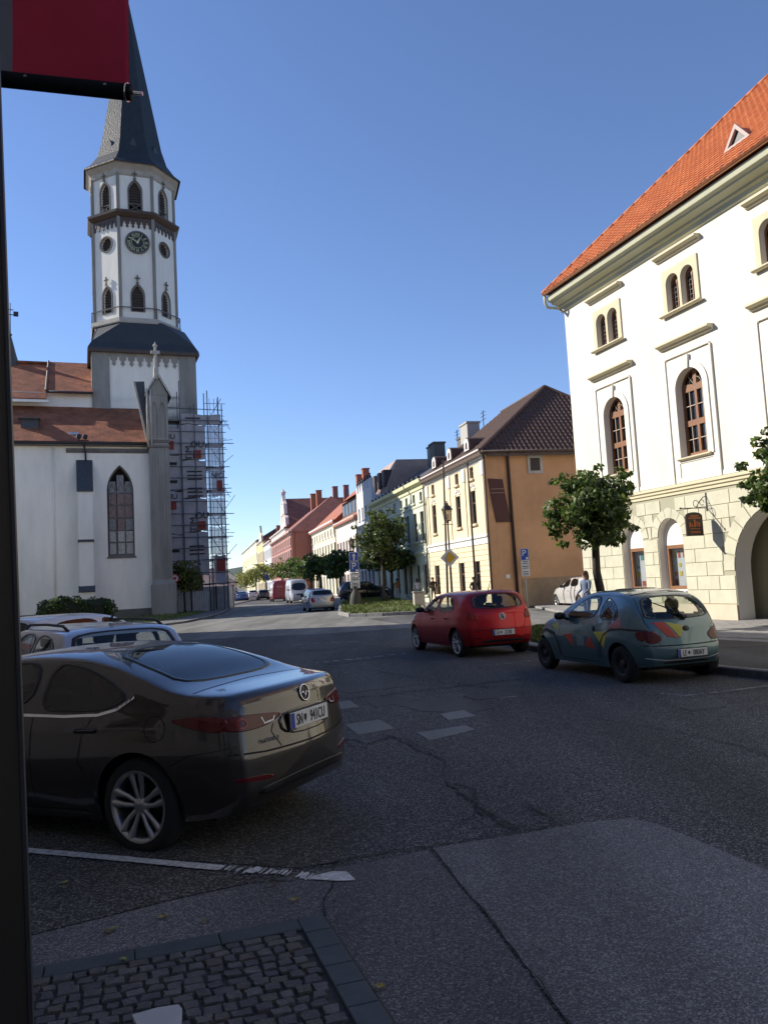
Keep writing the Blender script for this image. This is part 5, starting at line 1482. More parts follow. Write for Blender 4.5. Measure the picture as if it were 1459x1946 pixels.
h7, r7, W7 = simple_house('gabled_house', 'tall cream house with pink baroque gable above the row', 97, 126.7, 12.0, 15.5, M_cw, M_redroof2, [(0.6, 2.9, 1.2), (4.4, 6.6, 1.0), (8.0, 10.2, 1.0)], 10, M_wfr, TRIMW, 14, ch=((0.4, 6, 2.0),))
gb = [(W7 - 10, 11.8), (W7 - 9.2, 13.6), (W7 - 7.8, 14.2), (W7 - 7.4, 16.2), (W7 - 6.2, 16.8), (W7 - 5.0, 18.0), (W7 - 3.8, 16.8), (W7 - 2.6, 16.2), (W7 - 2.2, 14.2), (W7 - 0.8, 13.6), (W7, 11.8)]
gbo = panel('baroque_gable', gb[::-1], [rect(W7 - 6.9, W7 - 6.1, 13.0, 14.5), rect(W7 - 3.9, W7 - 3.1, 13.0, 14.5)], 0.6, M_pink, h7)
for dz in (12.0, 14.3, 16.3): MB().box(W7 - 9.0 + (dz - 12) * 0.8, W7 - 1.0 - (dz - 12) * 0.8, -0.15, -0.001, dz, dz + 0.25).build('gable_band', TRIMW, gbo)
mb = MB(); mb.lathe([(0, 17.9), (0.4, 18.1), (0.5, 18.5), (0.15, 18.8), (0.0, 19.3)], 8, M=Matrix.Translation((W7 - 5, 0.3, 0))); mb.build('gable_urn', M_pink, gbo)
rx = MB().add([(W7 - 10.2, 0.3, 11.9), (W7 - 5, 0.3, 17.3), (W7 + 0.2, 0.3, 11.9), (W7 - 10.2, 15, 11.9), (W7 - 5, 15, 17.3), (W7 + 0.2, 15, 11.9)], [(0, 1, 4, 3), (1, 2, 5, 4), (3, 4, 5)]).build('cross_roof', M_redroof2, h7)
MB().box(W7 - 0.35, W7 - 0.02, 0.46, 14.5, 8.0, 11.9).build('side_wall', M_pink, h7)
chimney(rx, W7 - 4.2, 9, 16.0, 19.0, 0.9, 0.9, M_rd); chimney(rx, W7 - 4.2, 11, 16.0, 19.2, 0.9, 0.9, M_rd)
simple_house('white_house', 'plain white house between the gabled house and a yellow one', 126.7, 147.6, 11.6, 15.6, M_gw, M_redroof2, [(0.6, 2.9, 1.2), (4.4, 6.6, 1.0), (8.0, 10.0, 1.0)], 8, M_wfr, TRIMW, 13)
h9, r9, W9 = simple_house('gold_house', 'golden yellow house with small curved gable far down the row', 147.6, 168.5, 13.0, 16.6, mat('stucco_gold', (0.72, 0.56, 0.25), 0.9, var=0.05), M_redroof2, [(0.6, 2.9, 1.2), (4.4, 6.6, 1.0), (8.0, 10.4, 1.0)], 8, M_wfr, TRIMW, 13)
panel('curved_gable', [(W9 * 0.3, 12.7), (W9 * 0.7, 12.7), (W9 * 0.66, 14.4), (W9 * 0.55, 15.2), (W9 * 0.5, 17.0), (W9 * 0.45, 15.2), (W9 * 0.34, 14.4)], [], 0.5, M_cr, h9)
simple_house('end_house', 'long pale yellow house closing the far end of the row', 168.5, 246, 14.2, 18.2, mat('stucco_lemon', (0.74, 0.70, 0.44), 0.9, var=0.05), M_darkroof, [(0.6, 3.0, 1.4), (4.8, 7.2, 1.2), (8.8, 11.0, 1.2)], 16, M_wfr, TRIMW, 14, ch=())

# house and roofs on the far side of the road, past the church
def left_house(name, label, px, Y, w, dpt, ze, zr, m_w, m_r, ch=True):
    p = AT(px, 1120, Y)
    h = thing(name, label, 'house', (p.x - w, p.y, 0), rad(13))
    facade(h, w, ze, m_w, [(0.8, 2.2, 0.9)], [w * 0.3, w * 0.72], M_wfb, m_w, trim=False)
    MB().box(0, w, 0.45, dpt, 0, ze).build('body', m_w, h)
    o = MB().add([(-0.3, -0.4, ze - 0.2), (w / 2, -0.4, zr), (w + 0.3, -0.4, ze - 0.2), (-0.3, dpt, ze - 0.2), (w / 2, dpt, zr), (w + 0.3, dpt, ze - 0.2)], [(0, 1, 4, 3), (1, 2, 5, 4)]).build('roof', m_r, h)
    MB().prism([(0, ze), (w, ze), (w / 2, zr - 0.1)], 0.0, 0.3).build('gable', m_w, h)
    if ch: chimney(o, w * 0.55, 2.0, zr - 0.6, zr + 1.6, 0.5, 0.5, mat('chimney_pale', (0.5, 0.47, 0.42), 0.9))
left_house('small_house', 'small house with brown gable roof and chimney beyond the scaffolding', 447, 112, 6.5, 12, 2.8, 5.0, M_pink, M_browntile)
left_house('cottage', 'low cottage with red roof at the far end of the street', 466, 190, 9, 10, 3.2, 6.6, M_cw, M_redroof, False)

# ------------------------------------------------------------------ buildings round the photographer: they shade the near road
def block_house(name, label, corner, along, length, depth, ze, zr, m_w, ncol, rows):
    """corner is the left end of its street front seen from outside"""
    d = Vector((*along, 0)).normalized()
    h = thing(name, label, 'building', (corner[0], corner[1], 0), math.atan2(d.y, d.x))
    facade(h, length, ze, m_w, rows, [length * (i + 0.5) / ncol for i in range(ncol)], M_wfb, TRIMW)
    MB().box(0, length, 0.41, depth, 0, ze).build('body', m_w, h)
    moulding('eaves_cornice', [(0, ze - 0.5), (-0.15, ze - 0.45), (-0.2, ze - 0.2), (-0.45, ze - 0.05), (-0.45, ze + 0.1), (0.1, ze + 0.12)], 0, length, TRIMW, h)
    gable_roof(h, -0.3, length + 0.3, 0, depth, ze + 0.15, zr, M_redroof, 5, 5, 0.4)
    return h
M_th = mat('townhall_plaster', (0.62, 0.58, 0.50), 0.9, var=0.08, vscale=1)
block_house('town_hall', 'big pale hall whose long shadow falls over the near road', (0.67, -7.1), (-0.47, 0.88), 51, 15, 15.0, 18.2, M_th, 14, [(1.0, 3.4, 1.4), (5.5, 8.2, 1.4), (10.0, 12.4, 1.4)])
block_house('sky_block_house', 'plain unseen house added behind the viewer to block sky light', (34, -10), (-1, 0), 32, 12, 10.5, 14.5, M_cw, 9, [(0.8, 3.0, 1.3), (4.6, 6.8, 1.1), (7.9, 9.4, 1.0)])  # unseen house, added to block sky light and darken the foreground

# ------------------------------------------------------------------ trees and hedge
def leafm(name, col):
    m = bpy.data.materials.new(name)
    m.use_nodes = True
    nt = m.node_tree
    nt.nodes.clear()
    out = nt.nodes.new('ShaderNodeOutputMaterial')
    mx = nt.nodes.new('ShaderNodeMixShader'); mx.inputs[0].default_value = 0.38
    b = nt.nodes.new('ShaderNodeBsdfPrincipled'); b.inputs['Base Color'].default_value = (*col, 1); b.inputs['Roughness'].default_value = 0.5
    t = nt.nodes.new('ShaderNodeBsdfTranslucent'); t.inputs[0].default_value = (col[0] * 1.5, col[1] * 1.5, col[2], 1)
    nt.links.new(b.outputs[0], mx.inputs[1]); nt.links.new(t.outputs[0], mx.inputs[2]); nt.links.new(mx.outputs[0], out.inputs[0])
    return m
M_leaf = [leafm('leaf_dark', (0.041, 0.068, 0.019)), leafm('leaf_mid', (0.070, 0.115, 0.027)), leafm('leaf_light', (0.128, 0.182, 0.041))]
M_leaf_y = [leafm('leaf_dark2', (0.061, 0.081, 0.022)), leafm('leaf_olive', (0.135, 0.162, 0.038)), leafm('leaf_yellow', (0.270, 0.243, 0.047))]
M_bark = mat('bark', (0.060, 0.048, 0.038), 0.95, var=0.4, vscale=12, bump=0.9, bscale=18, bdist=0.03)
def leaf_mesh(name, centres, n, size, mats, seed, weights=(5, 4, 2), up=0.35, shell=0.5):
    """many folded leaf-sized faces spread through clumps (centre, radii)"""
    r = np.random.default_rng(seed)
    vol = np.array([max(1e-3, c[1][0] * c[1][1] * c[1][2]) ** 0.75 for c in centres]); vol /= vol.sum()
    cnt = r.multinomial(n, vol)
    V = []; F = []; MI = []
    k = 0
    for (c, rad_), m in zip(centres, cnt):
        d = r.normal(size=(m, 3)); d /= np.linalg.norm(d, axis=1)[:, None]
        q = r.random(m) ** (1 / 3.0) * (1 - shell) + shell * (0.75 + 0.35 * r.random(m))
        P = np.array(c) + d * q[:, None] * np.array(rad_)
        nrm = d * 0.6 + r.normal(size=(m, 3)) * 0.55 + np.array([0, 0, up]); nrm /= np.linalg.norm(nrm, axis=1)[:, None]
        a = np.cross(nrm, r.normal(size=(m, 3))); a /= np.linalg.norm(a, axis=1)[:, None]
        b = np.cross(nrm, a)
        s = size * (0.65 + 0.7 * r.random(m))[:, None]
        fold = nrm * s * 0.25
        p0 = P - a * s; p1 = P + b * s * 0.62 - fold * 0.5; p2 = P + a * s - fold; p3 = P - b * s * 0.62 - fold * 0.5
        pts = np.stack([p0, p1, p2, p3], 1).reshape(-1, 3)
        V.append(pts)
        idx = np.arange(m) * 4 + k
        F += [t for i in idx for t in ((i, i + 1, i + 2), (i, i + 2, i + 3))]
        mi = r.choice(3, size=m, p=np.array(weights) / sum(weights))
        MI += [x for x in mi for _ in (0, 1)]
        k += m * 4
    me = bpy.data.meshes.new(name)
    me.from_pydata(np.concatenate(V).tolist(), [], F)
    for m in mats: me.materials.append(m)
    me.polygons.foreach_set('material_index', [int(x) for x in MI])
    me.update()
    return me
def tree(label, loc, th, tr_, crown, n, size, seed, mats=M_leaf, weights=(5, 4, 2), nclump=26, group=None, name='street_tree', clump=0.42, shell=0.5, lean=0.0):
    """crown: (centre height, radius xy, radius z)"""
    r = random.Random(seed)
    t = thing(name, label, 'tree', loc, r.uniform(0, 6.28), group)
    cz, rx, rz = crown
    mb = MB()
    pts = []; rr = []
    for i in range(7):
        f = i / 6
        pts.append((lean * f + r.uniform(-1, 1) * 0.02 * th, r.uniform(-1, 1) * 0.02 * th, th * f * 1.1)); rr.append(tr_ * (1.35 if i == 0 else 1.0 - 0.25 * f))
    mb.tube(pts, rr, 10)
    top = Vector(pts[-1])
    cl = []
    for i in range(nclump):
        z = -1 + 2 * (i + 0.5) / nclump
        a = i * 2.399963 + r.uniform(-.3, .3)
        q = math.sqrt(max(0, 1 - z * z))
        k = r.uniform(0.55, 0.86) if i % 3 else r.uniform(0.1, 0.55)
        c = Vector((q * math.cos(a) * rx * k, q * math.sin(a) * rx * k, cz + z * rz * k))
        s = clump * r.uniform(0.75, 1.25)
        cl.append((tuple(c), (rx * s, rx * s, rz * s * 0.8)))
        if i % 2 == 0:
            mid_ = top.lerp(c, 0.5) + Vector((0, 0, 0.05 * rz))
            mb.tube([top - Vector((0, 0, 0.1 * th)), mid_, c], [tr_ * 0.42, tr_ * 0.22, tr_ * 0.07], 6)
    for i in range(26):                       # stray shoots breaking the outline
        a = r.uniform(0, 6.28); z = r.uniform(-0.7, 0.95); q = math.sqrt(1 - z * z)
        kk = r.uniform(0.95, 1.14); c = (q * math.cos(a) * rx * kk, q * math.sin(a) * rx * kk, cz + z * rz * kk)
        cl.append((c, (rx * 0.14, rx * 0.14, rz * 0.09)))
    mb.build('trunk', M_bark, t, True)
    mesh_obj('crown', leaf_mesh('crown', cl, n, size, mats, seed, weights, shell=shell), t)
    return t
tp = AT(1137, 1100, 20.3)
tree('round clipped young tree with dark trunk before the cream building, behind the teal car', (tp.x, tp.y, 0.1), 2.15, 0.125, (3.25, 1.12, 1.12), 7600, 0.068, 3, nclump=38, clump=0.31)
tp = AT(1540, 1100, 14.4)
tree('round clipped tree cut off by the right picture edge', (tp.x, tp.y, 0.1), 2.1, 0.11, (3.1, 1.0, 1.04), 5200, 0.066, 4, nclump=34, clump=0.27)
tree('tall loose tree on the grass island behind the parking sign', (-0.3, 54.0, zg(54) + 0.05), 2.3, 0.15, (4.25, 1.75, 2.0), 6500, 0.10, 5, [M_leaf[0], M_leaf_y[0], M_leaf_y[1]], (5, 4, 2), 30, name='broad_tree', clump=0.36)
tree('low dark spreading tree just behind the grass island', (0.3, 56.4, zg(56)), 2.0, 0.13, (2.95, 2.3, 0.85), 5200, 0.11, 6, M_leaf, (6, 3, 1), 24, name='broad_tree', clump=0.40)
SG = 'clipped trees lining the street'
for i, (px, Y, cz, rx, rz, lab, ms, wts) in enumerate([
        (648, 66, 3.3, 1.6, 1.3, 'clipped street tree left of the tall parking sign', M_leaf, (5, 4, 2)), (610, 74, 3.4, 1.7, 1.3, 'dark clipped street tree above the silver estate car', M_leaf, (7, 3, 1)),
        (592, 84, 3.6, 1.7, 1.3, 'clipped street tree above the grey van', M_leaf, (6, 4, 1)), (560, 100, 3.9, 2.1, 1.5, 'clipped street tree between the two vans and the red house', M_leaf, (5, 4, 2)),
        (537, 118, 4.2, 2.2, 1.6, 'clipped street tree above the red van roof', M_leaf_y, (5, 5, 1)), (506, 135, 4.3, 2.4, 1.9, 'clipped street tree near the far parked cars', M_leaf_y, (5, 4, 2)),
        (487, 150, 4.3, 2.4, 2.0, 'rounded tree before the far golden house', M_leaf_y, (4, 5, 2)), (468, 160, 3.6, 2.2, 1.9, 'yellowing tree at the far end of the street', M_leaf_y, (1, 3, 6))]):
    p = AT(px, 1120, Y)
    tree(lab, (p.x, p.y, 0.05), cz - rz * 0.7, 0.12, (cz, rx, rz), 1500, 0.17, 20 + i, ms, wts, 16, SG, clump=0.45)
p = AT(352, 1150, 61.5)
tree('small olive tree in front of the stone pier and the scaffolding', (p.x, p.y, 0.1), 1.6, 0.10, (2.75, 1.45, 1.3), 2600, 0.11, 41, M_leaf_y, (5, 4, 1), 20, clump=0.42)
# hedge below the church wall
p0, p1 = AT(70, 1160, 46.5), AT(213, 1160, 48.5)
hd = thing('hedge', 'dark clipped hedge in front of the church wall', 'hedge', ((p0.x + p1.x) / 2, (p0.y + p1.y) / 2, 0.05), math.atan2(p1.y - p0.y, p1.x - p0.x))
L = (p1 - p0).length
r = random.Random(2)
cl = []
for i in range(46):
    x = -L / 2 + L * r.random(); z = r.uniform(0.2, 1.62)
    if abs(x) > L / 2 - 0.35: z *= 0.78
    cl.append(((x * 0.95, r.uniform(-0.5, 0.5), z), (0.42, 0.42, 0.32)))
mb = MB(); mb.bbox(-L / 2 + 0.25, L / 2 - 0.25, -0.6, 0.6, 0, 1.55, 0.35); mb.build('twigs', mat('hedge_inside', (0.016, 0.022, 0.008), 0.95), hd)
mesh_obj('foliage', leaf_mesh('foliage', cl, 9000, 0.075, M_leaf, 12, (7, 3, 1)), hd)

# ------------------------------------------------------------------ cars
def pchip(pts):
    x = np.array([p[0] for p in pts], float); y = np.array([p[1] for p in pts], float)
    h = np.diff(x); dl = np.diff(y) / h
    m = np.zeros(len(x))
    for i in range(1, len(x) - 1):
        if dl[i - 1] * dl[i] > 0:
            w1, w2 = 2 * h[i] + h[i - 1], h[i] + 2 * h[i - 1]
            m[i] = (w1 + w2) / (w1 / dl[i - 1] + w2 / dl[i])
    m[0], m[-1] = dl[0], dl[-1]
    def f(v):
        v = min(max(v, x[0]), x[-1])
        i = min(max(int(np.searchsorted(x, v) - 1), 0), len(h) - 1)
        t = (v - x[i]) / h[i]
        return float((2 * t**3 - 3 * t**2 + 1) * y[i] + (t**3 - 2 * t**2 + t) * h[i] * m[i] + (-2 * t**3 + 3 * t**2) * y[i + 1] + (t**3 - t**2) * h[i] * m[i + 1])
    return f
G_SIDE = pchip([(-0.6, 0.86), (0.0, 0.925), (0.18, 0.965), (0.42, 0.995), (0.62, 1.0), (0.80, 0.985), (0.92, 0.972), (1.0, 0.945)])
def car_shell(S, res=1.0):
    """body skin: x from the rear bumper (0) to the nose (L), y left, z up"""
    L, r0 = S['L'], S['r']
    zt, zb, wf = pchip(S['top']), pchip(S['belt']), pchip(S['width'])
    zs0 = S.get('sill', 0.24)
    zlow = pchip(S.get('low', [(0, zs0 + 0.06), (0.5, zs0 + 0.02), (1.0, zs0), (L - 0.9, zs0), (L - 0.3, zs0 - 0.02), (L, zs0 + 0.02)]))
    ra = r0 + S.get('gap', 0.055)
    xs = set(np.linspace(0, L, int(90 * res)).tolist())
    for e in (0.004, 0.012, 0.025, 0.045, 0.07, 0.1, 0.14): xs |= {e, L - e}
    for xw in S['axles']:
        xs = {x for x in xs if not (abs(abs(x - xw) - ra) < 0.015)}
        for t in np.linspace(0, math.pi, int(22 * res)): xs.add(xw + (ra - 0.0005) * math.cos(t))
        xs |= {xw - ra - 0.0008, xw + ra + 0.0008}
    xs = sorted(xs)
    n1, n2, n3 = int(11 * res), int(12 * res), int(10 * res)
    tum = S.get('tumble', 0.36)
    fl = S.get('flare', 0.012)
    rings = []
    def ring(x):
        zl = zlow(x)
        zsill = zl
        for xw in S['axles']:
            if abs(x - xw) < ra: zsill = max(zsill, r0 + math.sqrt(ra * ra - (x - xw) ** 2))
        B, T, W = zb(x), zt(x), wf(x)
        T = max(T, B + 0.015)
        for xw in S['axles']:
            d = abs(x - xw) / (ra * 1.35)
            if d < 1: W += fl * (1 - d * d)
        zsill = min(zsill, B - 0.03)
        half = []
        for u in np.linspace(0, 1, n1):
            z = zsill + (B - zsill) * u
            half.append((W * G_SIDE((z - zl) / (B - zl)), z))
        hh = T - B
        A = half[-1]
        Bp = (A[0] - tum * hh * 0.80 - 0.012, B + hh * 0.80)
        for u in np.linspace(0, 1, n2)[1:]:
            bow = 0.035 * hh * math.sin(math.pi * u)
            half.append((A[0] + (Bp[0] - A[0]) * u + bow, A[1] + (Bp[1] - A[1]) * u))
        c1 = (Bp[0] - tum * hh * 0.14, Bp[1] + hh * 0.15)
        c2 = (Bp[0] * 0.62, T)
        for u in np.linspace(0, 1, n3)[1:]:
            v = 1 - u
            half.append((v**3 * Bp[0] + 3 * v * v * u * c1[0] + 3 * v * u * u * c2[0], v**3 * Bp[1] + 3 * v * v * u * c1[1] + 3 * v * u * u * c2[1] + u**3 * T))
        return [(y, z) for y, z in half] + [(-y, z) for y, z in half[::-1][1:]]
    rsh, fsh = S['rear'], S['front']
    def shift(x, y, z):
        o = x
        w = max(0.0, 1 - x / 0.75); o += w * w * rsh(y, z)
        w = max(0.0, 1 - (L - x) / 0.8); o -= w * w * fsh(y, z)
        return o
    V = []; F = []
    R0 = [(x, ring(x)) for x in xs]
    n = len(R0[0][1])
    for x, rg in R0:
        for (y, z) in rg: V.append((shift(x, y, z), y, z))
    for i in range(len(R0) - 1):
        for k in range(n - 1): F.append((i * n + k, (i + 1) * n + k, (i + 1) * n + k + 1, i * n + k + 1))
    for end in (0, 1):
        x, rg = R0[-1] if end else R0[0]
        base = (len(R0) - 1) * n if end else 0
        zc = (min(p[1] for p in rg) + max(p[1] for p in rg)) / 2
        prev = list(range(base, base + n))
        for f in (0.94, 0.86, 0.76, 0.65, 0.53, 0.40, 0.27, 0.14, 0.03):
            cur = []
            for (y, z) in rg:
                yy, zz = y * f, zc + (z - zc) * f
                cur.append(len(V)); V.append((shift(x, yy, zz), yy, zz))
            for k in range(n):
                j = (k + 1) % n
                q = (prev[k], prev[j], cur[j], cur[k])
                F.append(q if not end else q[::-1])
            prev = cur
        F.append(tuple(prev) if not end else tuple(prev[::-1]))
    return V, F
def chaikin(poly, it=2, k=0.22):
    for _ in range(it):
        out = []
        for i in range(len(poly)):
            a, b = poly[i], poly[(i + 1) % len(poly)]
            out += [(a[0] + (b[0] - a[0]) * k, a[1] + (b[1] - a[1]) * k), (a[0] + (b[0] - a[0]) * (1 - k), a[1] + (b[1] - a[1]) * (1 - k))]
        poly = out
    return poly
def dens(poly, step):
    out = []
    for i in range(len(poly)):
        a, b = Vector(poly[i]), Vector(poly[(i + 1) % len(poly)])
        n = max(1, int((b - a).length / step))
        out += [tuple(a.lerp(b, j / n)) for j in range(n)]
    return out
def inpoly(p, poly):
    c = False
    for i in range(len(poly)):
        a, b = poly[i], poly[i - 1]
        if (a[1] > p[1]) != (b[1] > p[1]) and p[0] < (b[0] - a[0]) * (p[1] - a[1]) / (b[1] - a[1]) + a[0]: c = not c
    return c
class Skin:
    def __init__(s, V, F):
        s.bvh = BVHTree.FromPolygons([Vector(v) for v in V], F)
        s.L = max(v[0] for v in V)
    def hit(s, mode, a, b):
        if mode == 'L': o, d = Vector((a, 3, b)), Vector((0, -1, 0))
        elif mode == 'R': o, d = Vector((a, -3, b)), Vector((0, 1, 0))
        elif mode == 'B': o, d = Vector((-3, a, b)), Vector((1, 0, 0))
        elif mode == 'F': o, d = Vector((s.L + 3, a, b)), Vector((-1, 0, 0))
        else: o, d = Vector((a, b, 4)), Vector((0, 0, -1))
        h = s.bvh.ray_cast(o, d)
        if h[0] is None:
            q = Vector({'L': (a, 0.8, b), 'R': (a, -0.8, b), 'B': (0, a, b), 'F': (s.L, a, b), 'T': (a, b, 1.2)}[mode])
            h = s.bvh.find_nearest(q)
        nrm = h[1] if h[1].dot(d) < 0 else -h[1]
        return h[0], nrm
    def patch(s, mode, poly, off=0.004, rnd_=2, rings=(1.0, 0.9, 0.75, 0.55, 0.3, 0.0), rim=0.012, inner=None, step=0.05, k=0.22):
        """sheet that lies on the skin inside an outline"""
        q = dens(chaikin(poly, rnd_, k), step) if rnd_ else dens(poly, step)
        cx = sum(p[0] for p in q) / len(q); cy = sum(p[1] for p in q) / len(q)
        fac = rings if inner is None else (1.0, (1 + inner) / 2, inner)
        V = []; F = []
        n = len(q)
        lay = []
        def lay_ring(f, o):
            ids = []
            for p in q:
                h, nn = s.hit(mode, cx + (p[0] - cx) * f, cy + (p[1] - cy) * f)
                ids.append(len(V)); V.append(h + nn * o)
            return ids
        lay.append(lay_ring(1.0, off - rim))
        for f in fac:
            if f == 0.0:
                h, nn = s.hit(mode, cx, cy); V.append(h + nn * off); lay.append([len(V) - 1] * n)
            else: lay.append(lay_ring(f, off))
        if inner is not None: lay.append(lay_ring(inner, off - rim))
        for a, b in zip(lay[:-1], lay[1:]):
            for i in range(n):
                j = (i + 1) % n
                F.append((a[i], a[j], b[j], b[i]) if b[i] != b[j] else (a[i], a[j], b[i]))
        bm = MB(); bm.add(V, F)
        return bm, q
    def line(s, mode, pts, w=0.007, off=0.0015, step=0.04, closed=False):
        P = [Vector(p) for p in pts]
        if closed: P.append(P[0])
        D = []
        for a, b in zip(P[:-1], P[1:]):
            n = max(1, int((b - a).length / step)); D += [a.lerp(b, i / n) for i in range(n)]
        D.append(P[-1])
        V = []; F = []
        for i, p in enumerate(D):
            d = D[min(i + 1, len(D) - 1)] - D[max(i - 1, 0)]
            d.normalize(); nn = Vector((-d.y, d.x)) * w / 2
            for q in (p + nn, p - nn):
                h, nr = s.hit(mode, q.x, q.y); V.append(h + nr * off)
        for i in range(len(D) - 1): F.append((2 * i, 2 * i + 1, 2 * i + 3, 2 * i + 2))
        return MB().add(V, F)
def fix_normals(me):
    bm = bmesh.new(); bm.from_mesh(me); bmesh.ops.recalc_face_normals(bm, faces=bm.faces); bm.to_mesh(me); bm.free(); return me
M_rubber = mat('tyre_rubber', (0.012, 0.012, 0.012), 0.85, bump=0.2, bscale=60)
M_trimb = mat('black_plastic', (0.014, 0.014, 0.015), 0.5)
M_seal = mat('window_seal', (0.008, 0.008, 0.009), 0.35)
M_gap = mat('panel_gap', (0.004, 0.004, 0.004), 0.9)
M_chrome = mat('chrome', (0.75, 0.75, 0.76), 0.12, metal=1.0)
M_alloy = mat('alloy_silver', (0.42, 0.42, 0.43), 0.32, metal=0.85)
M_lens_r = mat('lamp_red', (0.26, 0.006, 0.008), 0.25, spec=0.4)
M_lens_d = mat('lamp_dark_red', (0.09, 0.002, 0.004), 0.22, spec=0.4)
M_lens_w = mat('lamp_clear', (0.62, 0.62, 0.63), 0.12, coat=1.0)
M_lens_o = mat('lamp_amber', (0.55, 0.16, 0.02), 0.15, coat=1.0)
M_seat = mat('seat_cloth', (0.020, 0.020, 0.022), 0.9)
M_plate = mat('plate_white', (0.68, 0.67, 0.62), 0.4)
M_pink_ink = mat('plate_ink', (0.012, 0.012, 0.012), 0.5)
M_eu = mat('plate_blue', (0.02, 0.04, 0.32), 0.4)
GL_car = glass('car_glass', (0.80, 0.84, 0.81))
GL_dark = glass('car_glass_privacy', (0.10, 0.11, 0.12))
GL_far = mat('car_glass_far', (0.010, 0.012, 0.015), 0.05, spec=0.7)
_wm = {}
def wheel_meshes(r, w, kind):
    key = (r, w, kind)
    if key in _wm: return _wm[key]
    ri = r * (0.74 if kind in ('ten', 'five', 'twin') else 0.62)
    X = Matrix.Rotation(math.pi / 2, 4, 'X')       # axis along y, outside at -y of the lathe -> +y after mirroring below
    ty = MB(); ty.lathe([(ri, w * 0.46), (ri + 0.015, w * 0.5), (r * 0.90, w * 0.5), (r * 0.975, w * 0.44), (r, w * 0.30), (r, -w * 0.30), (r * 0.975, -w * 0.44), (r * 0.90, -w * 0.5), (ri, -w * 0.46)], 40)
    rm = MB(); rm.lathe([(ri + 0.006, w * 0.49), (ri - 0.012, w * 0.49), (ri - 0.025, w * 0.40), (ri - 0.03, -w * 0.40), (ri, -w * 0.46)], 40)
    rm.lathe([(0.0, w * 0.40), (0.050, w * 0.40), (0.062, w * 0.36), (0.066, w * 0.20)], 20)
    bk = MB(); bk.lathe([(0.0, -w * 0.05), (ri - 0.028, -w * 0.05)], 24)
    bk.lathe([(0.05, 0.02), (ri * 0.62, 0.02), (ri * 0.62, -0.01)], 24)
    nsp = {'ten': 10, 'five': 5, 'twin': 5, 'cover': 9, 'steel': 8}[kind]
    if kind in ('ten', 'five', 'twin', 'cover'):
        for i in range(nsp):
            angs = [2 * math.pi * i / nsp]
            if kind == 'twin': angs = [angs[0] - 0.20, angs[0] + 0.20]
            for a in angs:
                w0, w1 = (0.018, 0.034) if kind == 'ten' else ((0.022, 0.026) if kind == 'twin' else (0.034, 0.045))
                if kind == 'cover': w0, w1 = 0.02, 0.06
                a2 = a + (0.20 if (kind == 'ten' and i % 2) else (-0.06 if kind == 'ten' else 0))
                pts = []
                for (rr, ang, hw, zz) in ((0.045, a, w0, w * 0.36), (ri * 0.55, (a + a2) / 2, (w0 + w1) / 2 * 0.8, w * 0.40), (ri - 0.008, a2, w1, w * 0.46)):
                    d = Vector((math.cos(ang), math.sin(ang), 0)); t = Vector((-d.y, d.x, 0))
                    pts.append([d * rr - t * hw + Vector((0, 0, zz - 0.008)), d * rr - t * hw * 0.45 + Vector((0, 0, zz + 0.008)), d * rr + t * hw * 0.45 + Vector((0, 0, zz + 0.008)), d * rr + t * hw + Vector((0, 0, zz - 0.008)), d * rr + Vector((0, 0, zz - 0.04))])
                vs = [p for q in pts for p in q]
                fs = [(5 * j + k, 5 * j + (k + 1) % 5, 5 * j + 5 + (k + 1) % 5, 5 * j + 5 + k) for j in range(2) for k in range(5)]
                rm.add(vs, fs)
    else:
        rm.lathe([(ri - 0.02, w * 0.30), (ri * 0.80, w * 0.34), (ri * 0.55, w * 0.20), (ri * 0.28, w * 0.26), (0, w * 0.28)], 24)
    M2 = Matrix(((1, 0, 0, 0), (0, 0, 1, 0), (0, -1, 0, 0), (0, 0, 0, 1)))
    out = []
    for m, matl in ((ty, M_rubber), (rm, M_trimb if kind == 'steel' else M_alloy), (bk, M_gap)):
        m.v = [tuple(M2 @ Vector(p)) for p in m.v]
        out.append(fix_normals(m.mesh('wheel', [matl], True)))
    _wm[key] = out
    return out
def plate(parent, skin, y, z, txt, yw=0.52, h=0.115, rot=0.0, x=None):
    p, nn = skin.hit('B', y, z)
    px = (x if x is not None else p.x) - 0.012
    tilt = 0.0
    e = mesh_obj('number_plate', MB().bbox(-yw / 2, yw / 2, -0.006, 0.006, -h / 2, h / 2, 0.003).mesh('number_plate', [M_plate]), parent, loc=(px, y, z), rot=(rot, 0, -math.pi / 2))
    MB().box(-yw / 2 - 0.012, yw / 2 + 0.012, 0.0065, 0.014, -h / 2 - 0.012, h / 2 + 0.012).build('plate_holder', M_trimb, e)
    MB().box(-yw / 2 + 0.002, -yw / 2 + 0.045, -0.0085, -0.0065, -h / 2 + 0.003, h / 2 - 0.003).build('plate_flag', M_eu, e)
    a, b = txt.split(' ')
    m1 = text_mesh(a, h * 0.98, 0.003, sx=0.62 * yw / 0.52); m1.materials.append(M_pink_ink)
    mesh_obj('plate_lettering', m1, e, loc=(-yw * 0.285, -0.0085, -0.004))
    m2 = text_mesh(b, h * 0.98, 0.003, sx=0.66 * yw / 0.52); m2.materials.append(M_pink_ink)
    mesh_obj('plate_lettering', m2, e, loc=(yw * 0.20, -0.0085, -0.004))
    MB().prism([(-0.018, 0.026), (-0.018, -0.006), (0, -0.03), (0.018, -0.006), (0.018, 0.026)], -0.009, -0.0065).build('plate_crest', M_pink_ink, e, loc=(-yw * 0.135, 0, 0))
    return e
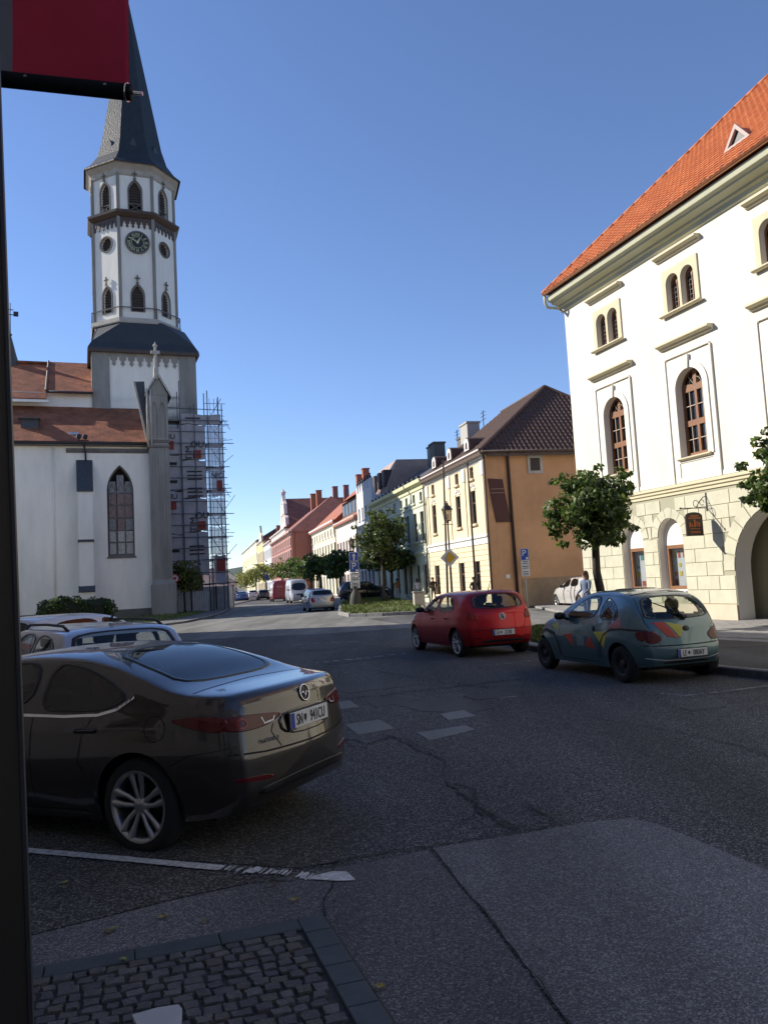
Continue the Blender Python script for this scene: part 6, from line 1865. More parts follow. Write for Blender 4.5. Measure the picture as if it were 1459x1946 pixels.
def make_car(S, label, origin, heading, cat='car', name='parked_car', group=None):
    """origin: ground point under the middle of the rear bumper"""
    h = Vector((heading[0], heading[1], 0)).normalized()
    t = thing(name, label, cat, (origin[0], origin[1], origin[2] if len(origin) > 2 else 0.0), math.atan2(h.y, h.x), group)
    V, F = car_shell(S, S.get('res', 1.0))
    sk = Skin(V, F)
    wins = S.get('windows', [])
    det = S.get('detail', 2)
    holes = []
    made = []
    for (nm, mode, poly, both) in wins:
        for md in ([mode, 'R'] if both else [mode]):
            g = S.get('glass', {}).get(nm, GL_car if det > 1 else GL_far)
            bm, q = sk.patch(md, poly, 0.003, 2)
            o = bm.build(nm, g, t, True)
            fix_normals(o.data)
            if det > 1:
                ib = sk.patch(md, poly, 0.005, 2, inner=0.92, rim=0.01)[0].build('window_seal', M_seal, o, True)
                cx = sum(p[0] for p in q) / len(q); cy = sum(p[1] for p in q) / len(q)
                holes.append((md, [(cx + (p[0] - cx) * 0.965, cy + (p[1] - cy) * 0.965) for p in q]))
    keep = []
    for f in F:
        drop = False
        if holes and len(f) < 5:
            P = [V[i] for i in f]
            a, b, c = Vector(P[0]), Vector(P[1]), Vector(P[2])
            nn = (b - a).cross(c - a)
            for md, q in holes:
                if md in 'LR':
                    if (P[0][1] > 0) != (md == 'L') or abs(nn.y) < abs(nn.x) * 0.5: continue
                    pr = [(p[0], p[2]) for p in P]
                elif md in 'BF':
                    if (P[0][0] > sk.L / 2) != (md == 'F') or abs(nn.y) > nn.length * 0.8: continue
                    pr = [(p[1], p[2]) for p in P]
                else:
                    if abs(nn.z) < nn.length * 0.25: continue
                    pr = [(p[0], p[1]) for p in P]
                if all(inpoly(p, q) for p in pr): drop = True; break
        if not drop: keep.append(f)
    body = MB().add(V, keep).build('body', S['paint'], t, True)
    fix_normals(body.data)
    ww = S.get('tw', 0.205)
    tyre, rim, back = wheel_meshes(S['r'], ww, S.get('wheels', 'ten'))
    for xw in S['axles']:
        for s in (1, -1):
            yy = s * (S['track'] - ww / 2)
            wh = mesh_obj('wheel', tyre, t, loc=(xw, yy, S['r']), rot=(0, 0.35 * s + xw, 0 if s > 0 else math.pi))
            mesh_obj('rim', rim, wh); mesh_obj('brake', back, wh)
    # floor pan, wheel wells and cabin
    L = S['L']; ha = S['track'] - ww - 0.03
    fp = MB(); fp.box(0.42, L - 0.45, -ha, ha, S.get('sill', .24) - 0.02, S.get('sill', .24) + 0.10)
    for xw in S['axles']: fp.box(xw - S['r'] - 0.08, xw + S['r'] + 0.08, -ha, ha, S.get('sill', .24), S['r'] * 2 + 0.12)
    fp.build('underbody', M_gap, t)
    if det > 1 and 'cabin' in S:
        c0, c1, zf = S['cabin']
        MB().box(c0, c1, -0.62, 0.62, zf - 0.05, zf).build('parcel_floor', M_seat, t)
        zf -= 0.24
        for x in S['seats']:
            for y in (-0.34, 0.34):
                m_ = MB(); m_.bbox(x, x + 0.16, y - 0.23, y + 0.23, zf, zf + 0.38, 0.07); m_.bbox(x - 0.02, x + 0.07, y - 0.13, y + 0.13, zf + 0.42, zf + 0.60, 0.04); m_.build('seat', M_seat, t)
    S_lines = S.get('lines', [])
    for (mode, pts, both) in S_lines:
        for md in ([mode, 'R'] if both else [mode]): sk.line(md, pts, S.get('gapw', 0.008)).build('panel_gap', M_gap, t)
    for (nm, mode, poly, m_, off, both) in S.get('patches', []):
        polys = [poly]
        if both == 'mirror': polys = [poly, [(-p[0], p[1]) for p in poly][::-1]]
        for pl in polys:
            for md in ([mode, 'R'] if both is True else [mode]):
                o = sk.patch(md, pl, off, 2 if nm not in ('sticker',) else 0, rim=max(0.006, off))[0].build(nm, m_, t, True)
                fix_normals(o.data)
    for (x, z, w_) in S.get('handles', []):
        for md, s in (('L', 1), ('R', -1)):
            p, nn = sk.hit(md, x, z)
            m_ = MB(); m_.bbox(-w_ / 2, w_ / 2, -0.012, 0.028, -0.014, 0.016, 0.01)
            m_.build('door_handle', S.get('handle_mat', S['paint']), t, True, loc=p, rot=(0, 0, 0 if s > 0 else math.pi))
    if 'mirror' in S:
        x, z = S['mirror']
        for md, s in (('L', 1), ('R', -1)):
            p, nn = sk.hit(md, x, z - 0.03)
            m_ = MB(); m_.lathe([(0.0, -0.075), (0.06, -0.06), (0.085, -0.01), (0.08, 0.04), (0.06, 0.07), (0.0, 0.085)], 12, M=Matrix.Translation((0.0, s * 0.13, 0.06)) @ Matrix.Diagonal((0.7, 1.35, 0.85, 1)))
            m_.tube([(0, -0.02 * s, 0.0), (0.0, s * 0.06, 0.03)], 0.025, 8)
            m_.build('wing_mirror', S.get('mirror_mat', M_trimb), t, True, loc=p)
    for fn in S.get('extra', []): fn(t, sk, S)
    return t, sk
def rear_shape(lean, plan, zb_=0.62, tuck=0.25, w=0.8, crown=2.0):
    """how far the tail moves forward: leans above the bumper, tucks under it, rounds in plan"""
    return lambda y, z: max(0, z - zb_) * lean + max(0, 0.38 - z) * tuck + plan * (abs(y) / w) ** crown
def front_shape(plan, w=0.8):
    return lambda y, z: max(0, z - 0.6) * 0.25 + max(0, 0.35 - z) * 0.3 + plan * (abs(y) / w) ** 2

def ring_tube(R, r_, n=28, m=8):
    return [(R + r_ * math.cos(2 * math.pi * k / m), r_ * math.sin(2 * math.pi * k / m)) for k in range(m)]
def badge(t, sk, y, z, R, kind):
    p, nn = sk.hit('B', y, z)
    mb = MB()
    Mx = Matrix.Translation(p + nn * 0.008) @ nn.to_track_quat('Z', 'Y').to_matrix().to_4x4()
    mb.lathe(ring_tube(R, R * 0.10), 24, M=Mx, closed=True)
    a = R * 0.10
    if kind == 'wings':
        mb.tube([Mx @ Vector(q) for q in ((-R * 0.85, -R * 0.1, 0), (-R * 0.35, R * 0.15, 0.003), (0, -R * 0.45, 0.003), (R * 0.35, R * 0.15, 0.003), (R * 0.85, -R * 0.1, 0))], a, 6)
    elif kind == 'vw':
        mb.tube([Mx @ Vector(q) for q in ((-R * 0.45, R * 0.85, 0), (0, R * 0.05, 0), (R * 0.45, R * 0.85, 0))], a, 6)
        mb.tube([Mx @ Vector(q) for q in ((-R * 0.9, R * 0.35, 0), (-R * 0.4, -R * 0.75, 0), (0, 0.0, 0), (R * 0.4, -R * 0.75, 0), (R * 0.9, R * 0.35, 0))], a, 6)
    elif kind == 'oval':
        mb = MB(); mb.lathe([(0, 0.006), (R * 0.8, 0.004), (R, 0.0), (R, -0.01)], 24, M=Mx @ Matrix.Diagonal((1.0, 0.75, 1, 1)))
        mb.build('badge', M_trimb, t, True); return
    o = mb.build('badge', M_chrome, t, True)
    d = MB(); d.lathe([(0, -0.004), (R * 0.95, -0.004), (R, -0.014)], 24, M=Mx); d.build('badge_plate', M_trimb, o)

# ---- dark grey brown saloon in the foreground
P_maz = mat('paint_titanium', (0.022, 0.017, 0.014), 0.35, metal=0.3, coat=1.0)
def maz_extra(t, sk, S):
    for md in ('L', 'R'):
        sk.line(md, [(3.25, 0.975), (2.6, 0.955), (2.1, 0.942), (1.6, 0.928), (1.26, 0.937), (1.08, 0.975), (0.94, 1.055)], 0.020, 0.006).build('chrome_strip', M_chrome, t)
        sk.line(md, [(0.72 + 0.085 * math.cos(a), 0.845 + 0.085 * math.sin(a)) for a in np.linspace(0, 2 * math.pi, 25)], 0.006, 0.002, 0.02).build('fuel_flap', M_gap, t)
        sk.line(md, [(0.16, 0.70), (0.45, 0.665), (0.60, 0.60)], 0.007).build('panel_gap', M_gap, t)
    badge(t, sk, 0, 0.955, 0.058, 'wings')
    plate(t, sk, 0, 0.785, 'SN 941CU')
    me = text_mesh('MAZDA 3', 0.042, 0.004, sx=1.0, shear=0.15); me.materials.append(M_chrome)
    p, nn = sk.hit('B', 0.46, 0.70)
    mesh_obj('model_script', me, t, loc=(p.x - 0.006, 0.46, 0.70), rot=(0, 0, -math.pi / 2 - 0.18))
    # chrome inlays in the lamps
    for s in (1, -1):
        sk.line('B', [(s * 0.50, 0.86), (s * 0.48, 0.815), (s * 0.40, 0.825), (s * 0.385, 0.85)], 0.012, 0.012).build('lamp_inlay', M_lens_w, t)
        sk.line('B', [(s * 0.66 + 0.035 * math.cos(a), 0.842 + 0.03 * math.sin(a)) for a in np.linspace(0, 6.28, 18)], 0.012, 0.013, 0.02).build('lamp_inlay', M_lens_r, t)
    sk.line('B', [(-0.80, 0.655), (-0.5, 0.630), (0, 0.622), (0.5, 0.630), (0.80, 0.655)], 0.012).build('panel_gap', M_gap, t)
MAZDA = dict(L=4.58, r=0.322, tw=0.215, axles=[0.90, 3.60], track=0.885, sill=0.20, paint=P_maz, wheels='ten', tumble=0.40, flare=0.022, res=1.25, gap=0.05,
    top=[(0, 0.99), (0.03, 1.045), (0.10, 1.075), (0.25, 1.085), (0.45, 1.10), (0.62, 1.135), (0.95, 1.265), (1.3, 1.375), (1.65, 1.435), (2.1, 1.455), (2.5, 1.435), (2.85, 1.345), (3.2, 1.16), (3.5, 1.02), (3.8, 0.965), (4.15, 0.88), (4.4, 0.76), (4.53, 0.63), (4.58, 0.55)],
    belt=[(0, 0.93), (0.2, 0.965), (0.5, 0.985), (1.2, 0.965), (2.0, 0.945), (3.3, 0.90), (4.0, 0.80), (4.4, 0.66), (4.58, 0.50)],
    width=[(0, 0.70), (0.05, 0.755), (0.15, 0.80), (0.4, 0.855), (0.9, 0.885), (2.3, 0.8975), (3.6, 0.89), (4.1, 0.85), (4.4, 0.74), (4.54, 0.60), (4.58, 0.5)],
    rear=rear_shape(0.16, 0.17, 0.60, 0.35), front=front_shape(0.25),
    windows=[('side_window', 'L', [(0.98, 1.085), (1.22, 1.215), (1.50, 1.315), (1.84, 1.365), (1.88, 0.99), (1.5, 0.982), (1.16, 0.998)], True),
             ('side_window', 'L', [(1.97, 0.992), (1.94, 1.37), (2.4, 1.37), (2.85, 1.245), (3.18, 1.03)], True),
             ('rear_window', 'T', [(0.64, -0.60), (0.64, 0.60), (1.05, 0.585), (1.46, 0.50), (1.46, -0.50), (1.05, -0.585)], False),
             ('windscreen', 'T', [(2.62, -0.52), (2.62, 0.52), (3.05, 0.62), (3.42, 0.66), (3.42, -0.66), (3.05, -0.62)], False)],
    glass={'side_window': GL_dark, 'rear_window': GL_dark},
    cabin=(0.75, 3.3, 0.93), seats=[1.25, 2.25],
    lines=[('L', [(1.28, 0.96), (1.40, 0.80), (1.44, 0.62), (1.36, 0.50)], True), ('L', [(1.92, 0.95), (1.92, 0.6), (1.90, 0.27)], True), ('L', [(3.22, 0.92), (3.28, 0.6), (3.20, 0.27)], True), ('L', [(1.40, 0.27), (3.25, 0.27)], True),
           ('B', [(0.36, 0.64), (0.43, 0.75), (0.40, 0.80)], False), ('B', [(-0.36, 0.64), (-0.43, 0.75), (-0.40, 0.80)], False), ('T', [(0.50, -0.72), (0.54, 0), (0.50, 0.72)], False)],
    patches=[('tail_lamp', 'B', [(0.28, 0.86), (0.5, 0.885), (0.72, 0.90), (0.765, 0.87), (0.76, 0.80), (0.62, 0.785), (0.44, 0.80)], M_lens_d, 0.008, 'mirror'),
             ('tail_lamp', 'L', [(0.21, 0.905), (0.22, 0.795), (0.40, 0.825), (0.62, 0.90), (0.45, 0.915)], M_lens_d, 0.008, True),
             ('reflector', 'B', [(0.46, 0.44), (0.74, 0.465), (0.74, 0.495), (0.46, 0.475)], M_lens_d, 0.006, 'mirror'),
             ('bumper_insert', 'B', [(-0.60, 0.34), (0.60, 0.34), (0.56, 0.42), (-0.56, 0.42)], M_trimb, 0.004, False),
             ('plate_recess', 'B', [(-0.33, 0.69), (0.33, 0.69), (0.36, 0.865), (-0.36, 0.865)], P_maz, 0.004, False),
             ('sill_trim', 'L', [(1.36, 0.215), (3.22, 0.215), (3.22, 0.255), (1.36, 0.255)], M_trimb, 0.004, True)],
    handles=[(1.36, 0.83, 0.20), (2.22, 0.815, 0.20)], mirror=(3.05, 1.02), mirror_mat=P_maz, extra=[maz_extra])
def car_at(wheel, heading, S, off):
    """rear bumper origin from the ground contact of the rear left tyre"""
    h = Vector((*heading, 0)).normalized(); l = Vector((-h.y, h.x, 0)); p = Vector((wheel[0], wheel[1], 0))
    return p - l * off - h * S['axles'][0]
def lower(S, k, z0=0.5):
    f = lambda z: z0 + (z - z0) * k if z > z0 else z
    for key in ('top', 'belt'): S[key] = [(a, f(b)) for a, b in S[key]]
    S['windows'] = [(n, m, [((a, f(b)) if m != 'T' else (a, b)) for a, b in p], w) for n, m, p, w in S['windows']]
    return S
lower(MAZDA, 0.945)
make_car(MAZDA, 'dark grey brown saloon parked closest to the viewer beside the black post', (-0.60, 5.98), (-0.902, 0.432))[0].rotation_euler = (0, rad(1.6), math.atan2(0.432, -0.902))

# ---- red hatchback
P_red = mat('paint_red', (0.38, 0.008, 0.014), 0.36, metal=0.65, coat=0.4)
def polo_extra(t, sk, S):
    badge(t, sk, 0, 0.86, 0.065, 'vw'); plate(t, sk, 0, 0.52, 'LE 213BI')
    m_ = MB(); m_.tube([(0.62, 0, 1.43), (0.50, 0, 1.62)], [0.012, 0.005], 6); m_.build('aerial', M_trimb, t)
    sk.line('B', [(-0.74, 0.60), (-0.52, 0.585), (0, 0.58), (0.52, 0.585), (0.74, 0.60)], 0.010).build('panel_gap', M_gap, t)
    sk.line('B', [(0.02, 1.06), (0.36, 1.10)], 0.022, 0.02).build('wiper', M_trimb, t)
POLO = dict(L=3.97, r=0.305, tw=0.20, axles=[0.68, 3.15], track=0.825, sill=0.21, paint=P_red, wheels='twin', tumble=0.34, flare=0.014, gap=0.045,
    top=[(0, 0.93), (0.02, 1.0), (0.06, 1.055), (0.15, 1.16), (0.28, 1.315), (0.38, 1.41), (0.55, 1.447), (1.0, 1.465), (1.75, 1.455), (2.1, 1.40), (2.45, 1.22), (2.75, 1.03), (3.0, 0.975), (3.45, 0.89), (3.75, 0.76), (3.92, 0.60), (3.97, 0.50)],
    belt=[(0, 0.89), (0.2, 0.965), (0.6, 0.975), (1.3, 0.945), (2.6, 0.88), (3.4, 0.76), (3.8, 0.62), (3.97, 0.45)],
    width=[(0, 0.70), (0.05, 0.745), (0.15, 0.775), (0.5, 0.82), (1.2, 0.84), (2.8, 0.838), (3.4, 0.80), (3.75, 0.70), (3.93, 0.56), (3.97, 0.46)],
    rear=rear_shape(0.10, 0.11, 0.62, 0.3), front=front_shape(0.2),
    windows=[('rear_window', 'B', [(-0.60, 1.055), (0.60, 1.055), (0.61, 1.2), (0.53, 1.385), (-0.53, 1.385), (-0.61, 1.2)], False),
             ('side_window', 'L', [(0.80, 1.02), (0.78, 1.13), (0.92, 1.32), (1.3, 1.365), (1.62, 1.365), (1.64, 0.98), (1.2, 0.985)], True),
             ('side_window', 'L', [(1.74, 0.975), (1.72, 1.365), (2.02, 1.34), (2.3, 1.21), (2.58, 0.99)], True),
             ('windscreen', 'T', [(2.12, -0.50), (2.12, 0.50), (2.5, 0.60), (2.74, 0.62), (2.74, -0.62), (2.5, -0.60)], False)],
    cabin=(0.25, 2.7, 0.92), seats=[0.85, 1.65],
    lines=[('L', [(0.95, 0.96), (0.98, 0.75), (1.06, 0.55)], True), ('L', [(1.69, 0.96), (1.68, 0.6), (1.66, 0.27)], True), ('L', [(2.66, 0.9), (2.72, 0.6), (2.62, 0.27)], True), ('L', [(1.10, 0.27), (2.64, 0.27)], True),
           ('B', [(0.52, 0.585), (0.58, 0.75), (0.60, 1.0)], False), ('B', [(-0.52, 0.585), (-0.58, 0.75), (-0.60, 1.0)], False)],
    patches=[('tail_lamp', 'B', [(0.555, 0.80), (0.70, 0.79), (0.755, 0.84), (0.745, 0.99), (0.60, 0.985)], M_lens_r, 0.008, 'mirror'),
             ('tail_lamp', 'L', [(0.10, 0.82), (0.12, 0.98), (0.26, 0.97), (0.20, 0.85)], M_lens_r, 0.008, True),
             ('head_lamp', 'L', [(3.45, 0.70), (3.50, 0.80), (3.78, 0.70), (3.70, 0.62)], M_lens_w, 0.006, True),
             ('reflector', 'B', [(0.50, 0.40), (0.68, 0.41), (0.68, 0.44), (0.50, 0.43)], M_lens_d, 0.005, 'mirror'),
             ('bumper_insert', 'B', [(-0.52, 0.31), (0.52, 0.31), (0.48, 0.37), (-0.48, 0.37)], M_trimb, 0.004, False)],
    handles=[(1.12, 0.83, 0.17), (1.92, 0.81, 0.17)], mirror=(2.5, 0.98), extra=[polo_extra])
FULL_P = {k: POLO[k] for k in ('top', 'belt', 'windows', 'width')}
lower(POLO, 0.965)
POLO['width'] = [(a, b * 1.03) for a, b in POLO['width']]
make_car(POLO, 'red hatchback parked at the kerb in front of the teal car', car_at((1.46, 17.60), (-0.33, 0.944), POLO, 0.80), (-0.33, 0.944))

POLO.update(FULL_P)
# ---- small teal car with painted triangles
P_teal = mat('paint_teal', (0.070, 0.140, 0.155), 0.32, metal=0.4, coat=1.0)
ST_r, ST_y, ST_g, ST_p = mat('sticker_red', (0.48, 0.05, 0.025), 0.45), mat('sticker_yellow', (0.52, 0.46, 0.06), 0.45), mat('sticker_grey', (0.16, 0.22, 0.23), 0.45), mat('sticker_salmon', (0.46, 0.15, 0.13), 0.45)
def ka_extra(t, sk, S):
    badge(t, sk, -0.02, 0.80, 0.055, 'oval'); plate(t, sk, -0.06, 0.44, 'LE 080AY')
    for md in ('L', 'R'):
        sk.line(md, [(1.16, 0.34), (1.13, 0.55), (1.02, 0.70), (0.82, 0.795), (0.55, 0.82), (0.25, 0.80), (0.12, 0.78)], 0.030, 0.004).build('bumper_seam', M_trimb, t)
        sk.line(md, [(2.42, 0.30), (2.45, 0.5), (2.58, 0.66), (2.85, 0.72), (3.15, 0.66), (3.3, 0.5)], 0.055, 0.004).build('arch_trim', M_trimb, t)
        sk.line(md, [(0.82 + 0.055 * math.cos(a), 0.86 + 0.055 * math.sin(a)) for a in np.linspace(0, 6.283, 20)], 0.005, 0.002, 0.02).build('fuel_flap', M_gap, t)
        p, nn = sk.hit(md, 1.30, 0.80); m_ = MB(); m_.lathe([(0, 0.012), (0.035, 0.010), (0.05, 0)], 14, M=Matrix.Translation(p) @ nn.to_track_quat('Z', 'Y').to_matrix().to_4x4()); m_.build('door_pull', M_trimb, t, True)
    sk.line('B', [(-0.70, 0.575), (-0.45, 0.565), (0, 0.56), (0.45, 0.565), (0.70, 0.575)], 0.016).build('tailgate_seam', M_gap, t)
    sk.line('B', [(-0.66, 0.39), (-0.4, 0.35), (0, 0.34), (0.4, 0.35), (0.66, 0.39)], 0.012, 0.004).build('bumper_strip', M_lens_w, t)
    for s in (1, -1): sk.line('B', [(s * 0.45, 0.575), (s * 0.52, 0.70), (s * 0.60, 0.92), (s * 0.585, 1.12), (s * 0.50, 1.32), (s * 0.20, 1.345)], 0.010).build('tailgate_seam', M_gap, t)
    p, nn = sk.hit('B', -0.05, 0.96); q, n2 = sk.hit('B', 0.36, 1.20)
    m_ = MB(); m_.tube([p + nn * 0.03, p.lerp(q, 0.5) + nn * 0.05, q + n2 * 0.025], [0.018, 0.012, 0.008], 6); m_.bbox(-0.05, 0.05, -0.05, 0.05, -0.03, 0.03, 0.02, M=Matrix.Translation(p + nn * 0.015)); m_.build('wiper', M_trimb, t)
    for s in (1,):
        sk.patch('L', [(1.60, 0.50), (1.82, 0.50), (1.82, 0.66), (1.60, 0.66)], 0.003, 0)[0].build('sticker', ST_g, t)
    me = text_mesh('KA', 0.07, 0.004); me.materials.append(M_trimb)
KA = dict(L=3.62, r=0.280, tw=0.185, axles=[0.60, 3.02], track=0.80, sill=0.20, paint=P_teal, wheels='steel', tumble=0.40, flare=0.030, gap=0.055,
    top=[(0, 0.82), (0.02, 0.885), (0.08, 0.97), (0.20, 1.085), (0.38, 1.215), (0.58, 1.32), (0.82, 1.385), (1.2, 1.412), (1.6, 1.402), (1.95, 1.34), (2.3, 1.165), (2.6, 0.99), (2.85, 0.92), (3.15, 0.83), (3.4, 0.71), (3.57, 0.55), (3.62, 0.46)],
    belt=[(0, 0.80), (0.2, 0.895), (0.6, 0.925), (1.3, 0.90), (2.4, 0.85), (3.0, 0.74), (3.4, 0.58), (3.62, 0.40)],
    width=[(0, 0.60), (0.05, 0.66), (0.15, 0.715), (0.4, 0.775), (0.9, 0.81), (2.2, 0.82), (2.9, 0.80), (3.3, 0.70), (3.55, 0.54), (3.62, 0.42)],
    rear=rear_shape(0.22, 0.15, 0.52, 0.35), front=front_shape(0.25),
    windows=[('rear_window', 'B', [(-0.58, 0.945), (0.58, 0.945), (0.565, 1.08), (0.46, 1.275), (0, 1.30), (-0.46, 1.275), (-0.565, 1.08)], False),
             ('side_window', 'L', [(0.66, 0.965), (0.66, 1.06), (0.76, 1.18), (0.96, 1.275), (1.13, 1.29), (1.20, 0.945), (0.85, 0.94)], True),
             ('side_window', 'L', [(1.30, 0.94), (1.22, 1.31), (1.55, 1.315), (1.88, 1.22), (2.32, 0.92)], True),
             ('windscreen', 'T', [(2.0, -0.46), (2.0, 0.46), (2.3, 0.54), (2.56, 0.58), (2.56, -0.58), (2.3, -0.54)], False)],
    cabin=(0.3, 2.5, 0.86), seats=[0.75, 1.45],
    lines=[('L', [(1.22, 0.93), (1.20, 0.6), (1.24, 0.27)], True), ('L', [(2.38, 0.88), (2.42, 0.6), (2.36, 0.27)], True), ('L', [(1.24, 0.27), (2.36, 0.27)], True)],
    patches=[('tail_lamp', 'B', [(0.40, 0.695), (0.52, 0.775), (0.645, 0.80), (0.65, 0.62), (0.54, 0.595), (0.45, 0.62)], M_lens_d, 0.008, 'mirror'),
             ('tail_lamp', 'L', [(0.14, 0.79), (0.16, 0.63), (0.24, 0.66), (0.30, 0.78)], M_lens_d, 0.007, True),
             ('sticker', 'B', [(0.50, 0.91), (0.32, 0.915), (0.14, 0.66), (0.32, 0.70)], ST_r, 0.003, False),
             ('sticker', 'B', [(0.30, 0.915), (0.02, 0.84), (0.10, 0.66)], ST_y, 0.003, False),
             ('sticker', 'L', [(0.50, 0.815), (0.86, 0.835), (0.60, 1.0)], ST_p, 0.003, True),
             ('sticker', 'L', [(1.02, 0.50), (1.30, 0.74), (0.86, 0.78)], ST_y, 0.003, True),
             ('sticker', 'L', [(1.28, 0.47), (1.56, 0.50), (1.42, 0.68)], ST_r, 0.003, True),
             ('sticker', 'L', [(1.92, 0.47), (2.25, 0.66), (1.98, 0.70)], ST_r, 0.003, True),
             ('sticker', 'L', [(2.42, 0.74), (2.72, 0.80), (2.50, 0.86)], ST_y, 0.003, True),
             ('sunroof', 'T', [(1.0, -0.32), (1.0, 0.32), (1.45, 0.32), (1.45, -0.32)], M_trimb, 0.004, False),
             ('bumper_insert', 'B', [(-0.42, 0.29), (0.42, 0.29), (0.40, 0.33), (-0.40, 0.33)], M_trimb, 0.004, False)],
    handles=[], mirror=(2.2, 0.95), extra=[ka_extra])
make_car(KA, 'small teal car painted with red and yellow triangles, parked on the right', car_at((3.54, 12.34), (-0.30, 0.954), KA, 0.77), (-0.30, 0.954))

# ---- the two pale cars behind the saloon
P_sil = mat('paint_silver', (0.42, 0.43, 0.46), 0.3, metal=0.6, coat=1.0)
P_wht = mat('paint_white', (0.62, 0.63, 0.66), 0.3, coat=1.0)
def rails(t, sk, S):
    for y in (0.56, -0.56):
        m_ = MB(); P = [sk.hit('T', x, y)[0] + Vector((0, 0, dz)) for x, dz in ((0.55, 0.0), (0.75, 0.045), (1.4, 0.05), (2.2, 0.05), (2.55, 0.0))]
        m_.tube(P, 0.018, 6); m_.build('roof_rail', M_trimb, t, True)
    m_ = MB(); m_.tube([(0.75, 0, 1.45), (0.62, 0, 1.56)], [0.02, 0.006], 6); m_.build('aerial', M_trimb, t)
ESTATE = dict(L=4.55, r=0.315, tw=0.205, axles=[0.95, 3.60], track=0.87, sill=0.21, paint=P_sil, wheels='five', tumble=0.36, flare=0.012,
    top=[(0, 0.98), (0.02, 1.05), (0.08, 1.12), (0.25, 1.27), (0.38, 1.385), (0.55, 1.425), (1.2, 1.445), (2.1, 1.44), (2.55, 1.37), (2.95, 1.20), (3.3, 1.04), (3.6, 0.98), (4.05, 0.89), (4.35, 0.75), (4.5, 0.60), (4.55, 0.52)],
    belt=[(0, 0.93), (0.3, 0.98), (1.2, 0.97), (3.2, 0.90), (4.0, 0.78), (4.4, 0.60), (4.55, 0.46)],
    width=[(0, 0.72), (0.05, 0.77), (0.2, 0.83), (0.8, 0.875), (2.3, 0.89), (3.6, 0.88), (4.1, 0.82), (4.4, 0.68), (4.55, 0.5)],
    rear=rear_shape(0.12, 0.12), front=front_shape(0.22),
    windows=[('rear_window', 'B', [(-0.62, 1.08), (0.62, 1.08), (0.62, 1.2), (0.55, 1.375), (-0.55, 1.375), (-0.62, 1.2)], False),
             ('side_window', 'L', [(0.42, 1.04), (0.50, 1.24), (0.72, 1.34), (1.18, 1.36), (1.20, 1.02)], True),
             ('side_window', 'L', [(1.28, 1.015), (1.26, 1.36), (2.0, 1.355), (2.05, 0.995)], True),
             ('side_window', 'L', [(2.13, 0.99), (2.10, 1.355), (2.45, 1.32), (2.8, 1.20), (3.12, 1.0)], True),
             ('windscreen', 'T', [(2.60, -0.52), (2.60, 0.52), (3.0, 0.62), (3.26, 0.66), (3.26, -0.66), (3.0, -0.62)], False)],
    cabin=(0.3, 3.2, 0.93), seats=[1.15, 2.05],
    lines=[('L', [(2.09, 0.97), (2.08, 0.27)], True), ('L', [(1.24, 0.97), (1.36, 0.5)], True)],
    patches=[('tail_lamp', 'B', [(0.50, 0.80), (0.74, 0.80), (0.75, 0.98), (0.56, 0.95)], M_lens_r, 0.008, 'mirror'), ('tail_lamp', 'L', [(0.08, 0.80), (0.10, 0.98), (0.32, 0.95), (0.25, 0.82)], M_lens_r, 0.008, True)],
    handles=[(1.45, 0.86, 0.18), (2.25, 0.84, 0.18)], mirror=(2.98, 0.99), extra=[rails])
FULL_EST = {k: ESTATE[k] for k in ('top', 'belt', 'windows')}
lower(ESTATE, 0.97)
make_car(ESTATE, 'silver estate car with roof rails behind the dark saloon', (-2.93, 9.1), (-0.62, 0.785))
HATCH = dict(POLO); HATCH.update(L=4.2, axles=[0.78, 3.36], track=0.86, paint=P_wht, wheels='five', r=0.315,
    top=[(a * 4.2 / 3.97, b * 1.01) for a, b in POLO['top']], belt=[(a * 4.2 / 3.97, b) for a, b in POLO['belt']], width=[(a * 4.2 / 3.97, b * 1.05) for a, b in POLO['width']],
    extra=[lambda t, sk, S: badge(t, sk, 0, 0.88, 0.06, 'vw')], glass={'side_window': GL_dark, 'rear_window': GL_dark},
    windows=[('rear_window', 'B', [(-0.60, 1.06), (0.60, 1.06), (0.60, 1.2), (0.52, 1.38), (-0.52, 1.38), (-0.60, 1.2)], False),
             ('side_window', 'L', [(0.62, 1.03), (0.68, 1.24), (0.95, 1.36), (1.78, 1.375), (1.80, 0.99), (1.2, 1.0)], True),
             ('side_window', 'L', [(1.88, 0.985), (1.86, 1.375), (2.16, 1.345), (2.45, 1.21), (2.72, 0.99)], True),
             ('windscreen', 'T', [(2.25, -0.50), (2.25, 0.50), (2.65, 0.60), (2.9, 0.62), (2.9, -0.62), (2.65, -0.60)], False)],
    cabin=(0.25, 2.8, 0.92), seats=[0.9, 1.75], lines=[])
ESTATE.update(FULL_EST)
FULL_H = {k: HATCH[k] for k in ('top', 'belt', 'windows')}
lower(HATCH, 0.97)
make_car(HATCH, 'white hatchback nearest the hedge with its tail at the black post', (-7.25, 14.5), (0.50, 0.866))

HATCH.update(FULL_H)
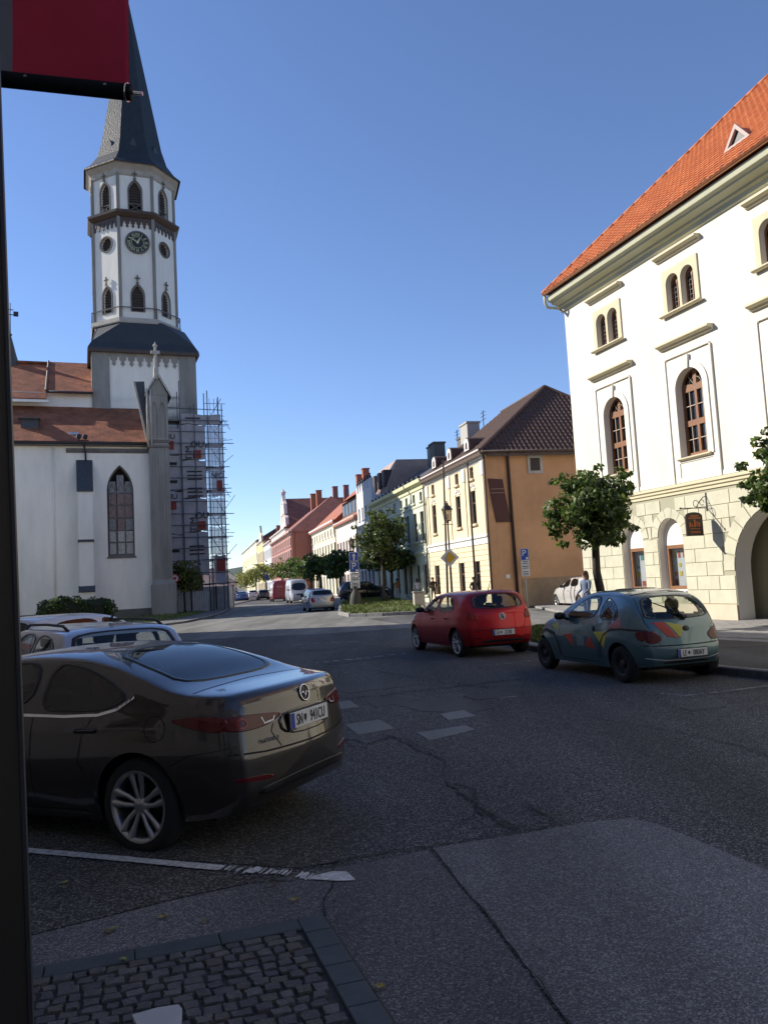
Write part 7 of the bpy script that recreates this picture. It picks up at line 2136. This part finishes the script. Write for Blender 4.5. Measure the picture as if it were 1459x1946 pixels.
# ---- cars further off
def far_spec(base, paint, **k):
    S = dict(base); S.update(paint=paint, detail=1, res=0.7, extra=[], lines=[]); S.update(k); return S
SEDAN = dict(MAZDA); SEDAN.update(extra=[], patches=[p for p in MAZDA['patches'] if p[0] in ('tail_lamp',)] + [('head_lamp', 'F', [(0.35, 0.62), (0.62, 0.60), (0.62, 0.72), (0.40, 0.74)], M_lens_w, 0.01, 'mirror')])
P_pale = mat('paint_pale_silver', (0.60, 0.59, 0.57), 0.3, metal=0.3, coat=1.0)
P_blk = mat('paint_black', (0.012, 0.013, 0.016), 0.25, coat=1.0)
P_blue = mat('paint_blue', (0.02, 0.06, 0.22), 0.3, metal=0.3, coat=1.0)
P_dgrey = mat('paint_dark_grey', (0.035, 0.045, 0.05), 0.3, metal=0.3, coat=1.0)
P_maroon = mat('paint_maroon', (0.22, 0.06, 0.06), 0.3, coat=1.0)
AST = far_spec(POLO, P_pale, L=4.25, axles=[0.85, 3.45], wheels='five', top=[(a * 4.25 / 3.97, b) for a, b in POLO['top']], belt=[(a * 4.25 / 3.97, b) for a, b in POLO['belt']], width=[(a * 4.25 / 3.97, b * 1.04) for a, b in POLO['width']], glass={'side_window': GL_dark, 'rear_window': GL_dark},
    windows=[('rear_window', 'B', [(-0.58, 1.07), (0.58, 1.07), (0.52, 1.37), (-0.52, 1.37)], False), ('side_window', 'L', [(0.90, 1.03), (1.0, 1.31), (1.35, 1.365), (1.78, 1.365), (1.80, 0.99)], True), ('side_window', 'L', [(1.88, 0.985), (1.86, 1.365), (2.2, 1.33), (2.5, 1.18), (2.74, 0.99)], True)], cabin=(0.3, 2.8, 0.92), seats=[0.95, 1.8])
p = G(1092, 1156)
make_car(AST, 'pale silver car parked by the orange gable wall', (9.75, 36.0, 0.02), (-0.2, 0.98))
def at_ground(px, py): q = G(px, py); return (q.x, q.y, 0.0)
EST2 = far_spec(ESTATE, mat('paint_grey_silver', (0.34, 0.35, 0.37), 0.3, metal=0.5, coat=1.0), detail=2, patches=[('tail_lamp', 'B', [(0.48, 0.62), (0.74, 0.62), (0.75, 0.92), (0.58, 0.92)], M_lens_r, 0.01, 'mirror')], glass={'side_window': GL_dark, 'rear_window': GL_dark}, extra=[lambda t, sk, S: plate(t, sk, 0, 0.82, 'LE 194BK')])
make_car(EST2, 'silver grey estate parked at the grass island, tail towards the viewer', at_ground(614, 1162), RD)
make_car(far_spec(HATCH, P_maroon), 'dark red car standing just beyond the silver grey estate', at_ground(606, 1155), RD)
S_ = far_spec(HATCH, P_blk)
p = AT(642, 1146, 61.0)
make_car(S_, 'black car seen side on behind the parking sign and island tree', (p.x + 0.1, p.y, zg(60)), (0.97, 0.22))
S_ = far_spec(SEDAN, P_blue); make_car(S_, 'blue car driving on the road near the hoarding', at_ground(461, 1143), RD)
S_ = far_spec(ESTATE, P_wht); make_car(S_, 'white car behind the blue one, far down the road', at_ground(482, 1137.5), RD)
S_ = far_spec(HATCH, P_dgrey); make_car(S_, 'dark grey car parked left of the red van', at_ground(502, 1140), RD)
S_ = far_spec(HATCH, P_blk); make_car(S_, 'black car at the far end left of the blue one', at_ground(447, 1137), RD)
VAN = dict(L=5.3, r=0.34, tw=0.22, axles=[1.0, 4.3], track=0.95, sill=0.30, wheels='steel', tumble=0.10, flare=0.0, res=0.7, detail=1,
    top=[(0, 2.30), (0.03, 2.40), (0.12, 2.46), (0.6, 2.50), (3.6, 2.48), (4.0, 2.35), (4.35, 1.95), (4.75, 1.35), (5.0, 1.15), (5.2, 0.95), (5.3, 0.75)],
    belt=[(0, 1.20), (0.5, 1.25), (4.2, 1.20), (4.9, 1.0), (5.3, 0.65)], width=[(0, 0.94), (0.06, 0.96), (0.3, 0.985), (4.2, 0.985), (4.9, 0.93), (5.2, 0.80), (5.3, 0.7)],
    rear=rear_shape(0.02, 0.03, 0.6, 0.1, 0.95), front=front_shape(0.18, 0.95), handles=[], mirror=(4.25, 1.35))
def van_print(t, sk, S):
    m1 = mat('van_lettering', (0.45, 0.30, 0.30), 0.5)
    me = text_mesh('MUK', 0.34, 0.01); me.materials.append(m1)
    mesh_obj('lettering', me, t, loc=(-0.03, 0.05, 1.75), rot=(0, 0, -math.pi / 2))
    sk.line('B', [(0, 0.4), (0, 2.35)], 0.02, 0.004).build('door_gap', M_gap, t)
P_vr = mat('paint_van_red', (0.20, 0.018, 0.03), 0.35, coat=0.6)
VR = dict(VAN); VR.update(paint=P_vr, extra=[van_print], patches=[('tail_lamp', 'B', [(0.84, 0.9), (0.93, 0.9), (0.93, 1.4), (0.84, 1.4)], M_lens_r, 0.008, 'mirror'), ('white_side', 'L', [(0.15, 0.55), (4.6, 0.55), (4.1, 2.1), (0.15, 2.3)], P_wht, 0.004, True)])
make_car(VR, 'red rear-doored van with white side standing in the row of vehicles', at_ground(534, 1143), RD, 'van', 'delivery_van')
VG = dict(VAN); VG.update(paint=mat('paint_van_grey', (0.36, 0.38, 0.42), 0.35, coat=0.6), extra=[], windows=[('windscreen', 'F', [(-0.75, 1.30), (0.75, 1.30), (0.70, 2.05), (-0.70, 2.05)], False)], patches=[('head_lamp', 'F', [(0.55, 0.85), (0.78, 0.85), (0.78, 1.05), (0.60, 1.05)], M_lens_w, 0.01, 'mirror'), ('grille', 'F', [(-0.4, 0.8), (0.4, 0.8), (0.42, 0.95), (-0.42, 0.95)], M_trimb, 0.01, False)])
q = G(571, 1146)
make_car(VG, 'light grey van facing the viewer to the right of the red van', (q.x + RD.x * 5.3, q.y + RD.y * 5.3), -RD, 'van', 'delivery_van')

# ------------------------------------------------------------------ signs, lamps, poles
M_pole = mat('pole_galvanised', (0.25, 0.25, 0.25), 0.5, metal=0.6)
M_dpole = mat('pole_dark', (0.045, 0.035, 0.03), 0.6)
M_sblue = mat('sign_blue', (0.015, 0.055, 0.30), 0.5)
M_swhite = mat('sign_white', (0.62, 0.63, 0.62), 0.5)
M_sgrey = mat('sign_back', (0.30, 0.31, 0.32), 0.5, metal=0.5)
M_syel = mat('sign_yellow', (0.62, 0.36, 0.02), 0.5)
M_sink = mat('sign_ink', (0.03, 0.03, 0.03), 0.6)
def face_cam(p): return math.atan2(p[1], p[0]) - math.pi / 2     # turned towards the camera end of the street
def board(parent, nm, w, h, z, m, y=-0.04, rot=0):
    mb = MB(); mb.bbox(-w / 2, w / 2, y, y + 0.02, z - h / 2, z + h / 2, 0.004); return mb.build(nm, m, parent)
def frame(parent, w, h, z, t, m, y=-0.043):
    return panel('sign_border', rect(-w / 2 + 0.01, w / 2 - 0.01, z - h / 2 + 0.01, z + h / 2 - 0.01), [rect(-w / 2 + 0.01 + t, w / 2 - 0.01 - t, z - h / 2 + 0.01 + t, z + h / 2 - 0.01 - t)], 0.003, m, parent, loc=(0, y, 0))
def letter(parent, s, size, x, z, m, y=-0.045, sx=1.0):
    me = text_mesh(s, size, 0.004, sx=sx); me.materials.append(m); return mesh_obj('lettering', me, parent, loc=(x, y, z))
def textlines(parent, w, z0, n, dz, m=M_sink, y=-0.043, seed=1):
    r = random.Random(seed)
    for k in range(n):
        ww = w * r.uniform(0.6, 0.95)
        MB().box(-ww / 2, ww / 2, y, y + 0.003, z0 - k * dz, z0 - k * dz + dz * 0.42).build('text_line', m, parent)
# parking sign with arrow on a bottle-shaped base
p = AT(677, 1157, 51.6)
t = thing('parking_sign', 'tall blue parking sign with arrow and white panels on a dark bottle-shaped base', 'sign', (p.x, p.y, 0.25), face_cam(p) + rad(6))
mb = MB(); mb.lathe([(0.40, 0), (0.42, 0.1), (0.36, 0.55), (0.30, 0.80), (0.15, 1.0), (0.13, 1.25), (0.0, 1.25)], 20); mb.build('base', mat('cast_base', (0.06, 0.058, 0.052), 0.8), t, True)
mb = MB(); mb.tube([(0, 0, 1.2), (0, 0, 3.45)], 0.045, 8); mb.build('pole', M_pole, t)
b = board(t, 'arrow_panel', 0.62, 0.60, 3.20, M_sblue, -0.07); frame(b, 0.62, 0.60, 3.20, 0.025, M_swhite, -0.074)
MB().prism([(-0.05, 2.98), (0.05, 2.98), (0.05, 3.22), (0.13, 3.22), (0, 3.42), (-0.13, 3.22), (-0.05, 3.22)], -0.076, -0.071).build('arrow', M_swhite, b)
b = board(t, 'parking_panel', 0.62, 0.70, 2.52, M_sblue, -0.07); frame(b, 0.62, 0.70, 2.52, 0.025, M_swhite, -0.074); letter(b, 'P', 0.62, -0.03, 2.56, M_swhite, -0.076); MB().box(0.08, 0.24, -0.076, -0.071, 2.24, 2.36).build('pictogram', M_swhite, b)
for z, h, n in ((2.02, 0.24, 1), (1.74, 0.26, 2), (1.36, 0.44, 4)):
    b = board(t, 'text_panel', 0.62, h, z, M_swhite, -0.07); textlines(b, 0.52, z + h * 0.18, n, h * 0.8 / max(n, 2), seed=int(z * 10), y=-0.074)
# parking sign by the orange wall
p = AT(1003, 1150, 40.0)
t = thing('parking_sign', 'slim parking sign with white text panels in front of the orange gable wall', 'sign', (p.x, p.y, 0.05), face_cam(p))
mb = MB(); mb.tube([(0, 0, 0), (-0.05, 0, 2.95)], 0.03, 8); mb.build('pole', M_pole, t)
b = board(t, 'parking_panel', 0.42, 0.60, 2.66, M_sblue, -0.06); frame(b, 0.42, 0.60, 2.66, 0.018, M_swhite, -0.064); letter(b, 'P', 0.44, -0.03, 2.72, M_swhite, -0.066); MB().box(0.05, 0.16, -0.066, -0.061, 2.42, 2.52).build('pictogram', M_swhite, b)
for z, h, n in ((2.24, 0.22, 2), (2.0, 0.22, 2), (1.72, 0.30, 3)):
    b = board(t, 'text_panel', 0.40, h, z, M_swhite, -0.06); textlines(b, 0.34, z + h * 0.18, n, h * 0.8 / max(n, 2), seed=int(z * 10) + 3, y=-0.064)
# priority road sign
p = AT(858, 1140, 38.5)
t = thing('priority_sign', 'yellow and white diamond priority road sign beside the lamp post', 'sign', (p.x + 0.02, p.y, 0.05), face_cam(p) + rad(8))
mb = MB(); mb.tube([(0, 0, 0), (0, 0, 3.1)], 0.035, 8); mb.build('pole', M_dpole, t)
zc = 2.67
b = panel('diamond_plate', [(0, zc - 0.46), (0.46, zc), (0, zc + 0.46), (-0.46, zc)], [], 0.02, M_swhite, t, loc=(0.0, -0.065, 0))
panel('diamond_centre', [(0, zc - 0.30), (0.30, zc), (0, zc + 0.30), (-0.30, zc)], [], 0.004, M_syel, b, loc=(0, -0.005, 0))
b2 = panel('diamond_back', [(0, zc - 0.46), (0.46, zc), (0, zc + 0.46), (-0.46, zc)], [], 0.02, M_sgrey, t, loc=(-0.10, 0.05, -0.05), rot=(0, 0, rad(70)))
# flag poles by the yellow house
for px0, py0, px1, py1, Y, lab in ((842, 880, 850, 1140, 38.9, 'tall dark pole nearer the green house, left of the lamp post'), (888, 885, 905, 1130, 38.2, 'tall dark pole nearer the house corner, right of the diamond sign')):
    a, bq = AT(px0, py0, Y), AT(px1, py1, Y)
    t = thing('flag_pole', lab, 'pole', (bq.x, bq.y, 0.05), 0, 'flag poles before the yellow house')
    mb = MB(); mb.tube([(0, 0, 0), (a.x - bq.x, 0, a.z)], [0.06, 0.04], 8); mb.build('shaft', M_dpole, t)
    mb = MB(); mb.lathe([(0.0, 0.0), (0.06, 0.02), (0.07, 0.07), (0.0, 0.13)], 8, M=Matrix.Translation((a.x - bq.x, 0, a.z - 0.02))); mb.build('knob', M_dpole, t)
def lamp_post(label, loc, H):
    t = thing('street_lamp', label, 'street lamp', loc, rad(10), 'lantern lamp posts')
    mb = MB(); mb.lathe([(0.16, 0), (0.16, 0.25), (0.11, 0.32), (0.10, 0.9), (0.065, 1.0), (0.055, 2.4), (0.07, 2.45), (0.05, 2.5), (0.04, H - 1.1), (0.08, H - 1.05), (0.05, H - 1.0)], 12); mb.build('post', M_dpole, t, True)
    mb = MB(); mb.tube([(-0.28, 0, H - 1.15), (0.28, 0, H - 1.15)], 0.02, 6); mb.build('crossbar', M_dpole, t)
    ln = MB(); ln.lathe([(0.13, H - 0.98), (0.16, H - 0.95), (0.25, H - 0.42), (0.23, H - 0.42), (0.14, H - 0.93)], 6); ln = ln.build('lantern', glass('lantern_glass', (0.75, 0.72, 0.62)), t)
    mb = MB()
    for k in range(6):
        a = 2 * math.pi * k / 6; mb.tube([(0.16 * math.cos(a), 0.16 * math.sin(a), H - 0.96), (0.25 * math.cos(a), 0.25 * math.sin(a), H - 0.42)], 0.016, 5)
    mb.lathe([(0.29, H - 0.43), (0.30, H - 0.38), (0.16, H - 0.20), (0.09, H - 0.16), (0.10, H - 0.10), (0.03, H - 0.04), (0.05, H), (0.0, H + 0.06)], 6); mb.lathe([(0.0, H - 1.0), (0.17, H - 0.99), (0.17, H - 0.94)], 6); mb.build('lantern_cap', M_dpole, ln)
    mb = MB(); mb.lathe([(0.0, H - 0.9), (0.05, H - 0.85), (0.06, H - 0.7), (0.0, H - 0.6)], 8); mb.build('bulb', M_swhite, ln, True)
p = AT(859, 1135, 39.6); q = AT(854, 955, 39.6)
lamp_post('lantern lamp post between the two flag poles', (p.x, p.y, 0.05), q.z)
p = AT(672, 1130, 76); lamp_post('lantern lamp post further off above the parking sign', (p.x, p.y, 0.3), AT(671, 1020, 76).z - 0.3)
p = AT(673, 1130, 63); 
# round no-stopping sign at the church and blue sign by the estate
p = AT(337, 1160, 60.5)
t = thing('no_entry_sign', 'round red and white traffic sign by the small tree at the church', 'sign', (p.x, p.y, 0.1), face_cam(p))
mb = MB(); mb.tube([(0, 0, 0), (0, 0, 3.0)], 0.03, 6); mb.build('pole', M_pole, t)
b = panel('sign_disc', circle(-0.1, 2.72, 0.34, 24), [], 0.02, mat('sign_red', (0.42, 0.03, 0.03), 0.5), t, loc=(0, -0.06, 0)); panel('sign_field', circle(-0.1, 2.72, 0.24, 24), [circle(-0.1, 2.72, 0.13, 20)], 0.004, M_swhite, b, loc=(0, -0.005, 0))
p = AT(630, 1150, 68)
t = thing('blue_sign', 'square blue sign with white pictogram above the parked cars', 'sign', (p.x, p.y, 0.1), face_cam(p))
mb = MB(); mb.tube([(0, 0, 0), (0, 0, 3.1)], 0.035, 6); mb.build('pole', M_pole, t)
b = board(t, 'sign_panel', 0.62, 0.90, 2.55, M_sblue, -0.06); frame(b, 0.62, 0.90, 2.55, 0.03, M_swhite, -0.064); MB().box(-0.14, -0.05, -0.066, -0.061, 2.45, 2.85).box(0.05, 0.14, -0.066, -0.061, 2.45, 2.85).box(-0.14, 0.14, -0.0665, -0.0615, 2.62, 2.70).build('pictogram', M_swhite, b)
p = AT(508, 1130, 128)
t = thing('blue_sign', 'narrow blue sign far down the street above the red van', 'sign', (p.x, p.y, 0.1), face_cam(p))
mb = MB(); mb.tube([(0, 0, 0), (0, 0, 4.2)], 0.05, 6); mb.build('pole', M_pole, t); board(t, 'sign_panel', 0.55, 1.4, 3.6, M_sblue, -0.08)
# concrete litter bin on the grass edge
p = G(801, 1158)
t = thing('litter_bin', 'grey concrete litter bin at the right edge of the grass island', 'litter bin', (p.x - 0.1, p.y + 0.5, 0.1), rad(5))
mb = MB(); mb.bbox(-0.32, 0.32, -0.32, 0.32, 0, 0.85, 0.03); mb.build('bin_body', M_stone_l, t)
mb = MB(); mb.bbox(-0.36, 0.36, -0.36, 0.36, 0.86, 0.95, 0.02); mb.build('bin_rim', M_stone, t)
mb = MB(); mb.box(-0.24, 0.24, -0.24, 0.24, 0.955, 0.965); mb.build('bin_opening', M_gap, t)

# ------------------------------------------------------------------ people
def person(label, loc, rz, height, top, bottom, skin=(0.42, 0.26, 0.18), hair=(0.03, 0.02, 0.015), shoes=(0.03, 0.03, 0.03), stride=0.18, arms=(0.15, -0.1), shorts=False, sleeves=True, bend=0.0, long_hair=False, elbow=0.2, bag=None):
    t = thing('person', label, 'person', loc, rz)
    k = height / 1.75
    J = {'pel': (0, 0, 0.95), 'wai': (0, 0.0, 1.10), 'che': (0.0, 0.01, 1.30), 'nec': (0, 0.0, 1.48), 'hd0': (0, -0.01, 1.56), 'hd1': (0, -0.015, 1.66), 'hd2': (0, -0.01, 1.72)}
    E = [('pel', 'wai'), ('wai', 'che'), ('che', 'nec'), ('nec', 'hd0'), ('hd0', 'hd1'), ('hd1', 'hd2')]
    R = {'pel': (0.155, 0.115), 'wai': (0.135, 0.10), 'che': (0.165, 0.115), 'nec': (0.055, 0.055), 'hd0': (0.075, 0.085), 'hd1': (0.085, 0.10), 'hd2': (0.05, 0.06)}
    for s, n in ((1, 'l'), (-1, 'r')):
        f = stride * s
        J.update({n + 'hip': (0.09 * s, 0, 0.90), n + 'kne': (0.10 * s, -f * 0.5 - 0.02, 0.50), n + 'ank': (0.10 * s, -f + (0.06 if f < 0 else 0), 0.09), n + 'toe': (0.11 * s, -f - 0.15, 0.04)})
        E += [('pel', n + 'hip'), (n + 'hip', n + 'kne'), (n + 'kne', n + 'ank'), (n + 'ank', n + 'toe')]
        R.update({n + 'hip': (0.10, 0.10), n + 'kne': (0.062, 0.062), n + 'ank': (0.042, 0.046), n + 'toe': (0.04, 0.03)})
        a = arms[0 if s > 0 else 1]
        sh = (0.18 * s, 0.0, 1.41)
        el = (0.25 * s, -a * 0.6, 1.14 + abs(a) * 0.10)
        wr = (0.24 * s - 0.05 * s * elbow, -a * 0.6 - elbow * 0.8, 0.92 + elbow * 0.5)
        hdp = (wr[0] - 0.01 * s, wr[1] - 0.05, wr[2] - 0.08)
        J.update({n + 'sho': sh, n + 'elb': el, n + 'wri': wr, n + 'han': hdp})
        E += [('che', n + 'sho'), (n + 'sho', n + 'elb'), (n + 'elb', n + 'wri'), (n + 'wri', n + 'han')]
        R.update({n + 'sho': (0.068, 0.065), n + 'elb': (0.045, 0.045), n + 'wri': (0.030, 0.034), n + 'han': (0.034, 0.022)})
        for q in range(4):     # fingers and thumb
            d = (q - 1.2) * 0.016
            nm = n + 'f%d' % q
            J[nm] = (hdp[0] + (0.0 if q else 0.03 * s), hdp[1] - 0.01 + d - (0.03 if q == 0 else 0), hdp[2] - (0.085 - abs(q - 2) * 0.01 if q else 0.035))
            E.append((n + 'han', nm)); R[nm] = (0.010, 0.010)
    names = list(J)
    me = bpy.data.meshes.new('body')
    me.from_pydata([tuple(c * k for c in J[n]) for n in names], [(names.index(a), names.index(b)) for a, b in E], [])
    ob = bpy.data.objects.new('body_skeleton', me)
    COL.objects.link(ob)
    md = ob.modifiers.new('s', 'SKIN'); md.use_smooth_shade = True
    for i, n in enumerate(names):
        sv = me.skin_vertices[0].data[i]; sv.radius = (R[n][0] * k, R[n][1] * k); sv.use_root = (n == 'pel')
    ss = ob.modifiers.new('u', 'SUBSURF'); ss.levels = 1; ss.render_levels = 1
    dg = bpy.context.evaluated_depsgraph_get()
    m2 = bpy.data.meshes.new_from_object(ob.evaluated_get(dg))
    bpy.data.objects.remove(ob); bpy.data.meshes.remove(me)
    m2.materials.clear()
    key = 'p%d' % (abs(hash(label)) % 99999)
    for nm, c in (('top', top), ('legs', bottom), ('skin', skin), ('hair', hair), ('shoes', shoes)): m2.materials.append(mat('%s_%s' % (nm, label[:18]), c, 0.85, var=0.2, vscale=15))
    for p_ in m2.polygons:
        c = p_.center / k
        if c.z > 1.46: mi = 3 if (c.z > 1.68 or (c.y > 0.02 and c.z > (1.40 if long_hair else 1.56))) else 2
        elif c.z < 0.075: mi = 4
        elif abs(c.x) > 0.19 and c.z < (0.98 if sleeves else 1.25): mi = 2
        elif abs(c.x) > 0.19: mi = 0
        elif c.z > 0.98: mi = 0
        elif shorts and c.z < 0.55: mi = 2
        else: mi = 1
        p_.material_index = mi
    o = mesh_obj('body', m2, t)
    smooth_obj(o)
    hb = MB(); hb.lathe([(0, 1.745), (0.05, 1.738), (0.085, 1.70), (0.097, 1.65), (0.09, 1.60), (0.07, 1.58)], 12, M=Matrix.Translation((0, 0.012, 0)) @ Matrix.Diagonal((0.95, 1.12, 1, 1)))
    if long_hair: hb.lathe([(0.075, 1.66), (0.085, 1.55), (0.075, 1.45), (0.04, 1.38)], 10, M=Matrix.Translation((0, 0.05, 0)))
    hb.v = [tuple(c * k for c in v) for v in hb.v]
    hb.build('hair', m2.materials[3], t, True)
    nb = MB(); nb.lathe([(0, 0.028), (0.012, 0.01), (0.016, -0.008), (0, -0.014)], 8, M=Matrix.Translation((0, -0.105, 1.635)))
    for s in (1, -1): nb.lathe([(0, 0.02), (0.012, 0.01), (0.012, -0.015), (0, -0.025)], 6, M=Matrix.Translation((s * 0.088, -0.0, 1.635)))
    nb.v = [tuple(c * k for c in v) for v in nb.v]; nb.build('nose_and_ears', m2.materials[2], t, True)
    eb = MB()
    for s in (1, -1): eb.lathe([(0, 0.008), (0.011, 0), (0, -0.008)], 6, M=Matrix.Translation((s * 0.033, -0.094, 1.652)))
    eb.box(-0.022, 0.022, -0.103, -0.09, 1.588, 1.595); eb.v = [tuple(c * k for c in v) for v in eb.v]; eb.build('eyes_and_mouth', m2.materials[3], t)
    if bag:
        bb = MB(); bb.bbox(-0.16 * k, 0.16 * k, 0.12 * k, 0.26 * k, 1.0 * k, 1.42 * k, 0.05); bb.build('backpack', mat('bag_' + label[:10], bag, 0.9), t)
    return t
def at_floor(px, Y): q = AT(px, 1120, Y); return (q.x, q.y, zg(q.y))
person('walker in tan shirt and white trousers by the green house', at_floor(755, 56.5), rad(180), 1.56, (0.42, 0.20, 0.06), (0.55, 0.53, 0.50), stride=0.22, sleeves=False, arms=(0.2, -0.2))
person('walker in white top and grey trousers behind the litter bin', at_floor(793, 53.5), rad(190), 1.56, (0.70, 0.62, 0.62), (0.24, 0.28, 0.30), stride=0.15, long_hair=True, hair=(0.09, 0.05, 0.03))
person('man in black with glasses, between the white top and the dark jacket', at_floor(810, 54.5), rad(-10), 1.62, (0.015, 0.015, 0.018), (0.02, 0.02, 0.025), stride=0.16)
person('man in dark brown jacket holding his arms up at the yellow house', at_floor(823, 50.0), rad(20), 1.66, (0.055, 0.035, 0.025), (0.06, 0.05, 0.045), stride=0.12, elbow=0.55, bag=(0.05, 0.03, 0.02))
person('person in dark coat near the house corner above the red car', at_floor(901, 42.5), rad(30), 1.68, (0.035, 0.035, 0.035), (0.04, 0.04, 0.045), stride=0.1)
p = AT(1113, 1120, 23.6)
person('woman in blue denim jacket beside the clipped tree', (p.x, p.y, 0.11), rad(-60), 1.64, (0.13, 0.17, 0.26), (0.05, 0.06, 0.10), hair=(0.08, 0.04, 0.02), stride=0.1, elbow=0.25, long_hair=True)

# ------------------------------------------------------------------ black post and red banner beside the viewer
a, b = AT(1, 300, 1.37), AT(50, 1700, 1.37)
pd = (a - b); 
M_blk = mat('powder_coat_black', (0.006, 0.006, 0.007), 0.7, spec=0.15)
k0, k1 = b + pd * ((0 - b.z) / pd.z), b + pd * ((4.5 - b.z) / pd.z)
post = thing('black_post', 'black metal post along the left picture edge', 'post', (k0.x, k0.y, 0), 0)
dx = k1.x - k0.x; dyy = k1.y - k0.y
mb = MB()
w_, d_ = 0.16, 0.12
vs = []
for (z, ox, oy) in ((0, 0, 0), (4.5, dx, dyy)):
    vs += [(ox - 0.01, oy - d_, z), (ox, oy, z), (ox - w_, oy, z), (ox - w_, oy - d_, z)]
mb.add(vs, [(0, 1, 5, 4), (1, 2, 6, 5), (2, 3, 7, 6), (3, 0, 4, 7), (0, 3, 2, 1), (4, 5, 6, 7)]); mb.build('post_shaft', M_blk, post)
mb = MB(); mb.add([(0.004, -0.003, 0), (0.004, -0.003, 4.5)], []); 
mb = MB(); mb.tube([(0.0, 0.0, 0.02), (dx, dyy, 4.48)], 0.006, 6); mb.build('post_edge', mat('post_edge_grey', (0.03, 0.03, 0.033), 0.4), post)
mb = MB(); mb.bbox(-w_ - 0.08, 0.06, -d_ - 0.08, 0.06, 0, 0.02, 0.004); mb.build('base_plate', M_blk, post)
YB = 2.3
bl, br = AT(-60, 138, YB), AT(246, 174, YB)
tl_, tr_ = AT(-60, -260, YB), AT(247, -260, YB)
ban = thing('red_banner', 'dark red fabric banner stretched above a black rod, hanging at the upper left', 'banner', (bl.x, bl.y, 0), 0)
Oz = Vector((bl.x, bl.y, 0))
M_banr = mat('banner_fabric_red', (0.50, 0.014, 0.055), 0.75, var=0.12, vscale=3)
M_bang = mat('banner_hem_grey', (0.16, 0.17, 0.19), 0.8)
nx, nz = 20, 16
def bp_(u, v): 
    q = (bl.lerp(br, u)).lerp(tl_.lerp(tr_, u), v) - Oz
    q.y += 0.012 * math.sin(u * 7) * (0.4 + v) + 0.01 * math.sin(v * 5 + u * 3)
    return q
u0 = 80 / 306.0
for (ua, ub, nm, m_) in ((0.0, u0, 'banner_hem', M_bang), (u0, 0.975, 'banner_cloth', M_banr), (0.975, 0.995, 'banner_edge', mat('banner_edge_red', (0.6, 0.015, 0.06), 0.6))):
    vs = [bp_(ua + (ub - ua) * i / nx, 0.03 + 0.97 * j / nz) for j in range(nz + 1) for i in range(nx + 1)]
    vs += [v + Vector((0, 0.004, 0)) for v in vs]
    n = (nx + 1) * (nz + 1)
    fs = [(j * (nx + 1) + i, j * (nx + 1) + i + 1, (j + 1) * (nx + 1) + i + 1, (j + 1) * (nx + 1) + i) for j in range(nz) for i in range(nx)]
    fs += [tuple(n + q for q in f[::-1]) for f in fs]
    MB().add(vs, fs).build(nm, m_, ban, True)
rl, rr_ = AT(-400, 108, YB) - Oz, AT(250, 176, YB) - Oz
mb = MB(); mb.tube([rl, rr_], 0.024, 12); rod = mb.build('rod', M_blk, ban, True)
mb = MB(); mb.tube([rr_ - (rr_ - rl).normalized() * 0.014, rr_ - (rr_ - rl).normalized() * 0.010], 0.028, 12); mb.build('rod_ring', M_chrome, rod)
mb = MB(); mb.tube([rr_, rr_ + (rr_ - rl).normalized() * 0.035], 0.006, 8); mb.build('rod_pin', M_chrome, rod)
mb = MB(); mb.tube([rl, rl + Vector((0, 0, 1.6))], 0.03, 8); mb.build('banner_mast', M_blk, ban)
for f in (0.70, 0.93):
    q = rl.lerp(rr_, f); mb = MB(); mb.lathe([(0, 0.004), (0.006, 0.003), (0.008, 0)], 8, M=Matrix.Translation(q + Vector((0, -0.02, 0.003))) @ Matrix.Rotation(math.pi / 2, 4, 'X')); mb.build('rivet', M_pole, rod)
